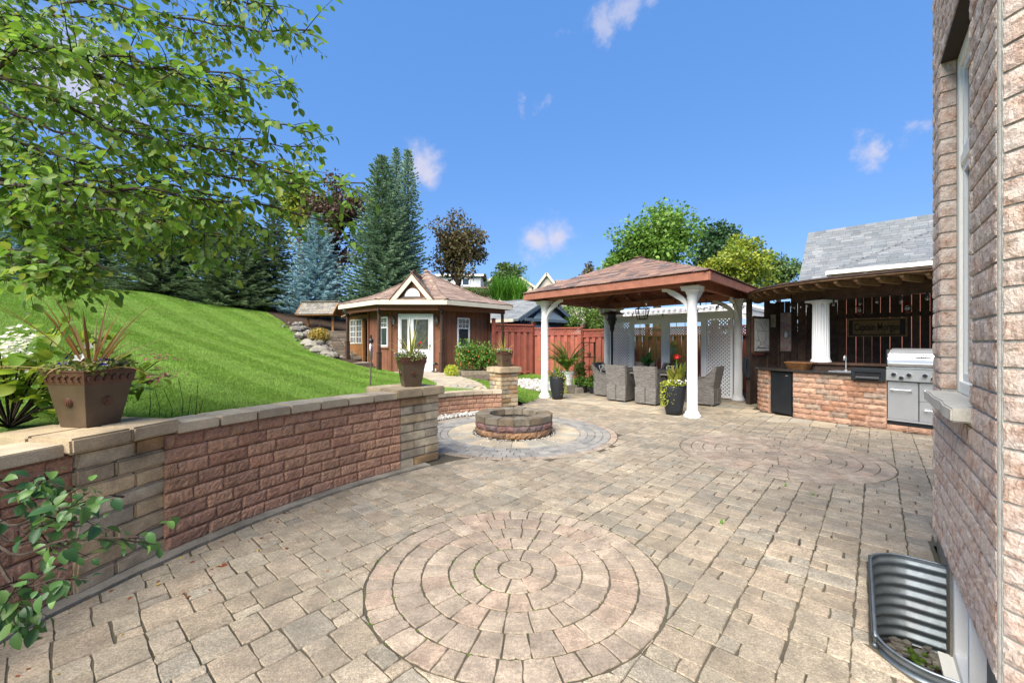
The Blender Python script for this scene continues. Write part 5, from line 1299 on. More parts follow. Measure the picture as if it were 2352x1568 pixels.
# ------------------------------------------------------------------ neighbour's brick house behind the kitchen
nh = thing('neighbour_house', 'brick house with steep grey shingle roof behind the bar pavilion', 'house', (12, 14, 0))
ra = -A2; rk = Vector((12.2, 17.0, 5.9)); 
rl0 = rk-B_*3.3; rl0.z = 5.9-1.05*3.3; 
mb = MB(); e0, e1 = rl0, rl0+ra*9; t0, t1 = rk, rk+ra*9
mb.slab([e0, e1, t1, t0], Vector((0, 0, -.1))); mb.slab([t0, t1, t1+B_*3.3-UP*3.46, t0+B_*3.3-UP*3.46], Vector((0, 0, -.1))); mb.build('roof_deck', 'grey_trim', nh)
bud = [230]; rest = MB()
shingle_facet(nh, rk.lerp(rl0, .78), rk.lerp(rl0, .78)+ra*5.2, t0+ra*5.2, t0, 'grey_shingle', .155, (.18, .42), bud, rest, lift=.0)
shingle_facet(nh, e0, e1, e1.lerp(t1, .22), e0.lerp(t0, .22), 'grey_shingle', .155, (.18, .42), [0], rest); shingle_facet(nh, rk.lerp(rl0, .78)+ra*5.2, e1.lerp(t1, .22), t1, t0+ra*5.2, 'grey_shingle', .155, (.18, .42), [0], rest)
rest.build('far_shingles', 'grey_shingle', nh, kind='stuff')
mb = MB(); w0 = rl0+B_*.35; mb.prism([tuple(v.xy) for v in (w0+ra*.15, w0+ra*9, w0+ra*9+B_*5.6, w0+ra*.15+B_*5.6)], -.4, 2.55); mb.build('wall', 'red_brick', nh)
q0 = Vector((8.95, 11.6, 3.4)); q1 = q0+ra*6; slp = .56          # projecting wing with its own hip and white gutter
mb = MB(); g_ = [q0+ra*.32+B_*.32, q1+B_*.32, q1+B_*4, q0+ra*.32+B_*4]; mb.prism([tuple(v.xy) for v in g_], -.4, 3.36); mb.build('wing_wall', 'red_brick', nh)
hipt = q0+(ra+B_)*2.2+UP*2.2*slp
mb = MB(); mb.slab([q0, q1, q1+B_*2.2+UP*2.2*slp, hipt], Vector((0, 0, -.05))); mb.slab([q0, hipt, q0+B_*4.4], Vector((0, 0, -.05))); wr = mb.build('wing_deck', 'grey_trim', nh)
rest = MB(); bud = [70]; shingle_facet(nh, q0, q1, q1+B_*2.2+UP*2.2*slp, hipt, 'grey_shingle', .15, (.18, .42), bud, rest); shingle_facet(nh, q0+B_*4.4, q0, hipt, hipt+B_*.01, 'grey_shingle', .15, (.18, .42), [0], rest)
rest.build('wing_shingles', 'grey_shingle', nh, kind='stuff'); hip_caps(nh, q0, hipt, 'grey_shingle')
mb = MB(); mb.beam(q0-B_*.05-ra*.05-UP*.03, q1-B_*.05-UP*.03, .12, .10); mb.beam(q0-ra*.05-B_*.05-UP*.03, q0-ra*.05+B_*4-UP*.03, .12, .10); mb.build('gutter', 'white_trim', nh)
mb = MB(); mb.slab([q0-UP*.07, q1-UP*.07, q1+B_*.32-UP*.07, q0+ra*.32+B_*.32-UP*.07], -UP*.02); mb.slab([q0-UP*.07, q0+ra*.32+B_*.32-UP*.07, q0+ra*.32+B_*4-UP*.07, q0+B_*4-UP*.07], -UP*.02); mb.build('soffit', 'cream_trim', nh)
mb = MB(); dpx = q0+ra*.75; mb.tube([dpx-B_*.02-UP*.08, dpx+B_*.1-UP*.2, dpx+B_*.24-UP*.42, dpx+B_*.26-UP*2.5], .045, 8); mb.build('downpipe', 'white_trim', nh)
bm2 = unit_box('brick', 'red_brick2') if 'red_brick2' in MATS else None
mat('red_brick2', [S(150,86,70,.6), S(128,74,62,.6), S(166,104,86,.6), S(90,66,60,.6)], rough=.95, var=.15, nscale=10, rrange=.15); bm2 = unit_box('brick', 'red_brick2')
for k_ in range(5):
    for i in range(17):
        x = .33+.245*i+(.12 if k_ % 2 else 0); p = q0+ra*x+B_*.315+UP*(-.13-.085*k_); piece('brick', bm2, nh, frame(p, ra, B_, UP) @ Matrix.Diagonal((.23, .03, .073, 1)))
# ------------------------------------------------------------------ plant helpers
def leaf_verts(C, D, N, L, W, fold=.15, curl=.2):
    """diamond-ish leaves: base C, direction D, normal N, length L, width W -> 6 verts, 4 tris each"""
    S_ = np.cross(D, N); S_ /= np.linalg.norm(S_, axis=1, keepdims=True)+1e-9; L = L[:, None]; W = W[:, None]
    a = C; b = C+D*L*.38+S_*W*.5+N*W*fold; c = C+D*L*.38-S_*W*.5+N*W*fold; m = C+D*L*.42-N*L*curl*.12; e = C+D*L*.75-N*L*curl*.35; t = C+D*L*.98-N*L*curl*.8
    b2 = C+D*L*.74+S_*W*.36+N*W*fold*.6-N*L*curl*.35; c2 = C+D*L*.74-S_*W*.36+N*W*fold*.6-N*L*curl*.35
    V = np.stack([a, b, b2, t, c2, c, m, e], 1); n = len(C); base = (np.arange(n)*8)[:, None]
    T = np.array([(0, 6, 1), (1, 6, 7), (1, 7, 2), (2, 7, 3), (3, 7, 4), (4, 7, 6), (4, 6, 5), (5, 6, 0)])
    return V.reshape(-1, 3), (base[:, :, None]+T[None]).reshape(-1, 3)
def unit(v): return v/(np.linalg.norm(v, axis=-1, keepdims=True)+1e-9)
def simple_leaves(C, D, N, L, W):
    S_ = unit(np.cross(D, N)); L = L[:, None]; W = W[:, None]
    V = np.stack([C, C+D*L*.45+S_*W*.5, C+D*L-N*L*.12, C+D*L*.45-S_*W*.5], 1); n = len(C)
    F4 = np.arange(4*n).reshape(-1, 4); return V.reshape(-1, 3), np.concatenate([F4[:, [0, 1, 2]], F4[:, [0, 2, 3]]])
def cloud_pts(n, c, r, shell=.55, seed=None):
    d = unit(np.random.normal(0, 1, (n, 3))); rad = (shell+(1-shell)*np.random.rand(n))**1.0; return np.array(c)+d*rad[:, None]*np.array(r), d
def foliage(name, pts, dirs, size, m, parent=None, asp=.6, up=.4, kind=None, simple=True):
    n = len(pts); D = unit(dirs*.6+np.random.normal(0, .6, (n, 3))+np.array([0, 0, -.15])); N = unit(np.random.normal(0, .5, (n, 3))+np.array([0, 0, 1.0])*up+dirs*.5)
    N = unit(N-D*np.sum(N*D, 1, keepdims=True)); L = size*np.random.uniform(.6, 1.3, n)
    V, T = (simple_leaves if simple else leaf_verts)(pts, D, N, L, L*asp)
    if parent is not None: V = V-np.array(org(parent))
    me = np_mesh(name, V, T, m); o = obj(name, me, parent); 
    if kind: o['kind'] = kind
    return o
def arc_blades(mb, c, n, L, w, spread=1.0, droop=.5, seg=5, lo=.15, jit=.02, a0=0, a1=6.283):
    for i in range(n):
        a = random.uniform(a0, a1); el = math.pi/2-random.uniform(lo, spread); l = L*random.uniform(.6, 1.1); d = Vector((math.cos(a)*math.cos(el), math.sin(a)*math.cos(el), math.sin(el)))
        s = Vector((-math.sin(a), math.cos(a), 0)); p = Vector(c)+Vector((random.uniform(-jit, jit), random.uniform(-jit, jit), 0)); o = len(mb.v); st = l/seg; dr = droop*random.uniform(.3, 1.2)
        for k_ in range(seg+1):
            ww = w*(.55+.9*k_/seg if k_ < seg*.4 else 1.0-.97*((k_/seg-.4)/.6)**1.5)/2; up_ = s.cross(d)*ww*.35
            mb.v += [tuple(p-s*ww+up_), tuple(p), tuple(p+s*ww+up_)]; p = p+d*st; d = (d-UP*dr*.22*(k_+1)/seg*(.3+abs(math.cos(el)))).normalized()
        for k_ in range(seg):
            b = o+3*k_; mb.f += [(b, b+1, b+4, b+3), (b+1, b+2, b+5, b+4)]
    return mb
def flowers(mb, pts, r, petals=5):
    for p in pts:
        p = Vector(p); n = Vector((random.gauss(0, .4), random.gauss(-.3, .4), 1)).normalized(); a = n.orthogonal().normalized(); b = n.cross(a); o = len(mb.v); mb.v.append(tuple(p-n*r*.3)); rr = r*random.uniform(.7, 1.2)
        for k_ in range(petals*2): t = math.pi*k_/petals; q = rr if k_ % 2 == 0 else rr*.62; mb.v.append(tuple(p+(a*math.cos(t)+b*math.sin(t))*q+n*q*.15))
        for k_ in range(petals*2): mb.f.append((o, o+1+k_, o+1+(k_+1) % (petals*2)))
    return mb
# ------------------------------------------------------------------ planters on the pillars
def planter(label, c, z0, rot):
    t = thing('square_planter', label, 'planter', (c[0], c[1], z0), group='glazed square planters on the pillars')
    def sq(s, z): return [Vector((c[0], c[1], z0+z))+rot_z(rot)@Vector((x*s/2, y*s/2, 0)) for x, y in ((-1, -1), (1, -1), (1, 1), (-1, 1))]
    def loft(rings):
        mb = MB(); 
        for r in rings: mb.v += [tuple(p) for p in r]
        n = 4
        for i in range(len(rings)-1): mb.f += [(i*n+j, i*n+(j+1) % n, (i+1)*n+(j+1) % n, (i+1)*n+j) for j in range(n)]
        mb.f.append((3, 2, 1, 0)); return mb
    loft([sq(.19, 0), sq(.272, .265), sq(.268, .268), sq(.25, .268), sq(.18, .03)]).build('body', 'planter', t, bevel=.006, seg=2)
    rim = loft([sq(.274, .262), sq(.279, .272), sq(.30, .335), sq(.312, .340), sq(.312, .350), sq(.286, .350), sq(.262, .285)]); rim.f.pop()
    ro = rim.build('rim', 'planter_rim', t)
    for q in range(4):
        a = rot+q*math.pi/2; n = Vector((math.sin(a), -math.cos(a), 0)); x = Vector((math.cos(a), math.sin(a), 0))
        mb = MB(); cc = Vector((c[0], c[1], z0+.155))+n*.122; nn_ = (n*.95-UP*.16).normalized()
        for (r, h) in ((.030, .008), (.022, .013), (.012, .017)): mb.tube([cc-nn_*.004, cc+nn_*h], [r, r*.9], 12)
        mb.build('medallion', 'planter_rim', t)
        mb = MB()
        for k_ in range(6):
            p = Vector((c[0], c[1], z0+.312))+n*.146+x*(-.115+.046*k_)
            mb.tube([p+x*.018*math.cos(s)*(.4+.1*s)-UP*.004*s+UP*.012*math.sin(s)+n*.004 for s in np.linspace(0, 4.5, 8)], .0055, 5)
        mb.build('scroll_moulding', 'planter_rim', ro)
    mb = MB(); mb.v = [tuple(p) for p in sq(.27, .31)]; mb.f = [(0, 1, 2, 3)]; mb.build('soil', 'soil', t)
    return t
planter('brown glazed square planter with bronze spiky plant, beside the leafy twigs', (-2.66, 2.61), .8865, R(-8))
planter('brown glazed square planter on the pillar ending the long red wall', (-1.21, 4.95), .8865, R(28))
planter('brown glazed square planter on the pillar by the path', (-.183, 9.297), .8725, R(35))
def planter_plant(label, c, z0, spike, nsp, L, w, big=False):
    t = thing('spiky_planter_plant', label, 'plant', (c[0], c[1], z0+.31), group='spiky plants in the pillar planters')
    base = Vector((c[0], c[1], z0+.31)); mb = MB(); arc_blades(mb, base, nsp, L, w, 1.35, .9, 7, .1, .015); mb.build('spikes', spike, t)
    n = 700 if big else 420; P3 = np.random.uniform(-1, 1, (n, 3)); rr = .155
    pts = np.stack([c[0]+P3[:, 0]*rr, c[1]+P3[:, 1]*rr, z0+.32+np.abs(P3[:, 2])*.075], 1); foliage('filler', pts, unit(P3+np.array([0, 0, .6])), .034, 'filler_leaf', t)
    mb = MB(); flowers(mb, [(c[0]+random.uniform(-.15, .15), c[1]+random.uniform(-.15, .15), z0+random.uniform(.36, .43)) for _ in range(16)], .017); mb.build('purple_flowers', 'purple_flower', t, kind='stuff')
    mb = MB(); flowers(mb, [(c[0]+random.uniform(-.17, .17), c[1]+random.uniform(-.17, .17), z0+random.uniform(.35, .41)) for _ in range(26)], .011); mb.build('white_flowers', 'cream_flower', t, kind='stuff')
    return t
t1 = planter_plant('bronze spiky plant with purple and white flowers in the planter by the twigs', (-2.66, 2.61), .8865, 'spike_leaf', 34, .62, .017, True)
mb = MB(); flowers(mb, [(-2.67, 2.55, 1.31), (-2.64, 2.57, 1.38)], .035); mb.build('white_petunia', 'white_flower', t1, kind='stuff')
mb = MB(); flowers(mb, [(-2.55, 2.60, 1.30), (-2.56, 2.58, 1.27), (-2.78, 2.55, 1.27)], .036); mb.build('purple_petunia', 'purple_flower', t1, kind='stuff')
t2 = planter_plant('yellow-green spiky plant with a red bloom in the planter ending the long wall', (-1.21, 4.95), .8865, 'spike_green', 20, .56, .016)
mb = MB(); flowers(mb, [(-1.10, 4.92, 1.40), (-1.09, 4.90, 1.415), (-1.115, 4.91, 1.39)], .026, 7); mb.tube([(-1.12, 4.93, 1.22), (-1.10, 4.92, 1.40)], .003, 4); mb.build('red_bloom', 'red_flower', t2, kind='stuff')
t3 = planter_plant('yellow-green spiky plant with pale flowers in the planter by the path', (-.183, 9.297), .8725, 'spike_green', 16, .46, .018)

# ------------------------------------------------------------------ summer house
KO = Vector((-3.11, 11.8, 0))
def ks(i, j, z=0): v = KO+A_*i+B_*j; v.z = z; return v
sh = thing('summer_house', 'brown wooden summer house with chamfered front and tan shingle roof', 'summer house', tuple(ks(2, 2.2, .42)))
FZ, WZ = .43, 2.66
wl = [(1.82, .65), (.65, 1.82), (.65, 3.95), (3.3, 3.95), (3.3, .65)]
for (a, b) in zip(wl, wl[1:]+wl[:1]):
    p, q = ks(*a), ks(*b); d = (q-p); L = d.length; d.normalize(); inn = Vector((-d.y, d.x, 0)); inn = inn if inn.dot(ks(2, 2.3)-p) > 0 else -inn
    mb = MB(); mb.prism([tuple(v.xy) for v in (p, q, q+inn*.08, p+inn*.08)], FZ, WZ); mb.build('wall', 'shed_brown', sh)
    k_ = int(L/.2); gm = MB()
    for i in range(1, k_): c = p+d*(L*i/k_)-inn*.0012; gm.box(c+UP*(FZ+WZ)/2, (.009, .004, WZ-FZ-.02), math.atan2(d.y, d.x))
    gm.build('panel_groove', 'shed_dark', sh)
    cb_ = MB(); cb_.box(p+UP*(FZ+WZ)/2-inn*.012, (.07, .07, WZ-FZ), math.atan2(d.y, d.x)); cb_.build('corner_trim', 'shed_brown', sh)
def wall_frame(a, b): 
    p, q = ks(*a), ks(*b); d = (q-p).normalized(); n = Vector((d.y, -d.x, 0)); n = n if n.dot(p-ks(2, 2.3)) > 0 else -n; return p, d, n
def on_wall(mbx, p, d, n, x0, x1, z0, z1, t0, t1): mbx.prism([tuple((p+d*x+n*y).xy) for x, y in ((x0, t0), (x1, t0), (x1, t1), (x0, t1))], z0, z1); return mbx
# front door with sidelight on the chamfer
p, d, n = wall_frame((1.82, .65), (.65, 1.82)); c0 = .255
mb = MB()
for q in ((0, 1.14, 2.28, 2.36), (0, .06, .5, 2.28), (1.08, 1.14, .5, 2.28), (.335, .40, .5, 2.28), (.06, 1.08, .47, .515)): on_wall(mb, p, d, n, c0+q[0], c0+q[1], q[2], q[3], .005, .06)
df = mb.build('door_frame', 'white_paint', sh, bevel=.004)
mb = MB(); on_wall(mb, p, d, n, c0+.40, c0+1.08, .515, 2.28, .01, .04); dr = mb.build('door', 'white_paint', sh)
def leaded(par, x0, x1, z0, z1, t):
    mb = MB(); on_wall(mb, p, d, n, x0, x1, z0, z1, t, t+.006); g_ = mb.build('glass', 'leaded_glass', par)
    mb = MB(); 
    for q in ((x0-.02, x1+.02, z0-.02, z0), (x0-.02, x1+.02, z1, z1+.02), (x0-.02, x0, z0, z1), (x1, x1+.02, z0, z1)): on_wall(mb, p, d, n, *q, t, t+.012)
    mb.build('moulding', 'white_paint', par)
    mb = MB(); W = lambda x, z: p+d*x+n*(t+.009)+UP*z; xm = (x0+x1)/2; hw = (x1-x0)/2
    for zc in np.linspace(z0+.14, z1-.14, 4): mb.tube([W(xm-hw*.45, zc), W(xm, zc+.09), W(xm+hw*.45, zc), W(xm, zc-.09), W(xm-hw*.45, zc)], .005, 4)
    for x in (x0+hw*.25, x1-hw*.25): mb.tube([W(x, z0), W(x, z1)], .004, 4)
    for z in (z0+.07, z1-.07, (z0+z1)/2): mb.tube([W(x0, z), W(x1, z)], .004, 4)
    mb.build('leading', 'brass', g_)
leaded(dr, c0+.50, c0+.98, 1.20, 2.18, .04); leaded(df, c0+.10, c0+.30, 1.20, 2.18, .02)
mb = MB(); on_wall(mb, p, d, n, c0+.06, c0+.335, .515, 1.16, .01, .035); on_wall(mb, p, d, n, c0+.06, c0+.10, 1.16, 2.28, .01, .035); on_wall(mb, p, d, n, c0+.30, c0+.335, 1.16, 2.28, .01, .035); on_wall(mb, p, d, n, c0+.1, c0+.3, 2.21, 2.28, .01, .035); mb.build('sidelight', 'white_paint', df)
mb = MB(); 
for q in ((.5, .98, .60, 1.05),):
    for r in ((q[0], q[1], q[2], q[2]+.03), (q[0], q[1], q[3]-.03, q[3]), (q[0], q[0]+.03, q[2]+.03, q[3]-.03), (q[1]-.03, q[1], q[2]+.03, q[3]-.03)): on_wall(mb, p, d, n, c0+r[0], c0+r[1], r[2], r[3], .04, .052)
mb.build('panel_moulding', 'white_paint', dr)
mb = MB(); hx = p+d*(c0+1.035)+n*.05; mb.lathe([(.022, 0), (.022, .02)], hx+UP*1.45, 10); mb.tube([hx+UP*1.15, hx+n*.035+UP*1.2, hx+n*.035+UP*1.3, hx+UP*1.34], .011, 6); mb.sphere(hx+UP*1.34+n*.03, .025, 8, 6); mb.build('handle', 'brass', dr)
mb = MB(); on_wall(mb, p, d, n, -.02, 1.66, .30, .47, .0, .42); mb.build('doorstep', 'concrete', sh, bevel=.01)
def shed_window(a, b, x0, x1, z0, z1):
    p, d, n = wall_frame(a, b); mb = MB()
    for q in ((x0, x0+.05, z0, z1), (x1-.05, x1, z0, z1), (x0+.05, x1-.05, z0, z0+.06), (x0+.05, x1-.05, z1-.05, z1), (x0+.05, x1-.05, z1-.38, z1-.34)): on_wall(mb, p, d, n, *q, .004, .045)
    o = mb.build('window', 'white_paint', sh, bevel=.003)
    mb = MB(); on_wall(mb, p, d, n, x0+.05, x1-.05, z0+.06, z1-.05, .008, .018); mb.build('pane', 'window_dark', o)
    for k_ in (1, 2): xx = x0+.05+(x1-x0-.1)*k_/3; mb = MB(); on_wall(mb, p, d, n, xx-.008, xx+.008, z1-.34, z1-.05, .02, .032); mb.build('muntin', 'white_paint', o)
    mb = MB(); on_wall(mb, p, d, n, x0+.05, x1-.05, z1-.21, z1-.195, .019, .031); mb.build('muntin', 'white_paint', o)
    mb = MB(); on_wall(mb, p, d, n, x0-.03, x1+.03, z1+.002, z1+.05, .003, .04); on_wall(mb, p, d, n, x0-.03, x1+.03, z0-.05, z0-.002, .003, .05); mb.build('surround', 'shed_brown', o)
shed_window((.65, 1.82), (.65, 3.95), .65, 1.19, 1.24, 2.27); shed_window((1.82, .65), (3.3, .65), .14, .62, 1.28, 2.28)
# roof: flared hip with chamfered corner
ev = [(1.55, 0), (0, 1.55), (0, 4.53), (4.28, 4.53), (4.28, 0)]; rc = (2.14, 2.3); RZ0, RZ1, RZM, RZT = 2.61, 2.755, 3.08, 3.93; ff = .60
mid = [(e[0]+(rc[0]-e[0])*(1-ff), e[1]+(rc[1]-e[1])*(1-ff)) for e in ev]
bud = [300]; rest = MB()
for i in range(5):
    a, b = ev[i], ev[(i+1) % 5]; ma, mbm = mid[i], mid[(i+1) % 5]
    mb = MB(); mb.beam(ks(*a, (RZ0+RZ1)/2), ks(*b, (RZ0+RZ1)/2), .04, RZ1-RZ0); mb.build('fascia', 'cream_trim', sh)
    mb = MB(); mb.slab([ks(*a, RZ1), ks(*b, RZ1), ks(*mbm, RZM), ks(*ma, RZM)], -UP*.03); mb.slab([ks(*ma, RZM), ks(*mbm, RZM), ks(*rc, RZT)], -UP*.03); mb.slab([ks(*a, RZ0+.02), ks(*b, RZ0+.02), ks(*mbm, RZ0+.02), ks(*ma, RZ0+.02)], UP*.02); mb.build('roof_deck', 'shed_brown', sh)
    vis = bud if i in (0, 1, 4) else [0]
    if i in (4, 0, 1):
        shingle_facet(sh, ks(*a, RZ1), ks(*b, RZ1), ks(*mbm, RZM), ks(*ma, RZM), 'shed_shingle', .15, (.2, .4), vis, rest); shingle_facet(sh, ks(*ma, RZM), ks(*mbm, RZM), ks(*rc, RZT), ks(*rc, RZT), 'shed_shingle', .15, (.2, .4), vis, rest)
    else:
        shingle_facet(sh, ks(*a, RZ1), ks(*b, RZ1), ks(*mbm, RZM), ks(*ma, RZM), 'shed_shingle', .15, (.2, .4), vis, rest); shingle_facet(sh, ks(*ma, RZM), ks(*mbm, RZM), ks(*rc, RZT), ks(*rc, RZT), 'shed_shingle', .15, (.2, .4), vis, rest)
rest.build('far_shingles', 'shed_shingle', sh, kind='stuff')
for i in range(5): hip_caps(sh, ks(*ev[i], RZ1+.02), ks(*mid[i], RZM+.02), 'shed_shingle'); hip_caps(sh, ks(*mid[i], RZM+.02), ks(*rc, RZT+.02), 'shed_shingle')
# beam under the eaves, posts
pin = [(1.66, .2), (.4, 1.52), (.2, 4.3), (4.05, 4.3), (4.05, .2)]
for a, b in ((pin[4], pin[0]), (pin[0], pin[1]), (pin[1], pin[2])):
    mb = MB(); mb.beam(ks(*a, 2.53), ks(*b, 2.53), .08, .15); mb.build('eave_beam', 'shed_brown', sh)
for (i, j), zb2 in (((1.75, .2), .38), ((.4, 1.65), .36), ((.2, 4.2), .3), ((4.0, .2), .72)):
    c = ks(i, j); mb = MB(); mb.box(c+UP*(zb2+2.5)/2, (.085, .085, 2.5-zb2), R(45)); po = mb.build('post', 'shed_dark', sh, bevel=.008)
    mb = MB(); mb.box(c+UP*(zb2+.36), (.125, .125, .72), R(45)); mb.box(c+UP*(zb2+.73), (.145, .145, .03), R(45)); mb.build('post_sleeve', 'shed_dark', po, bevel=.006)
    mb = MB(); mb.lathe([(.03, 2.36), (.045, 2.38), (.05, 2.44), (.03, 2.48)], c+(ks(0, 0)-ks(1, 1)).normalized()*.08, 8); mb.build('spotlight', 'black_metal', po)
# gable dormer over the door
p, d, n = wall_frame((1.82, .65), (.65, 1.82)); m0 = (ks(1.55, 0)+ks(0, 1.55))/2; gA, gB, gT = m0-d*.65+UP*2.765-n*.03, m0+d*.65+UP*2.765-n*.03, m0+UP*3.55-n*.03; back_ = -n
for a, b in ((gA, gT), (gB, gT)):
    mb = MB(); u_ = (b-a).normalized(); perp = n.cross(u_); perp = perp if perp.z < 0 else -perp
    mb.slab([a, b, b+Vector((0, 0, -.20)), a+(gB-gA).normalized()*(.17 if a is gA else -.17)], n*.05); mb.build('bargeboard', 'cream_trim', sh)
mb = MB(); mb.slab([gA+back_*.10, gB+back_*.10, gT+back_*.10-UP*.05], back_*.03); go = mb.build('gable_wall', 'shed_brown', sh)
mb = MB(); cc = m0+UP*2.86-n*.03+back_*.085; prof = [cc+d*.24*math.cos(t)+UP*.27*math.sin(t) for t in np.linspace(0, math.pi, 15)]; mb.slab(prof, n*.03); lv = mb.build('louvre_frame', 'white_paint', go)
for k_ in range(6):
    z = .03+.037*k_; w = .205*math.sqrt(max(0, 1-(z/.25)**2)); mb = MB(); mb.box(cc+n*.036+UP*z, (2*w, .02, .016), math.atan2(d.y, d.x)); mb.build('louvre', 'white_trim', lv)
mb = MB(); mb.box(cc+n*.03-UP*.012, (.60, .05, .03), math.atan2(d.y, d.x)); mb.build('louvre_sill', 'grey_trim', go)
rest = MB()
for a, sg_ in ((gA, -1), (gB, 1)):
    e0 = a+n*.06+d*sg_*.05+UP*-.02; t0 = gT+n*.06+UP*.03; L_ = 1.55; e1, t1_ = e0+back_*.35, t0+back_*L_
    mb = MB(); mb.slab([e0, e1, t1_, t0], -UP*.02); mb.build('dormer_deck', 'shed_brown', sh); shingle_facet(sh, e0, e1, t1_, t0, 'shed_shingle', .13, (.15, .35), [0], rest)
rest.build('dormer_shingles', 'shed_shingle', sh, kind='stuff')
# wall lanterns by the door
def wall_lantern(label, pos, n):
    t = thing('wall_lantern', label, 'lantern', tuple(pos)); mb = MB(); mb.lathe([(.075, .20), (.05, .24), (.015, .30)], pos, 6); mb.lathe([(.012, -.06), (.045, -.02), (.05, 0)], pos, 6); mb.beam(pos+UP*.25-n*.13, pos+UP*.25, .02, .02); mb.box(pos-n*.13+UP*.16, (.06, .025, .2), math.atan2(n.y, n.x)+math.pi/2)
    for k_ in range(6): a = 2*math.pi*k_/6; mb.tube([pos+Vector((.048*math.cos(a), .048*math.sin(a), 0)), pos+Vector((.068*math.cos(a), .068*math.sin(a), .2))], .005, 4)
    mb.build('frame', 'black_metal', t); mb = MB(); mb.lathe([(.044, .0), (.062, .2)], pos, 6, cap=False); mb.build('glass', 'bulb_glass', t)
wall_lantern('black carriage lantern on the summer house wall, hinge side of the white door', p+d*.10+n*.15+UP*2.0, n); wall_lantern('black carriage lantern on the summer house wall, handle side of the white door', p+d*1.52+n*.15+UP*2.0, n)
fl_ = thing('floor_lantern', 'small dark lantern standing on the summer house doorstep', 'lantern', tuple(p+d*1.5+n*.25+UP*.472)); q = p+d*1.5+n*.25
mb = MB(); mb.box(q+UP*.485, (.14, .14, .02), .7); mb.box(q+UP*.71, (.15, .15, .02), .7); mb.add([q+rot_z(.7)@Vector((a*.075, b*.075, 0))+UP*.72 for a, b in ((-1, -1), (1, -1), (1, 1), (-1, 1))]+[q+UP*.80], [(0, 1, 4), (1, 2, 4), (2, 3, 4), (3, 0, 4)])
for a, b in ((-1, -1), (1, -1), (1, 1), (-1, 1)): mb.beam(q+rot_z(.7)@Vector((a*.06, b*.06, 0))+UP*.49, q+rot_z(.7)@Vector((a*.06, b*.06, 0))+UP*.71, .012, .012)
mb.build('frame', 'black_metal', fl_); mb = MB(); mb.lathe([(.03, .495), (.03, .59)], q, 10); mb.build('candle', 'white_flower', fl_)
# lean-to greenhouse on the far side
lg = thing('lean_to_greenhouse', 'small orange wooden lean-to with white paned window beside the summer house', 'lean-to', tuple(ks(4.1, 1.1, .74)))
def lbox(name, i0, i1, j0, j1, z0, z1, m, par=None):
    mb = MB(); mb.prism([tuple(ks(i, j).xy) for i, j in ((i0, j0), (i1, j0), (i1, j1), (i0, j1))], z0, z1); return mb.build(name, m, par or lg)
for i in (3.36, 3.80, 4.95): lbox('post', i-.045, i+.045, .66, .75, .74, 2.45, 'warm_wood')
lbox('lower_panel', 3.85, 4.90, .69, .73, .74, 1.36, 'warm_wood'); lbox('top_beam', 3.3, 5.0, .66, .74, 2.30, 2.42, 'warm_wood'); lbox('end_wall', 4.92, 4.97, .76, 2.2, .74, 2.3, 'warm_wood'); lbox('rear_wall', 3.4, 4.95, 2.2, 2.25, .74, 2.6, 'shed_dark')
lbox('shelf', 3.42, 3.78, .85, 1.3, 1.3, 1.33, 'warm_wood')
for (i0, i1) in ((3.90, 4.36), (4.40, 4.86)):
    mb = MB(); 
    for q in ((i0, i0+.04, 1.38, 2.28), (i1-.04, i1, 1.38, 2.28), (i0+.04, i1-.04, 1.38, 1.42), (i0+.04, i1-.04, 2.24, 2.28)): mb.prism([tuple(ks(i, j).xy) for i, j in ((q[0], .675), (q[1], .675), (q[1], .72), (q[0], .72))], q[2], q[3])
    wo_ = mb.build('window', 'cream_trim', lg); lbox('pane', i0+.04, i1-.04, .70, .705, 1.42, 2.24, 'window_dark', wo_)
    for k_ in (1, 2): x = i0+.04+(i1-i0-.08)*k_/3; lbox('muntin', x-.008, x+.008, .684, .698, 1.42, 2.24, 'white_paint', wo_)
    for k_ in (1, 2, 3): z = 1.42+.82*k_/4; lbox('muntin', i0+.04, i1-.04, .682, .696, z-.008, z+.008, 'white_paint', wo_)
mb = MB(); mb.slab([ks(5.1, .45, 2.38), ks(3.25, .45, 2.62), ks(3.25, 2.4, 2.85), ks(5.1, 2.4, 2.6)], UP*.05); mb.build('roof', 'rafter_wood', lg)
# stone terrace, steps
mb = MB(); mb.prism([tuple(ks(i, j).xy) for i, j in ((2.75, -.15), (4.9, -.25), (5.3, .62), (3.0, .62))], .2, .735); tr_ = mb.build('terrace', 'concrete'); tr_['kind'] = 'structure'
st_ = thing('garden_steps', 'weathered timber and stone steps climbing beside the summer house', 'steps', (-5.9, 15, .75))
s0, s1 = Vector((-5.55, 14.95, .74)), Vector((-7.55, 18.1, 1.85)); dd = (s1-s0); dd.z = 0; L = dd.length; dd.normalize(); sn_ = Vector((-dd.y, dd.x, 0))
for k_ in range(10):
    z = .80+.112*(k_+1); c = s0+dd*(L*(k_+.5)/10); c.z = 0
    for j in range(3):
        w = .46; mb = MB(); mb.box(c+sn_*(-.46+w*j+random.uniform(-.02, .02))+UP*(z-.055), (L/10+.1, w-.015, .11), math.atan2(dd.y, dd.x)+random.uniform(-.02, .02)); mb.build('step', 'grey_wood', st_, bevel=.012)
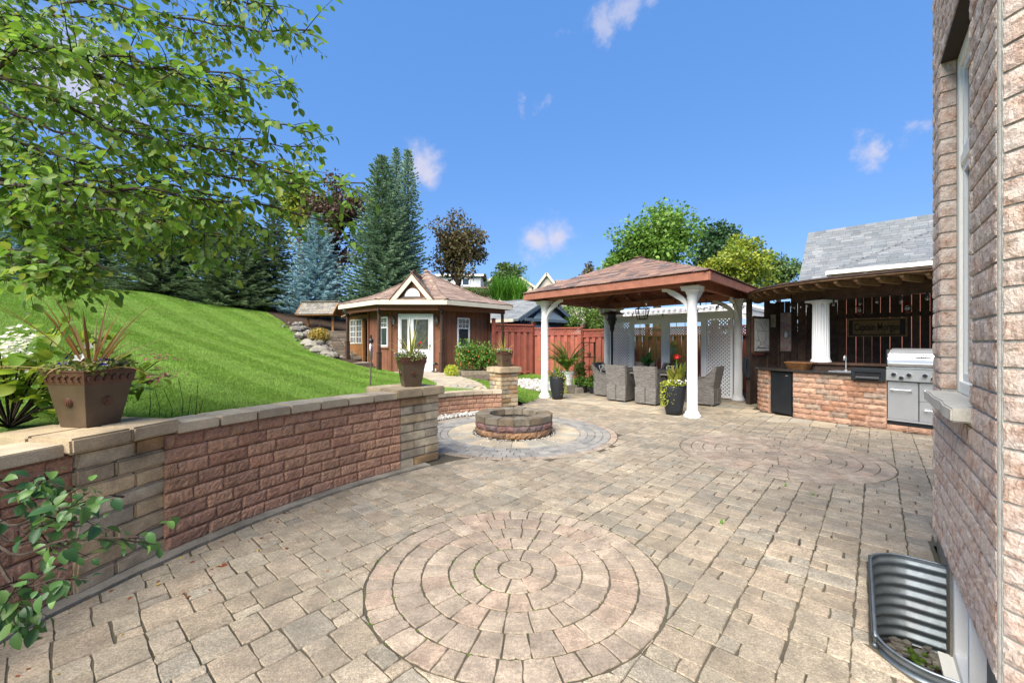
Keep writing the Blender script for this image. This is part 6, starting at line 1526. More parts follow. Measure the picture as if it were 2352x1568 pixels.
# wishing well
ww = thing('wishing_well', 'small wishing well roof of grey shakes on two timber posts', 'wishing well', tuple(P(735, 770, 18)))
wq = P(735, 772, 18); wx = Vector((1, -.12, 0)).normalized(); wy = Vector((.12, 1, 0)).normalized(); wz = wq.z
for x in (-.56, .60):
    mb = MB(); mb.box(wq+wx*x+UP*.42, (.085, .085, .98), .1); mb.build('post', 'warm_wood', ww)
mb = MB(); mb.beam(wq-wx*.72+UP*.93, wq+wx*.76+UP*.93, .09, .09); mb.build('beam', 'warm_wood', ww)
for sg_ in (-1, 1):
    e0, e1 = wq-wx*.84-wy*.44*sg_+UP*.92, wq+wx*.86-wy*.44*sg_+UP*.92; t0, t1_ = wq-wx*.84+UP*1.42, wq+wx*.86+UP*1.42
    mb = MB(); mb.slab([e0, e1, t1_, t0], UP*-.03); mb.build('roof_board', 'warm_wood', ww); rest = MB(); shingle_facet(ww, e0, e1, t1_, t0, 'shake', .15, (.12, .24), [60], rest, name='shake', thick=.02)
for x in (-.84, .86):
    for sg_ in (-1, 1): mb = MB(); mb.beam(wq+wx*x-wy*.47*sg_+UP*.89, wq+wx*x+UP*1.43, .04, .09); mb.build('bargeboard', 'warm_wood', ww)
mb = MB(); mb.tube([wq+UP*.9, wq+UP*.42], .008, 5); mb.build('rope', 'grey_wood', ww)
bu = thing('hanging_bucket', 'little galvanized bucket hanging in the wishing well', 'bucket', tuple(wq+UP*.2)); mb = MB(); mb.lathe([(.07, .2), (.095, .38), (.1, .385)], wq, 12); mb.build('pail', 'galvanized', bu); mb = MB(); mb.tube([wq+wx*.095*math.cos(t)+UP*(.38+.08*math.sin(t)) for t in np.linspace(0, math.pi, 9)], .005, 4); mb.build('bail', 'steel_dark', bu)
# rockery boulders along the steps
rk_pts = []
for (x, y, r, Y) in ((765,818,15,14.2),(748,812,13,14.4),(735,806,20,14.6),(717,797,18,15),(728,790,14,15.6),(745,799,12,15.2),(705,793,16,15.3),(690,783,15,16),(703,778,13,16.4),(716,783,10,16.2),(683,772,14,16.8),(695,768,12,17.2),(710,772,9,17),(722,778,9,16.6),(735,790,10,16),(755,803,9,15),(680,762,10,17.6),(741,781,8,17),(757,792,8,16.4),(764,806,8,15.2),(690,760,9,17.8)):
    rk_pts.append((P(x, y, Y), r/FP*Y))
BM = []
for i in range(5): mb = MB(); mb.sphere((0, 0, 0), 1, 9, 6, (1.15, .9, .62), .16); BM.append(mb.mesh('boulder', 'boulder', smooth=False))
for i, (p, r) in enumerate(rk_pts):
    o = bpy.data.objects.new('boulder', BM[i % 5]); COL.objects.link(o); zt = max(p.z, H(p.x, p.y)+r*.35); o.location = (p.x, p.y, zt); o.rotation_euler = (random.uniform(-.2, .2), random.uniform(-.2, .2), random.uniform(0, 6)); o.scale = (r, r, r); tag(o, 'rounded pale field boulder edging the garden steps', 'boulder', 'boulders edging the garden steps', 'thing')
pts = [(p.x+random.gauss(0, .25), p.y+random.gauss(0, .25)) for p, r in rk_pts for _ in range(5)]; pebbles([(x, y, H(x, y)+.04) for x, y in pts], .04, .08, 'boulder', 'rockery_gravel', None, 'pale gravel and small stones between the rockery boulders')
# torch on the lawn
tx, ty = -2.27, 6.6; tz = H(tx, ty); to_ = thing('garden_torch', 'slim garden torch with glass oil canister standing on the lawn', 'torch', (tx, ty, tz))
mb = MB(); mb.tube([(tx, ty, tz-.02), (tx+.015, ty, 1.16)], .012, 8); mb.build('pole', 'grey_trim', to_)
mb = MB(); mb.lathe([(.012, 1.12), (.03, 1.16), (.036, 1.2), (.036, 1.43)], (tx+.015, ty, 0), 14); mb.build('canister', 'bulb_glass', to_, smooth=True)
mb = MB(); mb.lathe([(.039, 1.40), (.041, 1.45), (.03, 1.47), (.014, 1.48), (.014, 1.53)], (tx+.015, ty, 0), 14); mb.build('collar', 'black_metal', to_); mb = MB(); mb.lathe([(.024, 1.14), (.024, 1.34)], (tx+.015, ty, 0), 10); mb.build('oil', 'grey_trim', to_)
# raised bed, plants, bench
rbz = .30; rb = thing('raised_planter_bed', 'low weathered timber raised bed full of tomato plants', 'raised bed', (-1.15, 12.6, rbz)); ra_ = R(12); rcx = Vector((-1.12, 12.7, 0))
for k_ in range(2):
    for (x, y, w, h, a) in ((0, -.42, .92, .05, 0), (0, .42, .92, .05, 0), (-.46, 0, .05, .79, 0), (.46, 0, .05, .79, 0)): mb = MB(); mb.box(rcx+rot_z(ra_)@Vector((x, y, 0))+UP*(rbz+.07+.14*k_), (w, h, .135), ra_); mb.build('board', 'grey_wood', rb, bevel=.006)
mb = MB(); mb.box(rcx+UP*(rbz+.12), (.86, .78, .22), ra_); mb.build('soil', 'soil', rb)
for i, (x, y, h, lab) in enumerate(((-1.42, 12.6, 1.0, 'bushy tomato plant in the raised bed, next to the lime green bush'), (-1.05, 12.75, .92, 'bushy tomato plant in the middle of the raised bed'), (-.72, 12.75, .85, 'sprawling tomato plant with red fruit at the bench end of the bed'))):
    t = thing('tomato_plant', lab, 'plant', (x, y, rbz+.2), group='tomato plants in the raised bed'); pts, dd_ = cloud_pts(900, (x, y, rbz+.3+h*.45), (.34, .34, h*.55), .2); foliage('leaves', pts, dd_, .075, 'plant_leaf', t)
    mb = MB(); 
    for k_ in range(5): mb.tube([(x, y, rbz+.2), (x+random.gauss(0, .08), y+random.gauss(0, .08), rbz+.2+h*.5), (x+random.gauss(0, .16), y+random.gauss(0, .16), rbz+.2+h*.9)], .008, 5)
    mb.build('stems', 'plant_leaf', t); mb = MB()
    for k_ in range(9): mb.sphere((x+random.gauss(0, .2), y-.25+random.gauss(0, .08), rbz+random.uniform(.3, .3+h*.7)), .018, 6, 4)
    mb.build('fruit', 'orange_fruit', t, kind='stuff')
def bush(name, label, c, r, n, size, m, cat='shrub', shell=.4, group=None, asp=.6):
    t = thing(name, label, cat, tuple(c)); 
    if group: t['group'] = group
    pts, dd_ = cloud_pts(n, (c[0], c[1], c[2]+r[2]*.95), r, shell); k = pts[:, 2] > c[2]; foliage('foliage', pts[k], dd_[k], size, m, t, asp)
    mb = MB()
    for i in range(6): a = random.uniform(0, 6.28); mb.tube([(c[0], c[1], c[2]-.03), (c[0]+r[0]*.3*math.cos(a), c[1]+r[1]*.3*math.sin(a), c[2]+r[2]*.7), (c[0]+r[0]*.6*math.cos(a), c[1]+r[1]*.6*math.sin(a), c[2]+r[2]*1.3)], [.012+.02*r[0], .008+.01*r[0], .004], 5)
    mb.build('stems', 'twig', t); return t
bush('lime_bush', 'small rounded lime green bush beside the timber bed', (-1.80, 12.25, H(-1.8, 12.25)), (.22, .22, .19), 1500, .035, 'lime_leaf', shell=.6)
bush('amber_shrub', 'golden amber shrub among the boulders by the steps', tuple(P(733, 786, 16.3)), (.42, .4, .30), 1300, .07, 'amber_leaf')
bn = thing('garden_bench', 'dark weathered plank bench behind the raised bed', 'bench', (-.55, 13.5, .27)); bc = Vector((-.50, 13.45, 0)); bang = R(10)
for (x, y, z, w, dp_, h, nm) in ((0, -.12, .70, 1.1, .13, .035, 'seat_board'), (0, .03, .70, 1.1, .13, .035, 'seat_board'), (0, .14, 1.0, 1.1, .035, .13, 'back_board'), (-.48, -.02, .48, .07, .32, .42, 'leg'), (.48, -.02, .48, .07, .32, .42, 'leg'), (-.48, .16, .72, .06, .05, .75, 'back_post'), (.48, .16, .72, .06, .05, .75, 'back_post')):
    mb = MB(); mb.box(bc+rot_z(bang)@Vector((x, y, 0))+UP*z, (w, dp_, h), bang); mb.build(nm, 'shed_dark', bn, bevel=.005)
pts = []
for i in range(1500):
    x, y = random.uniform(.0, 1.5), random.uniform(10.9, 15.1)
    if ((x-.62)/.75)**2+((y-12.9)/1.5)**2 < 1: pts.append((x, y, H(x, y)+.03))
pebbles(pts, .03, .065, 'pebble', 'river_stones', None, 'bed of rounded pale river stones along the red fence')
# ------------------------------------------------------------------ dining set under the gazebo
def make_chair():
    t = thing('wicker_armchair', 'x', 'chair', (0, 0, 0), group='grey wicker chairs round the patio table')
    def shell(name, z0, z1, w0, w1, yb0, yb1, depth0, depth1, th_, arm_drop):
        # U-shaped shell: left arm, back, right arm
        n = 22; mb = MB(); outer = []; 
        for k_, z in enumerate(np.linspace(0, 1, 7)):
            row_o, row_i = [], []
            w = w0+(w1-w0)*z; yb = yb0+(yb1-yb0)*z; dp = depth0+(depth1-depth0)*z
            for i in range(n+1):
                s = i/n*2-1; a = abs(s); sx = 1 if s > 0 else -1
                if a < .55: x, y = sx*w/2*min(1, a/.50)*.99, yb+ (0 if a < .42 else ((a-.42)/.13)**2*.05); lz = 1
                else: f_ = (a-.55)/.45; x, y = sx*w/2, yb+.05+f_*dp; lz = 1-arm_drop*min(1, f_*2.2)**.8
                zz = z0+(z1-z0)*min(z, lz) if lz < 1 else z0+(z1-z0)*z
                x0 = x*(1-th_/(w/2)); y0 = y+th_*(1 if a < .5 else 0)
                row_o.append((x, y, zz)); row_i.append((x0, y0, zz))
            outer.append((row_o, row_i))
        o = 0; N_ = n+1
        for ro, ri in outer: mb.v += ro+ri
        R_ = len(outer)
        for k_ in range(R_-1):
            for i in range(n):
                a, b = k_*2*N_+i, (k_+1)*2*N_+i; mb.f += [(a, a+1, b+1, b), (a+N_+1, a+N_, b+N_, b+N_+1)]
            mb.f += [(k_*2*N_, k_*2*N_+N_, (k_+1)*2*N_+N_, (k_+1)*2*N_), (k_*2*N_+n, (k_+1)*2*N_+n, (k_+1)*2*N_+N_+n, k_*2*N_+N_+n)]
        for k_ in (0, R_-1):
            for i in range(n): mb.f.append((k_*2*N_+i, k_*2*N_+i+1, k_*2*N_+N_+i+1, k_*2*N_+N_+i))
        return mb.build(name, 'wicker', t, local=True)
    shell('backrest', .37, .88, .52, .60, -.25, -.34, .44, .50, .05, .52)
    for x in (-1, 1):
        mb = MB(); mb.box((x*.1275, -.02, .21), (.245, .50, .36)); mb.v = [(a*(1+.07*(z-.03)), b, z) for a, b, z in mb.v]; mb.build('skirt', 'wicker', t, local=True, bevel=.012)
    mb = MB(); mb.box((0, .02, .405), (.50, .50, .03)); mb.build('seat', 'wicker', t, local=True, bevel=.01)
    mb = MB(); mb.box((0, .03, .455), (.46, .46, .07)); mb.build('seat_cushion', 'cushion', t, local=True, bevel=.025, seg=2)
    for x in (-.21, .21):
        for y in (-.22, .18): mb = MB(); mb.lathe([(.016, 0), (.022, .04)], (x, y, 0), 8); mb.build('leg', 'wicker', t, local=True)
    return t
ch = make_chair(); aang = math.atan2(A2.y, A2.x)
tc_ = Vector((3.42, 10.32, 0))
def place(src, p, face, label):
    rz = math.atan2(face.y, face.x)-math.pi/2; p = Vector((p[0], p[1], .0))
    if src['label'] == 'x': src.location = p; src.rotation_euler = (0, 0, rz); src['label'] = label; ORG[src.name] = p; return src
    return dup(src, p, rz, label)
place(ch, (2.68, 10.12), B_, 'grey wicker chair turned from the fire pit, near the side-on end chair')
place(ch, (3.20, 9.55), B_, 'grey wicker chair turned from the fire pit, next to the black canna pot')
place(ch, (2.55, 11.05), -A2, 'grey wicker end chair seen side-on with printed cushion, by the potted plants')
place(ch, (4.42, 9.45), A2, 'grey wicker end chair half behind the front white column')
place(ch, (3.45, 11.15), -B_, 'grey wicker chair facing the patio, in front of the glass screen window')
place(ch, (4.05, 10.60), -B_, 'grey wicker chair facing the patio with printed cushion, near the lattice panel')
tb = thing('dining_table', 'long grey wicker dining table among the chairs', 'table', tuple(tc_))
mb = MB(); mb.box(tc_+UP*.735, (1.75, .95, .03), aang); mb.build('table_top', 'table_top', tb, bevel=.008)
mb = MB(); mb.box(tc_+UP*.685, (1.68, .88, .07), aang); mb.build('apron', 'wicker', tb)
for x in (-.76, .76):
    for y in (-.36, .36): mb = MB(); mb.box(tc_+rot_z(aang)@Vector((x, y, 0))+UP*.33, (.07, .07, .66), aang); mb.build('leg', 'wicker', tb)
def cushion(label, p, face):
    t = thing('throw_cushion', label, 'cushion', tuple(p)); f = face.normalized(); s = UP.cross(f).normalized(); u = (UP*.93-f*.35).normalized(); n = s.cross(u); n = n if n.dot(f) > 0 else -n
    mb = MB(); N = 8; 
    for sg_ in (1, -1):
        o = len(mb.v)
        for i in range(N+1):
            for j in range(N+1):
                a, b = i/N*2-1, j/N*2-1; h = .07*(1-a**4)*(1-b**4); mb.v.append(tuple(Vector(p)+u*.2+s*a*.2*(1-.05*b*b)+u*b*.2*(1-.05*a*a)+n*h*sg_))
        for i in range(N):
            for j in range(N): q = o+i*(N+1)+j; mb.f.append((q, q+1, q+N+2, q+N+1))
    co = mb.build('cover', 'pillow', t, smooth=True); mb = MB()
    W = lambda a, b: Vector(p)+u*.2+s*a*.2+u*b*.2+n*(.07*(1-a**4)*(1-b**4)+.004)
    for (a, b, c_, d_) in ((-.7, .5, 0, .5), (0, .5, 0, -.2), (0, -.2, .6, -.2), (.6, -.2, .6, .6), (-.7, .5, -.7, -.5), (-.7, -.5, .3, -.6), (.25, .1, .25, .65), (-.4, .1, -.4, -.25), (-.4, .1, -.1, .1)):
        for k_ in range(4): mb.beam(W(a+(c_-a)*k_/4, b+(d_-b)*k_/4), W(a+(c_-a)*(k_+1)/4, b+(d_-b)*(k_+1)/4), .018, .006, up=n)
    mb.build('printed_lines', 'pillow_print', co)
cushion('black cushion with white line print on the side-on end chair', Vector((2.45, 11.10, .50)), Vector((.8, -.6, 0))); cushion('black cushion with white line print on the chair near the lattice panel', Vector((4.12, 10.68, .50)), -B_)
# peace lily on the table
pl_ = thing('peace_lily', 'dark green peace lily in a small pot on the dining table', 'plant', tuple(tc_+UP*.75)); q = tc_+A2*.05
mb = MB(); mb.lathe([(.05, .75), (.075, .86), (.08, .865)], q, 14); mb.build('pot', 'black_pot', pl_); mb = MB(); arc_blades(mb, q+UP*.85, 34, .36, .085, 1.25, .9, 5, .2, .03); mb.build('leaves', 'dark_leaf', pl_)
mb = MB(); arc_blades(mb, q+UP*1.18+Vector((.05, 0, 0)), 1, .13, .06, .3, .1, 4, .1, 0); mb.tube([q+UP*.85, q+UP*1.2+Vector((.05, 0, 0))], .004, 4); mb.build('white_spathe', 'white_flower', pl_)
# patio heater
hx = Vector((2.98, 12.3, 0)); ht = thing('patio_heater', 'tall black mushroom patio heater with bronze hood by the rear column', 'patio heater', tuple(hx))
mb = MB(); mb.lathe([(.23, 0), (.23, .03), (.20, .05), (.2, .62), (.17, .68), (.05, .7)], hx, 24); mb.build('base', 'black_metal', ht)
mb = MB(); mb.lathe([(.035, .7), (.035, 1.80)], hx, 14); mb.build('pole', 'black_metal', ht); mb = MB(); mb.lathe([(.04, 1.74), (.075, 1.84), (.06, 1.86), (.085, 1.95), (.11, 1.98), (.11, 2.06), (.145, 2.08), (.145, 2.13), (.125, 2.14), (.125, 2.26), (.05, 2.28)], hx, 22); mb.build('burner', 'black_metal', ht)
mb = MB(); mb.lathe([(.36, 2.265), (.37, 2.262), (.30, 2.29), (.18, 2.325), (.07, 2.345), (.02, 2.35)], hx, 28); mb.build('hood', 'bronze', ht, smooth=True)
# pots
def tall_pot(name, label, c, r, h, m='black_pot', group='tall black pots at the gazebo columns'):
    t = thing(name, label, 'pot', (c[0], c[1], 0), group=group); mb = MB(); mb.lathe([(r*.62, 0), (r*.74, h*.18), (r*.92, h*.6), (r, h*.93), (r*1.0, h), (r*.9, h), (r*.84, h*.9)], (c[0], c[1], 0), 28, cap=True); mb.f.pop(); mb.build('body', m, t, smooth=True)
    mb = MB(); mb.lathe([(.001, h*.92), (r*.88, h*.92)], (c[0], c[1], 0), 20, cap=False); mb.build('soil', 'soil', t)
    mb = MB(); mb.lathe([(r*1.0, h*.985), (r*1.03, h*.99), (r*1.03, h*1.01), (r*.9, h*1.012)], (c[0], c[1], 0), 28, cap=False); mb.build('lip', m, t); return t
def trailing(t, c, r, h, n=220, side=1):
    pts = []
    for k_ in range(n): a = random.gauss(0 if side > 0 else math.pi, .5); s = random.random(); pts.append((c[0]+(r*1.03+.02*random.random())*math.cos(a), c[1]+(r*1.03)*math.sin(a), h-s*.45+random.uniform(-.01, .02)))
    pts = np.array(pts); foliage('trailing_vine', pts, np.random.normal(0, 1, pts.shape), .035, 'lime_leaf', t)
c1 = (1.14, 10.37); tall_pot('tall_pot', 'tall black tapered pot beside the column near the lawn', c1, .20, .56)
t = thing('potted_fern', 'leafy lime plant with small flowers in the black pot near the lawn', 'plant', (c1[0], c1[1], .53)); mb = MB(); arc_blades(mb, (c1[0], c1[1], .53), 26, .46, .05, 1.1, .8, 6, .1, .05); mb.build('fronds', 'fern_green', t)
pts, dd_ = cloud_pts(500, (c1[0], c1[1], .60), (.2, .2, .1), .3); foliage('filler', pts, dd_, .04, 'filler_leaf', t); trailing(t, c1, .2, .58); mb = MB(); flowers(mb, [(c1[0]+random.uniform(-.16, .16), c1[1]+random.uniform(-.18, .1), random.uniform(.6, .72)) for _ in range(14)], .022); mb.build('purple_flowers', 'purple_flower', t, kind='stuff'); mb = MB(); flowers(mb, [(c1[0]+random.uniform(-.18, .18), c1[1]+random.uniform(-.18, .1), random.uniform(.56, .64)) for _ in range(18)], .018); mb.build('pale_flowers', 'pink_flower', t, kind='stuff')
c2 = (3.19, 8.14); tall_pot('tall_pot', 'tall black tapered pot beside the front gazebo column', c2, .225, .57)
t = thing('canna_lily', 'bronze-green canna with a red flower in the pot by the front column', 'plant', (c2[0], c2[1], .54))
mb = MB(); 
for k_ in range(6): x, y = c2[0]+random.uniform(-.09, .11), c2[1]+random.uniform(-.08, .08); arc_blades(mb, (x, y, .55+random.uniform(0, .16)), 4, .42, .10, .75, .5, 6, .12, .02)
mb.build('leaves', 'canna_leaf', t); mb = MB(); mb.tube([(c2[0]+.02, c2[1], .54), (c2[0]+.06, c2[1], 1.12)], .009, 6); mb.build('stem', 'plant_leaf', t)
mb = MB(); flowers(mb, [(c2[0]+.06+random.gauss(0, .025), c2[1]+random.gauss(0, .025), 1.12+random.uniform(-.04, .05)) for _ in range(9)], .045, 4); mb.build('red_flower', 'red_flower', t, kind='stuff')
pts, dd_ = cloud_pts(600, (c2[0], c2[1], .60), (.23, .23, .08), .3); foliage('filler', pts, dd_, .04, 'lime_leaf', t); trailing(t, c2, .225, .6, 260, -1); mb = MB(); flowers(mb, [(c2[0]+random.uniform(-.14, .2), c2[1]+random.uniform(-.22, .05), random.uniform(.62, .69)) for _ in range(60)], .016); mb.build('white_flowers', 'white_flower', t, kind='stuff')
c3 = Vector((1.58, 11.75, 0)); sb_ = thing('block_stand', 'grey concrete block plinth carrying the white urn', 'plinth', tuple(c3)); mb = MB(); mb.box(c3+UP*.11, (.42, .4, .22), .5); mb.box(c3+UP*.055+Vector((.3, -.05, 0)), (.25, .2, .2), .3); mb.build('blocks', 'concrete', sb_, bevel=.012)
ur = thing('white_urn', 'white ribbed urn planter with a palm, on grey blocks', 'urn', tuple(c3+UP*.222)); mb = MB(); mb.lathe([(.13, .222), (.135, .25), (.13, .27), (.15, .36), (.178, .52), (.18, .53), (.195, .54), (.195, .575), (.205, .58), (.205, .60), (.17, .60), (.16, .55)], c3, 32); mb.f.pop(); mb.build('body', 'white_paint', ur)
mb = MB(); mb.lathe([(.152, .37), (.160, .385), (.157, .40)], c3, 32, cap=False); mb.lathe([(.168, .455), (.176, .47), (.172, .485)], c3, 32, cap=False); mb.build('bands', 'white_paint', ur); mb = MB(); mb.lathe([(.001, .57), (.165, .57)], c3, 20, cap=False); mb.build('soil', 'soil', ur)
pm_ = thing('palm', 'feathery green palm growing in the white urn', 'palm', tuple(c3+UP*.58)); mb = MB(); st_mb = MB()
for k_ in range(24):
    a = random.uniform(0, 6.28); el = random.uniform(.9, 1.45); L = random.uniform(.75, 1.12); d = Vector((math.cos(a)*math.cos(el), math.sin(a)*math.cos(el), math.sin(el))); p = c3+UP*.58; pth = [p]; sgn = 11
    for i in range(sgn): p = p+d*L/sgn; d = (d-UP*.09+Vector((math.cos(a), math.sin(a), 0))*.04).normalized(); pth.append(p)
    st_mb.tube(pth, [.008*(1-i/(sgn+2)) for i in range(sgn+1)], 5)
    for i in range(3, sgn+1):
        dd_ = (pth[i]-pth[i-1]).normalized(); s = dd_.cross(UP).normalized()
        for f_ in (0, .33, .66):
            b = pth[i-1].lerp(pth[i], f_)
            for sg_ in (-1, 1):
                l = .26*(1-abs(i/sgn-.55)*.8); t_ = b+(dd_*.75+s*sg_*.65-UP*.1).normalized()*l; w = UP.cross(t_-b).normalized()*.013; m_ = b.lerp(t_, .5)+UP*.012
                mb.add([b-w*.5, m_-w, t_-UP*.02, m_+w], [(0, 1, 2, 3)])
mb.build('fronds', 'palm_leaf', pm_); st_mb.build('stalks', 'palm_leaf', pm_)
def small_pot(label, c, r, h, plant, m='black_pot', nl=500, hp=.35, leaf='plant_leaf', sz=.06, blades=False):
    t = thing('garden_pot', label+' pot', 'pot', (c[0], c[1], 0), group='small pots by the red fence'); mb = MB(); mb.lathe([(r*.75, 0), (r, h), (r*1.06, h), (r*1.06, h*.92), (r*.9, h*.9)], (c[0], c[1], 0), 18); mb.f.pop(); mb.build('body', m, t)
    mb = MB(); mb.lathe([(.001, h*.9), (r*.93, h*.9)], (c[0], c[1], 0), 14, cap=False); mb.build('soil', 'soil', t)
    q = thing(plant, label+' plant', 'plant', (c[0], c[1], h*.9), group='small potted plants by the red fence')
    if blades: mb = MB(); arc_blades(mb, (c[0], c[1], h*.9), 70, hp*1.4, .014, .8, .9, 6, .05, r*.4); mb.build('blades', leaf, q)
    else:
        pts, dd_ = cloud_pts(nl, (c[0], c[1], h+hp*.45), (r*1.6, r*1.6, hp*.55), .2); foliage('leaves', pts, dd_, sz, leaf, q); mb = MB()
        for k_ in range(5): mb.tube([(c[0], c[1], h*.9), (c[0]+random.gauss(0, r*.6), c[1]+random.gauss(0, r*.6), h+hp*.6)], .006, 4)
        mb.build('stems', leaf, q)
small_pot('black tub with basil-like herb beside the grey block plinth', (2.02, 11.75), .13, .2, 'herb', hp=.28)
small_pot('black tub with bushy herb next to the side-on end chair', (2.28, 11.55), .14, .17, 'herb', hp=.36, nl=700)
small_pot('dark square tub with upright grasses against the fence, near the end chair', (2.55, 12.4), .18, .42, 'tuft_grass', hp=.5, blades=True, leaf='ornamental_grass')
small_pot('tall leafy pepper in a tub behind the white urn', (2.05, 12.5), .16, .25, 'pepper', hp=.8, nl=800)
gt = thing('garden_trellis', 'small rusty wooden plant stand holding clay pots by the fence', 'plant stand', (2.5, 13.2, 0)); 
for x in (-.17, .17): mb = MB(); mb.box((2.48+x, 13.3, .72), (.035, .03, 1.44), R(-44)); mb.build('upright', 'shed_dark', gt)
for z in (.55, .95, 1.42): mb = MB(); mb.box((2.48, 13.25, z), (.42, .16, .03), 0); mb.build('shelf', 'shed_dark', gt)
for z in (.565, .965):
    mb = MB(); mb.lathe([(.045, z), (.065, z+.11), (.07, z+.115)], (2.47, 13.24, 0), 12); o = mb.build('clay_pot', 'red_fence'); tag(o, 'small clay pot on the %s shelf of the plant stand' % ('lower' if z < .7 else 'upper'), 'pot', 'clay pots on the plant stand', 'thing')
bk2 = thing('hanging_bucket', 'galvanized bucket planter hung on the fence behind the glass screen', 'bucket', (4.75, 12.7, 1.05)); q = Vector((4.9, 12.55, 0)); mb = MB(); mb.lathe([(.09, 1.05), (.125, 1.3), (.13, 1.31)], q, 16); mb.build('pail', 'galvanized', bk2); pts, dd_ = cloud_pts(160, (q.x, q.y, 1.4), (.12, .12, .1), .2); foliage('plant', pts, dd_, .05, 'amber_leaf', bk2)
hs_ = thing('garden_hose', 'dark coiled hose hanging on the pavilion end post', 'hose', (5.42, 9.45, .6)); mb = MB()
for k_ in range(4): cc = Vector((5.33+.01*k_, 9.42-.01*k_, .86-.01*k_)); mb.tube([cc+Vector((.05*math.cos(t), .02*math.sin(t), .22*math.sin(t))) for t in np.linspace(0, 6.28, 17)], .014, 6, cap=False)
mb.build('coil', 'black_plastic', hs_)

# ------------------------------------------------------------------ sheds and houses beyond
bs2 = thing('blue_shed', 'blue-grey board shed with grey shingle gable roof behind the fence', 'shed', (.7, 18.3, .2))
g0_, g1_ = Vector((.15, 16.3, 0)), Vector((2.75, 19.0, 0)); gd_ = (g1_-g0_).normalized(); gl = (g1_-g0_).length; bk_ = Vector((-gd_.y, gd_.x, 0)); ez, az = 2.38, 3.30
mb = MB(); mb.prism([tuple(v.xy) for v in (g0_+gd_*.25, g1_-gd_*.25, g1_-gd_*.25+bk_*3.6, g0_+gd_*.25+bk_*3.6)], .0, ez); mb.slab([g0_+gd_*.25+UP*ez, g1_-gd_*.25+UP*ez, (g0_+g1_)/2+UP*(az-.08)], bk_*.1); mb.build('wall', 'blue_wood', bs2)
for k_ in range(22):
    x = .35+(gl-.7)*k_/21; mb = MB(); zt = ez+(az-ez-.12)*(1-abs(x-gl/2)/(gl/2)); mb.box(g0_+gd_*x-bk_*.012+UP*(zt+.1)/2, (.035, .02, zt-.1), math.atan2(gd_.y, gd_.x)); mb.build('batten', 'blue_wood', bs2)
gm_ = (g0_+g1_)/2
for a in (g0_, g1_): mb = MB(); mb.beam(a-bk_*.22+UP*(ez-.05), gm_-bk_*.22+UP*(az-.02), .04, .17); mb.build('bargeboard', 'blue_trim', bs2)
mb = MB(); mb.slab([gm_-gd_*1.1-bk_*.24+UP*(ez+.02), gm_+gd_*1.1-bk_*.24+UP*(ez+.02), gm_+gd_*.45-bk_*.03+UP*(ez+.38), gm_-gd_*.45-bk_*.03+UP*(ez+.38)], -bk_*.02); mb.beam(gm_-gd_*1.6-bk_*.24+UP*(ez-.03), gm_+gd_*1.6-bk_*.24+UP*(ez-.03), .05, .12); mb.build('gable_skirt', 'blue_trim', bs2)
mb = MB(); mb.prism([tuple((g0_+gd_*x-bk_*y).xy) for x, y in ((.9, .0), (2.1, .0), (2.1, .03), (.9, .03))], .2, 2.15); mb.build('door', 'white_siding', bs2)
rest = MB()
for a, sg_ in ((g0_, -1), (g1_, 1)):
    e0, e1 = a+gd_*sg_*.12-bk_*.25+UP*(ez-.06), a+gd_*sg_*.12+bk_*3.8+UP*(ez-.06); t0, t1_ = gm_-bk_*.25+UP*(az+.03), gm_+bk_*3.8+UP*(az+.03); mb = MB(); mb.slab([e0, e1, t1_, t0], -UP*.05); mb.build('roof_deck', 'blue_trim', bs2)
    bq = [110] if sg_ < 0 else [0]; shingle_facet(bs2, e0, e1, t1_, t0, 'blue_shingle', .16, (.25, .5), bq, rest)
rest.build('far_shingles', 'blue_shingle', bs2, kind='stuff')
mb = MB(); mb.beam(g0_-gd_*.14+UP*(ez-.08), g0_-gd_*.14+bk_*3.6+UP*(ez-.08), .05, .12); mb.build('eave_trim', 'cream_trim', bs2)
of = thing('old_grey_fence', 'weathered grey vertical board fence beyond the clipped bushes', 'fence', (5, 20.5, .3)); o0, o1 = P(1345, 770, 20.5), P(1440, 770, 21.5); o0.z = o1.z = 0; ob = unit_box('board', 'old_fence'); dd_ = (o1-o0); L = dd_.length; dd_.normalize()
for k_ in range(int(L/.15)): piece('board', ob, of, frame(o0+dd_*(.15*k_)+UP*(1.7+.02*random.random()), dd_, Vector((-dd_.y, dd_.x, 0)), UP) @ Matrix.Diagonal((.14, .02, 3.3, 1)))
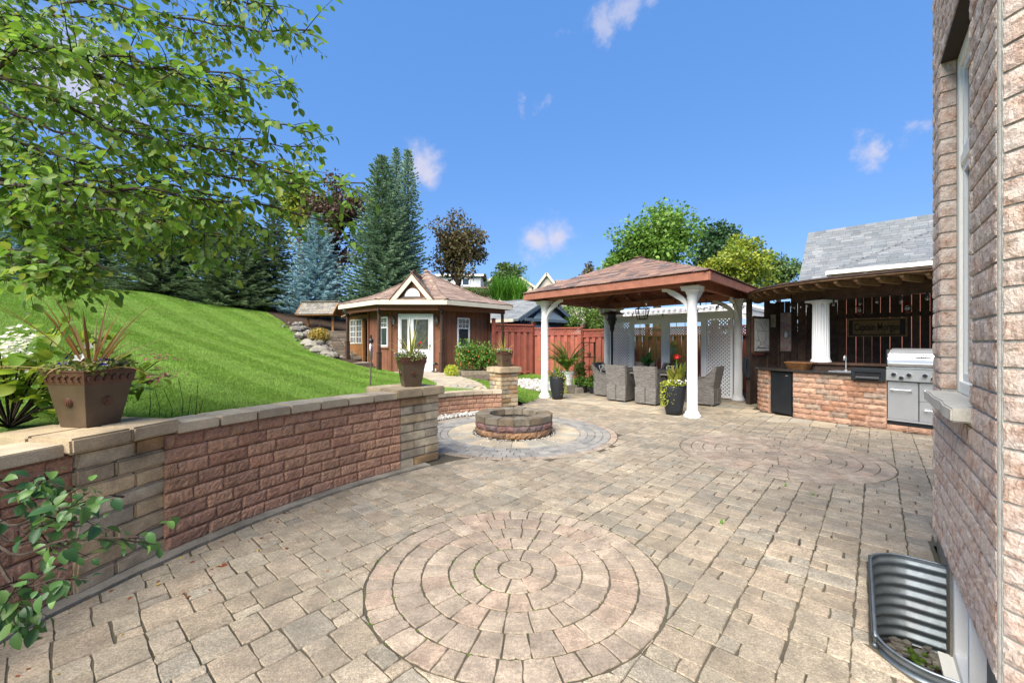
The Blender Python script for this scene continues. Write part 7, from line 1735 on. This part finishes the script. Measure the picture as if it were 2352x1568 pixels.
def far_house(name, label, xl, xr, yb, yt, yr, Y, wallm, roofm, depth=8, gable=True, wins=()):
    p, q = P(xl, yb, Y), P(xr, yb, Y); zt, zr = P(xl, yt, Y).z, P(xl, yr, Y).z; t = thing(name, label, 'house', ((p.x+q.x)/2, Y, 0)); zb = -.2
    mb = MB(); mb.prism([(p.x, Y), (q.x, Y), (q.x, Y+depth), (p.x, Y+depth)], zb, zt)
    if gable: mb.slab([(p.x, Y, zt), (q.x, Y, zt), ((p.x+q.x)/2, Y, zr)], (0, depth, 0))
    mb.build('wall', wallm, t); mx = (p.x+q.x)/2; ov = .35; mb = MB()
    if gable:
        k_ = (zr-zt)/((q.x-p.x)/2)
        for a, s in ((p.x, -1), (q.x, 1)): mb.slab([(a+s*ov, Y-.3, zt-k_*ov), (a+s*ov, Y+depth, zt-k_*ov), (mx, Y+depth, zr), (mx, Y-.3, zr)], (0, 0, .15))
    else: mb.slab([(p.x-ov, Y-.3, zt), (q.x+ov, Y-.3, zt), (q.x+ov, Y+depth/2, zr), (p.x-ov, Y+depth/2, zr)], (0, 0, .15)); mb.slab([(p.x-ov, Y+depth+.3, zt), (q.x+ov, Y+depth+.3, zt), (q.x+ov, Y+depth/2, zr), (p.x-ov, Y+depth/2, zr)], (0, 0, .15))
    mb.build('roof', roofm, t)
    if gable:
        mb = MB()
        for a, s in ((p.x, -1), (q.x, 1)): mb.beam((a+s*ov, Y-.32, zt-k_*ov), (mx, Y-.32, zr), .06, .25)
        mb.build('bargeboard', 'cream_trim', t)
    else: mb = MB(); mb.beam((p.x-ov, Y-.35, zt), (q.x+ov, Y-.35, zt), .1, .18); mb.build('gutter', 'white_trim', t)
    for (x0, x1, y0, y1) in wins:
        a, b = P(x0, y0, Y), P(x1, y1, Y); mb = MB()
        for (u0, u1, w0, w1) in ((a.x, b.x, a.z-.12, a.z), (a.x, b.x, b.z, b.z+.12), (a.x-.1, a.x, b.z, a.z), (b.x, b.x+.1, b.z, a.z), ((a.x+b.x)/2-.05, (a.x+b.x)/2+.05, b.z, a.z)): mb.prism([(u0, Y-.06), (u1, Y-.06), (u1, Y), (u0, Y)], min(w0, w1), max(w0, w1))
        wo_ = mb.build('window', 'white_paint', t); mb = MB(); mb.prism([(a.x, Y-.03), (b.x, Y-.03), (b.x, Y-.01), (a.x, Y-.01)], b.z, a.z); mb.build('pane', 'window_dark', wo_)
    return t
far_house('far_house', 'pale siding house with a twin window behind the bronze maple', 1008, 1104, 700, 633, 618, 46, 'white_siding', 'tan_shingle', gable=False, wins=((1046, 1077, 638, 657),))
far_house('far_house', 'cream gabled house half hidden by the ornamental grass', 1106, 1222, 700, 656, 616, 52, 'beige_siding', 'tan_shingle')
far_house('far_house', 'beige gabled house with brown roof beyond the gazebo', 1228, 1282, 700, 664, 629, 46, 'beige_siding', 'tan_shingle')
far_house('far_house', 'long brown roofed house behind the beige gable', 1290, 1345, 700, 668, 634, 49, 'beige_siding', 'tan_shingle', gable=False)
mb = MB(); a, b = P(1060, 664, 30), P(1125, 664, 30)
for k_ in range(16): mb.box((a.x+(b.x-a.x)*k_/15, 30, a.z-.8), ((b.x-a.x)/15*.96, .04, 1.7))
mb.beam(a+UP*.1, b+UP*.1, .14, .1); o = mb.build('far_fence', 'tan_shingle'); tag(o, 'brown board fence on the bank below the pale siding house', 'fence', None, 'thing')
# ------------------------------------------------------------------ trees
def spruce_mesh(Hh, Rb, nb, m, seed, dens=1.0, droop=.12, top=.9, tw=.05):
    rng = np.random.default_rng(seed); C, D, L, W = [], [], [], []
    for i in range(nb):
        t = (i+rng.random())/nb; t = t**1.08; z = Hh*(.02+.97*t); l = Rb*((1-t)**top)*(.58+.5*rng.random())+.07; a = i*2.39996+rng.normal(0, .2)
        rise = -droop+.75*t**1.5; dx, dy = math.cos(a), math.sin(a); n = max(5, int(l*15*dens))
        s = np.sort(rng.uniform(.12, 1, n)); px = l*s; pz = z+l*(rise*s+.16*s*s)
        base = np.stack([dx*px, dy*px, pz], 1)
        sg = np.where(np.arange(n) % 2 == 0, 1, -1)[:, None]; side = np.array([-dy, dx, 0]); fw = np.array([dx, dy, rise*.5+.12])
        d = unit(fw+side*sg*rng.uniform(.3, 1.15, (n, 1))+rng.normal(0, .16, (n, 3))+np.array([0, 0, .02])); ll = (.10+.26*l*(1.08-s)**.8*rng.uniform(.6, 1.1, n)).clip(.09, .42)
        C.append(base); D.append(d); L.append(ll); W.append(np.full(n, tw)*rng.uniform(.8, 1.3, n))
        C.append(base[-1:]); D.append(unit(fw+np.array([0, 0, .1]))[None]); L.append(np.array([.16])); W.append(np.array([tw]))
        k = max(3, n//2); q = rng.integers(0, n, k); C.append(base[q]); D.append(unit(np.array([dx, dy, 0])*.5+np.array([0, 0, .8])+rng.normal(0, .35, (k, 3)))); L.append(rng.uniform(.06, .13, k)); W.append(np.full(k, tw))
    C, D, L, W = map(np.concatenate, (C, D, L, W)); n = len(C)
    up = np.tile([0, 0, 1.0], (n, 1)); S_ = unit(np.cross(D, up)); U = np.cross(S_, D)
    # each tuft is two crossed tapered blades with toothed outline
    V = np.empty((n, 2, 5, 3)); 
    for q, A in enumerate((S_, U)):
        V[:, q, 0] = C; V[:, q, 1] = C+D*(L*.35)[:, None]+A*W[:, None]*.62; V[:, q, 2] = C+D*(L*1.05)[:, None]; V[:, q, 3] = C+D*(L*.35)[:, None]-A*W[:, None]*.62; V[:, q, 4] = C+D*(L*.8)[:, None]+A*W[:, None]*.1
    b = np.arange(n*2)[:, None]*5; T = np.concatenate([b+[0, 1, 4], b+[1, 2, 4], b+[0, 4, 3], b+[4, 2, 3]])
    return np_mesh('crown', V.reshape(-1, 3), T, m)
def conifer(name, label, base, Hh, Rb, nb, m, seed, dens=1.0, droop=.12, top=.9, group=None, tw=.05):
    t = thing(name, label, 'tree', tuple(base)); 
    if group: t['group'] = group
    obj('crown', spruce_mesh(Hh, Rb, nb, m, seed, dens, droop, top, tw), t)
    mb = MB(); mb.tube([(0, 0, -.3), (0, 0, Hh*.5), (0, 0, Hh*.98)], [Hh*.018+.04, Hh*.011, .01], 8); mb.build('trunk', 'bark', t, local=True)
    mb = MB()
    for i in range(60): tt = (i+.5)/60; a = i*2.4; l = Rb*(1-tt)**top*.8; mb.tube([(0, 0, Hh*tt), (math.cos(a)*l, math.sin(a)*l, Hh*tt+l*(-droop+.75*tt**1.5+.1))], [.016, .004], 4, cap=False)
    mb.build('limbs', 'bark', t, local=True); return t
def gnd(x, Y): X = (x-CX)/FP*Y; return Vector((X, Y, H(X, Y)))
def con(name, label, x, Y, yapex, wpx, nb, m, seed, zb=None, **k):
    b = gnd(x, Y); 
    if zb is not None: b.z = zb
    return conifer(name, label, b, P(x, yapex, Y).z-b.z, wpx/FP*Y/2, nb, m, seed, **k)
con('blue_spruce', 'broad silvery blue spruce behind the wishing well', 727, 20.6, 492, 196, 330, 'spruce_blue', 1, droop=.10, top=.82, tw=.06)
con('green_spruce', 'tall dense grey-green spruce rising behind the summer house roof', 878, 21, 360, 200, 620, 'spruce_green', 2, top=.66, droop=.05, tw=.06)
con('pale_spruce', 'tall slender spruce with the highest pointed top behind the summer house', 910, 23.5, 340, 110, 430, 'spruce_pale', 3, top=.75, droop=.04, tw=.06)
con('pale_spruce', 'pale blue-green spruce with its tip beside the small white cloud', 937, 23, 344, 120, 460, 'spruce_pale', 4, top=.7, droop=.04, tw=.06)
con('dark_spruce', 'dark green spruce at the top of the lawn, nearest the overhanging leaves', 355, 18.9, 424, 205, 420, 'spruce_dark', 5, droop=.16, group='dark spruces along the lawn edge')
con('dark_spruce', 'wide low dark spruce spreading over the mulch at the lawn edge', 540, 19.7, 470, 250, 440, 'spruce_dark', 6, droop=.18, group='dark spruces along the lawn edge')
con('dark_spruce', 'narrow dark spruce in the shade next to the blue spruce', 630, 21.0, 455, 160, 380, 'spruce_dark', 7, droop=.16, group='dark spruces along the lawn edge')
con('dark_spruce', 'dark spruce filling the gap behind the two lawn edge spruces', 450, 20.8, 440, 220, 380, 'spruce_dark', 8, droop=.16, group='dark spruces along the lawn edge')
con('blue_spruce', 'bluish spruce behind the low leafy branch at the far end of the lawn', 25, 17.5, 500, 200, 330, 'spruce_blue', 9, droop=.14)
con('dark_spruce', 'dark spruce between the bluish spruce and the lawn edge spruces', 165, 19.8, 470, 230, 360, 'spruce_dark', 10, droop=.16, group='dark spruces along the lawn edge')
def broadleaf(name, label, x, Y, ytop, ybot, wpx, m, n, size, seed, zb=None, clumps=26, trunk=True, group=None, flat=1.0, shell=.35):
    rng = np.random.default_rng(seed); np.random.seed(seed); random.seed(seed)
    b = gnd(x, Y) if zb is None else Vector(((x-CX)/FP*Y, Y, zb)); zt, zl = P(x, ytop, Y).z, P(x, ybot, Y).z; r = wpx/FP*Y/2; hz = (zt-zl)/2; cz = (zt+zl)/2
    t = thing(name, label, 'tree', tuple(b)); 
    if group: t['group'] = group
    cc = unit(rng.normal(0, 1, (clumps, 3)))*rng.uniform(.2, .9, (clumps, 1)); cc[0] = (0, 0, .8); cc[1] = (.1, 0, .5); cs = np.array([r, r*.9, hz]); cen_ = np.array([b.x, b.y, cz])+cc*cs
    cr = rng.uniform(.24, .42, clumps)*min(r, hz*1.2); k = rng.integers(0, clumps, n); d = unit(rng.normal(0, 1, (n, 3))); rad = rng.uniform(shell, 1.15, n)
    pts = cen_[k]+d*(cr[k]*rad)[:, None]*np.array([1.15, 1.15, .85*flat]); foliage('crown', pts, d, size, m, t, .7, .5)
    mb = MB(); tb = .035*(zt-b.z); mb.tube([b-UP*.2, Vector((b.x+.05, b.y, (b.z+zl)/2)), Vector((b.x, b.y, cz-.3*hz)), Vector((b.x, b.y, cz+.25*hz))], [tb, tb*.8, tb*.45, tb*.1], 8); mb.build('trunk', 'bark', t)
    mb = MB()
    for i in range(clumps): c = Vector(cen_[i]); s = Vector((b.x, b.y, max(zl-.1*hz, min(cz+.5*hz, c.z-.5*hz)))); mb.tube([s, s.lerp(c, .5)+UP*.06*r, c], [tb*.34, tb*.2, .012], 5, cap=False)
    mb.build('limbs', 'bark', t); return t
broadleaf('bronze_maple', 'small bronze-leaved maple behind the summer house roof peak', 1051, 24, 486, 655, 136, 'maple_brown', 7000, .17, 21, clumps=30)
broadleaf('purple_maple', 'dark purple maple between the blue and grey-green spruces', 772, 25, 395, 640, 150, 'maple_purple', 7000, .2, 22, clumps=30)
broadleaf('olive_tree', 'olive green tree behind the dark spruces, under the leafy branch', 250, 27, 430, 640, 190, 'tree_mid', 6000, .24, 23, clumps=30)
broadleaf('amber_tree', 'yellowish tree showing above the narrow dark spruce', 690, 30, 380, 560, 150, 'tree_yellow', 4500, .26, 36, clumps=26)
broadleaf('green_tree', 'tall light green tree rising behind the gazebo peak', 1508, 30, 470, 640, 190, 'tree_green', 11000, .26, 24, zb=.3, clumps=44)
broadleaf('green_tree', 'low light green tree crown next to the gazebo roof slope', 1420, 31, 578, 660, 110, 'tree_green', 3600, .24, 25, zb=.3)
broadleaf('deep_green_tree', 'deep green tree between the light green and yellow crowns', 1640, 36, 512, 650, 140, 'tree_deep', 6000, .3, 26, zb=.3)
broadleaf('yellow_green_tree', 'yellow-green maple above the gazebo eave and pergola', 1692, 27, 545, 690, 150, 'tree_yellow', 9500, .22, 27, zb=.3, clumps=38)
broadleaf('deep_green_tree', 'open crowned tree between the yellow maple and the grey roof', 1788, 29, 586, 690, 100, 'tree_mid', 3600, .22, 28, zb=.3)
broadleaf('thin_sapling', 'thin brown-leaved sapling tip beside the gazebo roof', 1352, 30, 602, 650, 44, 'maple_brown', 420, .18, 29, zb=.3, clumps=9)
broadleaf('rounded_shrub_tree', 'round green tree above the ornamental grass clump', 1163, 33, 608, 668, 92, 'tree_mid', 3600, .24, 30, clumps=22)
np.random.seed(99); random.seed(99)
ogp = P(1166, 676, 27); og = thing('ornamental_grass', 'tall bright green ornamental grass clump on the bank by the far houses', 'grass clump', (ogp.x, ogp.y, ogp.z-.4)); mb = MB()
for k_ in range(16): arc_blades(mb, (ogp.x+random.uniform(-1.1, 1.1), 27+random.uniform(-.4, .4), ogp.z-.4), 34, 1.75, .07, .75, 1.1, 6, .02, .2)
mb.build('blades', 'ornamental_grass', og)
for i, (x, y, w, h, Y, lab) in enumerate(((1322, 725, 88, 58, 20, 'clipped round boxwood bush behind the potted palm'), (1300, 742, 60, 40, 18.8, 'low clipped bush at the corner of the blue shed'), (1375, 735, 50, 60, 19.6, 'clipped bush beside the rear gazebo column'), (1085, 672, 90, 22, 29, 'long clipped hedge below the brown board fence'), (1255, 716, 60, 30, 22, 'bush half hidden behind the blue shed gable'))):
    c = P(x, y+h/2, Y); r = (w/FP*Y/2, w/FP*Y/2*.8, h/FP*Y/2); bush('clipped_bush', lab, tuple(c), r, 3200, .10, 'hedge', 'bush', .75)
for i in range(16):       # low plants along the mulch edge
    x = random.uniform(230, 640); Y = np.interp(x, [216, 365, 440, 612, 675], [17.4, 18.5, 19, 19.4, 17.6])+random.uniform(0, .6); g_ = gnd(x, Y); o = thing('border_fern', 'low bright green tuft in the mulch under the dark spruces', 'plant', tuple(g_), group='low tufts under the dark spruces'); mb = MB(); arc_blades(mb, g_, 34, random.uniform(.25, .42), .03, 1.3, 1.0, 4, .2, .05); mb.build('blades', 'fern_green', o)
# ------------------------------------------------------------------ overhanging tree in front
random.seed(5); np.random.seed(5)
ft = thing('overhanging_tree', 'leafy tree with round green leaves overhanging the wall end and lawn', 'tree', (-4.6, 3.1, H(-4.6, 3.1)))
tb_ = Vector((-4.6, 3.1, H(-4.6, 3.1))); fork = tb_+Vector((.15, -.05, 1.5)); top_ = Vector((-4.2, 3.0, 4.6))
mb = MB(); mb.tube([tb_-UP*.2, fork, Vector((-4.4, 3.05, 3.4)), top_], [.11, .09, .07, .04], 10); mb.build('trunk', 'bark', ft)
BR = [[(-100,-40,2.8),(200,0,2.7),(450,40,2.6),(715,92,2.4)], [(-50,60,2.8),(200,120,2.7),(430,150,2.6),(690,195,2.5)], [(0,60,2.4),(220,170,2.4),(420,240,2.4),(715,290,2.4)], [(-50,160,3.2),(180,230,3.1),(400,300,2.9),(720,330,2.7)],
      [(0,180,2.3),(250,280,2.3),(470,330,2.3),(700,400,2.3)], [(0,240,2.9),(220,330,2.8),(480,390,2.7),(845,425,2.4)], [(-50,300,2.5),(150,360,2.5),(400,430,2.5),(775,500,2.5)], [(0,340,3.2),(250,430,3.1),(450,470,3.0),(640,530,2.9)],
      [(0,400,2.4),(150,460,2.4),(330,500,2.4),(520,560,2.4)], [(-50,430,2.9),(120,510,2.8),(280,545,2.8),(430,565,2.8)], [(0,490,2.3),(90,540,2.3),(240,630,2.3)], [(0,-80,2.4),(250,-60,2.3),(450,-20,2.3),(640,20,2.3)], [(0,20,3.4),(300,60,3.3),(520,100,3.1)],
      [(0,280,3.6),(250,260,3.4),(500,260,3.2)], [(0,380,3.5),(250,370,3.4),(520,360,3.2)], [(0,560,2.3),(80,600,2.3),(150,655,2.2)], [(100,420,2.0),(300,430,2.0),(520,470,2.1)], [(50,100,2.0),(300,130,2.0),(520,200,2.1)], [(0,460,3.3),(200,480,3.2),(420,520,3.1)], [(0,130,3.6),(250,160,3.5),(450,200,3.3)]]
LOW = [[(0,1195,1.46),(120,1170,1.40),(285,1140,1.34)], [(0,1255,1.42),(150,1240,1.36),(318,1232,1.32)], [(0,1300,1.40),(60,1345,1.36),(120,1330,1.34)], [(0,1230,1.5),(90,1205,1.46),(200,1195,1.42)], [(0,1360,1.4),(40,1400,1.38)], [(0,1120,1.5),(60,1110,1.48),(110,1100,1.46)]]
brm = MB(); twm = MB(); LC, LD, LN, LL = [], [], [], []
def sprout(path, ntw, lt, spacing, ls, tipdense=True):
    pa = catmull(path, 8); n = len(pa)
    for i in range(ntw):
        s = (i+random.random())/ntw; s = .16+.84*s; k_ = min(int(s*(n-1)), n-2); p = pa[k_].lerp(pa[k_+1], s*(n-1)-k_); d = (pa[k_+1]-pa[k_]).normalized()
        td = (d*random.uniform(.5, 1.2)+Vector((random.gauss(0, .65), random.gauss(0, .65), random.gauss(-.05, .5)))).normalized(); l = lt*random.uniform(.5, 1.2)*(1.1-.45*s); q = [p]; st = 5
        for j in range(st): td = (td-UP*.06+Vector((random.gauss(0, .08),)*3)).normalized(); q.append(q[-1]+td*l/st)
        twm.tube(q, [.0032, .0028, .0024, .002, .0016, .001], 4, cap=False)
        m_ = max(3, int(l/spacing))
        for j in range(m_+1):
            f_ = (j+.4)/m_; f_ = min(f_, 1); kk = min(int(f_*st), st-1); b = q[kk].lerp(q[kk+1], f_*st-kk); ax = (q[kk+1]-q[kk]).normalized()
            side = ax.cross(Vector((random.gauss(0, .4), random.gauss(0, .4), 1))).normalized()*(1 if j % 2 else -1); ld = (ax*random.uniform(.3, .8)+side*random.uniform(.5, 1)+UP*random.gauss(-.35, .35)).normalized()
            nn_ = Vector((random.gauss(0, .55), random.gauss(-.1, .55), 1.0)); nn_ = (nn_-ld*nn_.dot(ld)).normalized(); pet = b+ld*.014
            LC.append(pet); LD.append(ld); LN.append(nn_); LL.append(ls*random.uniform(.5, 1.35))
for B in BR:
    w = [P(q[0], q[1]+random.uniform(-14, 14), q[2]+random.uniform(-.08, .08)) for q in B]; st0 = fork.lerp(top_, random.random()); a0 = Vector((-4.3, 3.05, max(2.2, min(4.4, w[0].z*.9+.2))))
    path = [a0, a0.lerp(w[0], .55)+UP*.12]+w; cm = [v+Vector((random.gauss(0, .012), random.gauss(0, .012), random.gauss(0, .014))) for v in catmull(path, 5)]; brm.tube(cm, [.012*(1-.85*i/(len(cm)-1))+.002 for i in range(len(cm))], 6, cap=False)
    sprout(path[1:], 64 if len(B) > 3 else 50, .34, .025, .046)
brm.build('branches', 'bark', ft, kind='stuff'); twm.build('twigs', 'twig', ft, kind='stuff')
LC, LD, LN = (np.array([v[:] for v in X_]) for X_ in (LC, LD, LN)); LL = np.array(LL); n = len(LC)
vis = (LC[:, 1] > .3) & (np.abs(LC[:, 0]/LC[:, 1]) < 1.24); key = np.where(vis, LL/LC[:, 1], 0); order = np.argsort(-key); big, small = order[:300], order[300:]
def leafgeo(C, D, N, L):
    """rounded, slightly cupped leaf: midrib of 5 points and two rows of edge points"""
    S_ = unit(np.cross(D, N)); n = len(C); ts = np.array([0, .18, .45, .72, .9, 1.0]); ws = np.array([.05, .26, .35, .27, .13, .0]); V = np.empty((n, 6, 3, 3)); cur = np.random.uniform(-.1, .5, n)[:, None]; cup = np.random.uniform(.1, .5, n)[:, None]
    for i, (t, w) in enumerate(zip(ts, ws)):
        m_ = C+D*(L*t)[:, None]-N*(L[:, None]*cur*t*t); wv = S_*(L*w)[:, None]+N*(L[:, None]*w*cup); wv2 = -S_*(L*w)[:, None]+N*(L[:, None]*w*cup); V[:, i, 0] = m_+wv; V[:, i, 1] = m_; V[:, i, 2] = m_+wv2
    q = []
    for i in range(5): a = i*3; q += [(a, a+1, a+4, a+3), (a+1, a+2, a+5, a+4)]
    return V.reshape(n, 18, 3), np.array(q)
V, Q = leafgeo(LC[small], LD[small], LN[small], LL[small]); k_ = len(small)
me = np_mesh('leaves', V.reshape(-1, 3)-np.array(org(ft)), (np.arange(k_)[:, None, None]*18+Q[None]).reshape(-1, 4), 'leaf', True); o = obj('foliage', me, ft); o['kind'] = 'stuff'
z = np.zeros((1, 3)); LM = []
for i in range(8): Vv, Q = leafgeo(z, np.array([[0, 1., 0]]), np.array([[0, 0, 1.]]), np.array([1.0])); LM.append(np_mesh('leaf', Vv.reshape(-1, 3), Q, 'leaf', True))
for j, i in enumerate(big):
    D, N = Vector(LD[i]), Vector(LN[i]); piece('leaf', LM[j % 8], ft, frame(Vector(LC[i]), D.cross(N).normalized(), D, N) @ Matrix.Scale(float(LL[i]), 4))
# low tree twigs over the short wall; shade is mixed into their leaf colour
ls_ = thing('shaded_tree_twigs', 'low tree twigs with shade-darkened leaf colour reaching over the short wall end', 'shrub', (-3.1, 2.0, H(-3.1, 2.0))); brm = MB(); twm = MB(); LC, LD, LN, LL = [], [], [], []  # split off from the overhanging tree to carry the shaded leaf colour
for B in LOW:
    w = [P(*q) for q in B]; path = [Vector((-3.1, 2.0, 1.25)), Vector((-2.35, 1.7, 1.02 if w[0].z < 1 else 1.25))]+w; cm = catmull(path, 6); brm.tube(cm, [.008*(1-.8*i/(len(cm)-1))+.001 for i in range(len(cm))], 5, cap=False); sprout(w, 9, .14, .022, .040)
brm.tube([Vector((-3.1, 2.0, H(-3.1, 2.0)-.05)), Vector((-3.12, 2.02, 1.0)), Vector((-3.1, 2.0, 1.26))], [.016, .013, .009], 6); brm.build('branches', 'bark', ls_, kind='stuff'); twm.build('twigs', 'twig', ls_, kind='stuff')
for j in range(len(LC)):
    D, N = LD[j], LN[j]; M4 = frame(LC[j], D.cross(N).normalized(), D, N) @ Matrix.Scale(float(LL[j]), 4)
    if j < 8: Vv, Q = leafgeo(z, np.array([[0, 1., 0]]), np.array([[0, 0, 1.]]), np.array([1.0])); LM[j] = np_mesh('leaf', Vv.reshape(-1, 3), Q, 'leaf_shaded', True)
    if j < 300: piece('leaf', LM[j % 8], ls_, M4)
# hydrangea behind the wall end
hb_ = Vector((-3.35, 2.75, H(-3.35, 2.75))); hy = thing('hydrangea', 'yellow-green hydrangea bush with white flower heads behind the square planter', 'shrub', tuple(hb_)); lc, ld, ln_, ll = [], [], [], []; sm = MB(); fm = MB(); pk = MB()
for i in range(46):
    a = random.uniform(-1.6, 2.2); el = random.uniform(.2, 1.3); L = random.uniform(.45, .8); d = Vector((math.cos(a)*math.cos(el), math.sin(a)*math.cos(el), math.sin(el))); pth = [hb_, hb_+d*L*.5+UP*.04, hb_+d*L]; sm.tube(pth, [.006, .005, .003], 5, cap=False)
    for k_ in range(9):
        f_ = random.uniform(.45, 1.05); b = hb_+d*L*f_; l_ = (d*.4+Vector((random.gauss(0, .8), random.gauss(0, .8), random.gauss(0, .4)))).normalized(); nn_ = Vector((random.gauss(0, .4), random.gauss(0, .4), 1)); nn_ = (nn_-l_*nn_.dot(l_)).normalized(); lc.append(b); ld.append(l_); ln_.append(nn_); ll.append(random.uniform(.07, .13))
for c in (P(22, 800, 2.75), P(8, 850, 2.75), P(50, 785, 2.9)):
    flowers(fm, [(c.x+random.gauss(0, .045), c.y+random.gauss(0, .045), c.z+random.gauss(0, .06)) for _ in range(60)], .019, 4); sm.tube([hb_+UP*.3, c-UP*.05], .004, 4)
for c in (P(365, 822, 3.3), P(375, 858, 3.3), P(350, 868, 3.2)):
    flowers(pk, [(c.x+random.gauss(0, .06), c.y+random.gauss(0, .02), c.z+random.gauss(0, .02)) for _ in range(34)], .013, 4); sm.tube([hb_+UP*.25, Vector((-2.95, 3.1, 1.05)), c-UP*.02], .004, 4)
    for k_ in range(7): b = c+Vector((random.gauss(-.06, .07), random.gauss(0, .05), random.gauss(-.05, .04))); l_ = Vector((random.gauss(0, 1), random.gauss(0, 1), random.gauss(-.2, .4))).normalized(); nn_ = (UP-l_*l_.z).normalized(); lc.append(b); ld.append(l_); ln_.append(nn_); ll.append(.085)
lc, ld, ln_ = (np.array([v[:] for v in X_]) for X_ in (lc, ld, ln_)); V, Q = leafgeo(lc, ld, ln_, np.array(ll)); k_ = len(lc); obj('leaves', np_mesh('leaves', V.reshape(-1, 3)-np.array(org(hy)), (np.arange(k_)[:, None, None]*18+Q[None]).reshape(-1, 4), 'hydrangea_leaf', True), hy)
sm.build('stems', 'twig', hy); fm.build('white_flower_heads', 'cream_flower', hy, kind='stuff'); pk.build('faded_flower_heads', 'pink_flower', hy, kind='stuff')
bt = thing('bare_twigs', 'thin bare dark twigs sticking up behind the long wall', 'twigs', (-2.5, 3.4, .74)); mb = MB()
for (x, h_) in ((340, .36), (362, .30), (390, .30), (415, .40), (428, .26), (446, .37), (452, .22)): b = P(x, 960, 3.35); b.z = .72; mb.tube([b, b+Vector((.02, 0, h_*.5)), b+Vector((random.uniform(-.05, .06), 0, h_*1.0))], [.003, .003, .002], 4)
mb.build('stems', 'twig', bt)
# fallen leaves and twig litter on the patio
FL = [np_mesh('fallen_leaf', leafgeo(z, np.array([[0, 1., 0]]), np.array([[0, 0, 1.]]), np.array([1.0]))[0].reshape(-1, 3), Q, 'fallen', True) for _ in range(4)]
for i in range(46):
    if i == 0: p = G(519, 1299); s = .06
    else:
        a = random.uniform(R(148), R(176)); r = 4.88-abs(random.gauss(0, .35)); p = Vector((WC.x+r*math.cos(a), WC.y+r*math.sin(a), 0)); s = random.uniform(.012, .03)
    o = bpy.data.objects.new('fallen_leaf', FL[i % 4]); COL.objects.link(o); o.location = (p.x, p.y, .004); o.rotation_euler = (random.uniform(-.2, .2), random.uniform(-.2, .2), random.uniform(0, 6)); o.scale = (s, s, s)
    tag(o, 'curled brown leaf lying alone on the pavers' if i == 0 else 'tiny dry leaf on the pavers along the foot of the wall', 'leaf', 'dry leaves on the patio', 'thing')
for i, (x, y) in enumerate(((791*.5102+2300, 1105*.5102+1400), (1465*.5102+2300, 893*.5102+1400), (1265*.5102+2300, 830*.5102+1400))):
    p = G(x/1.6327, y/1.6327); o = thing('weed_tuft', 'small green weed sprouting from a paver joint', 'weed', tuple(p), group='weeds in the paver joints'); mb = MB(); arc_blades(mb, p, 9, .05, .006, 1.1, .5, 3, .1, .008); mb.build('blades', 'fern_green', o)
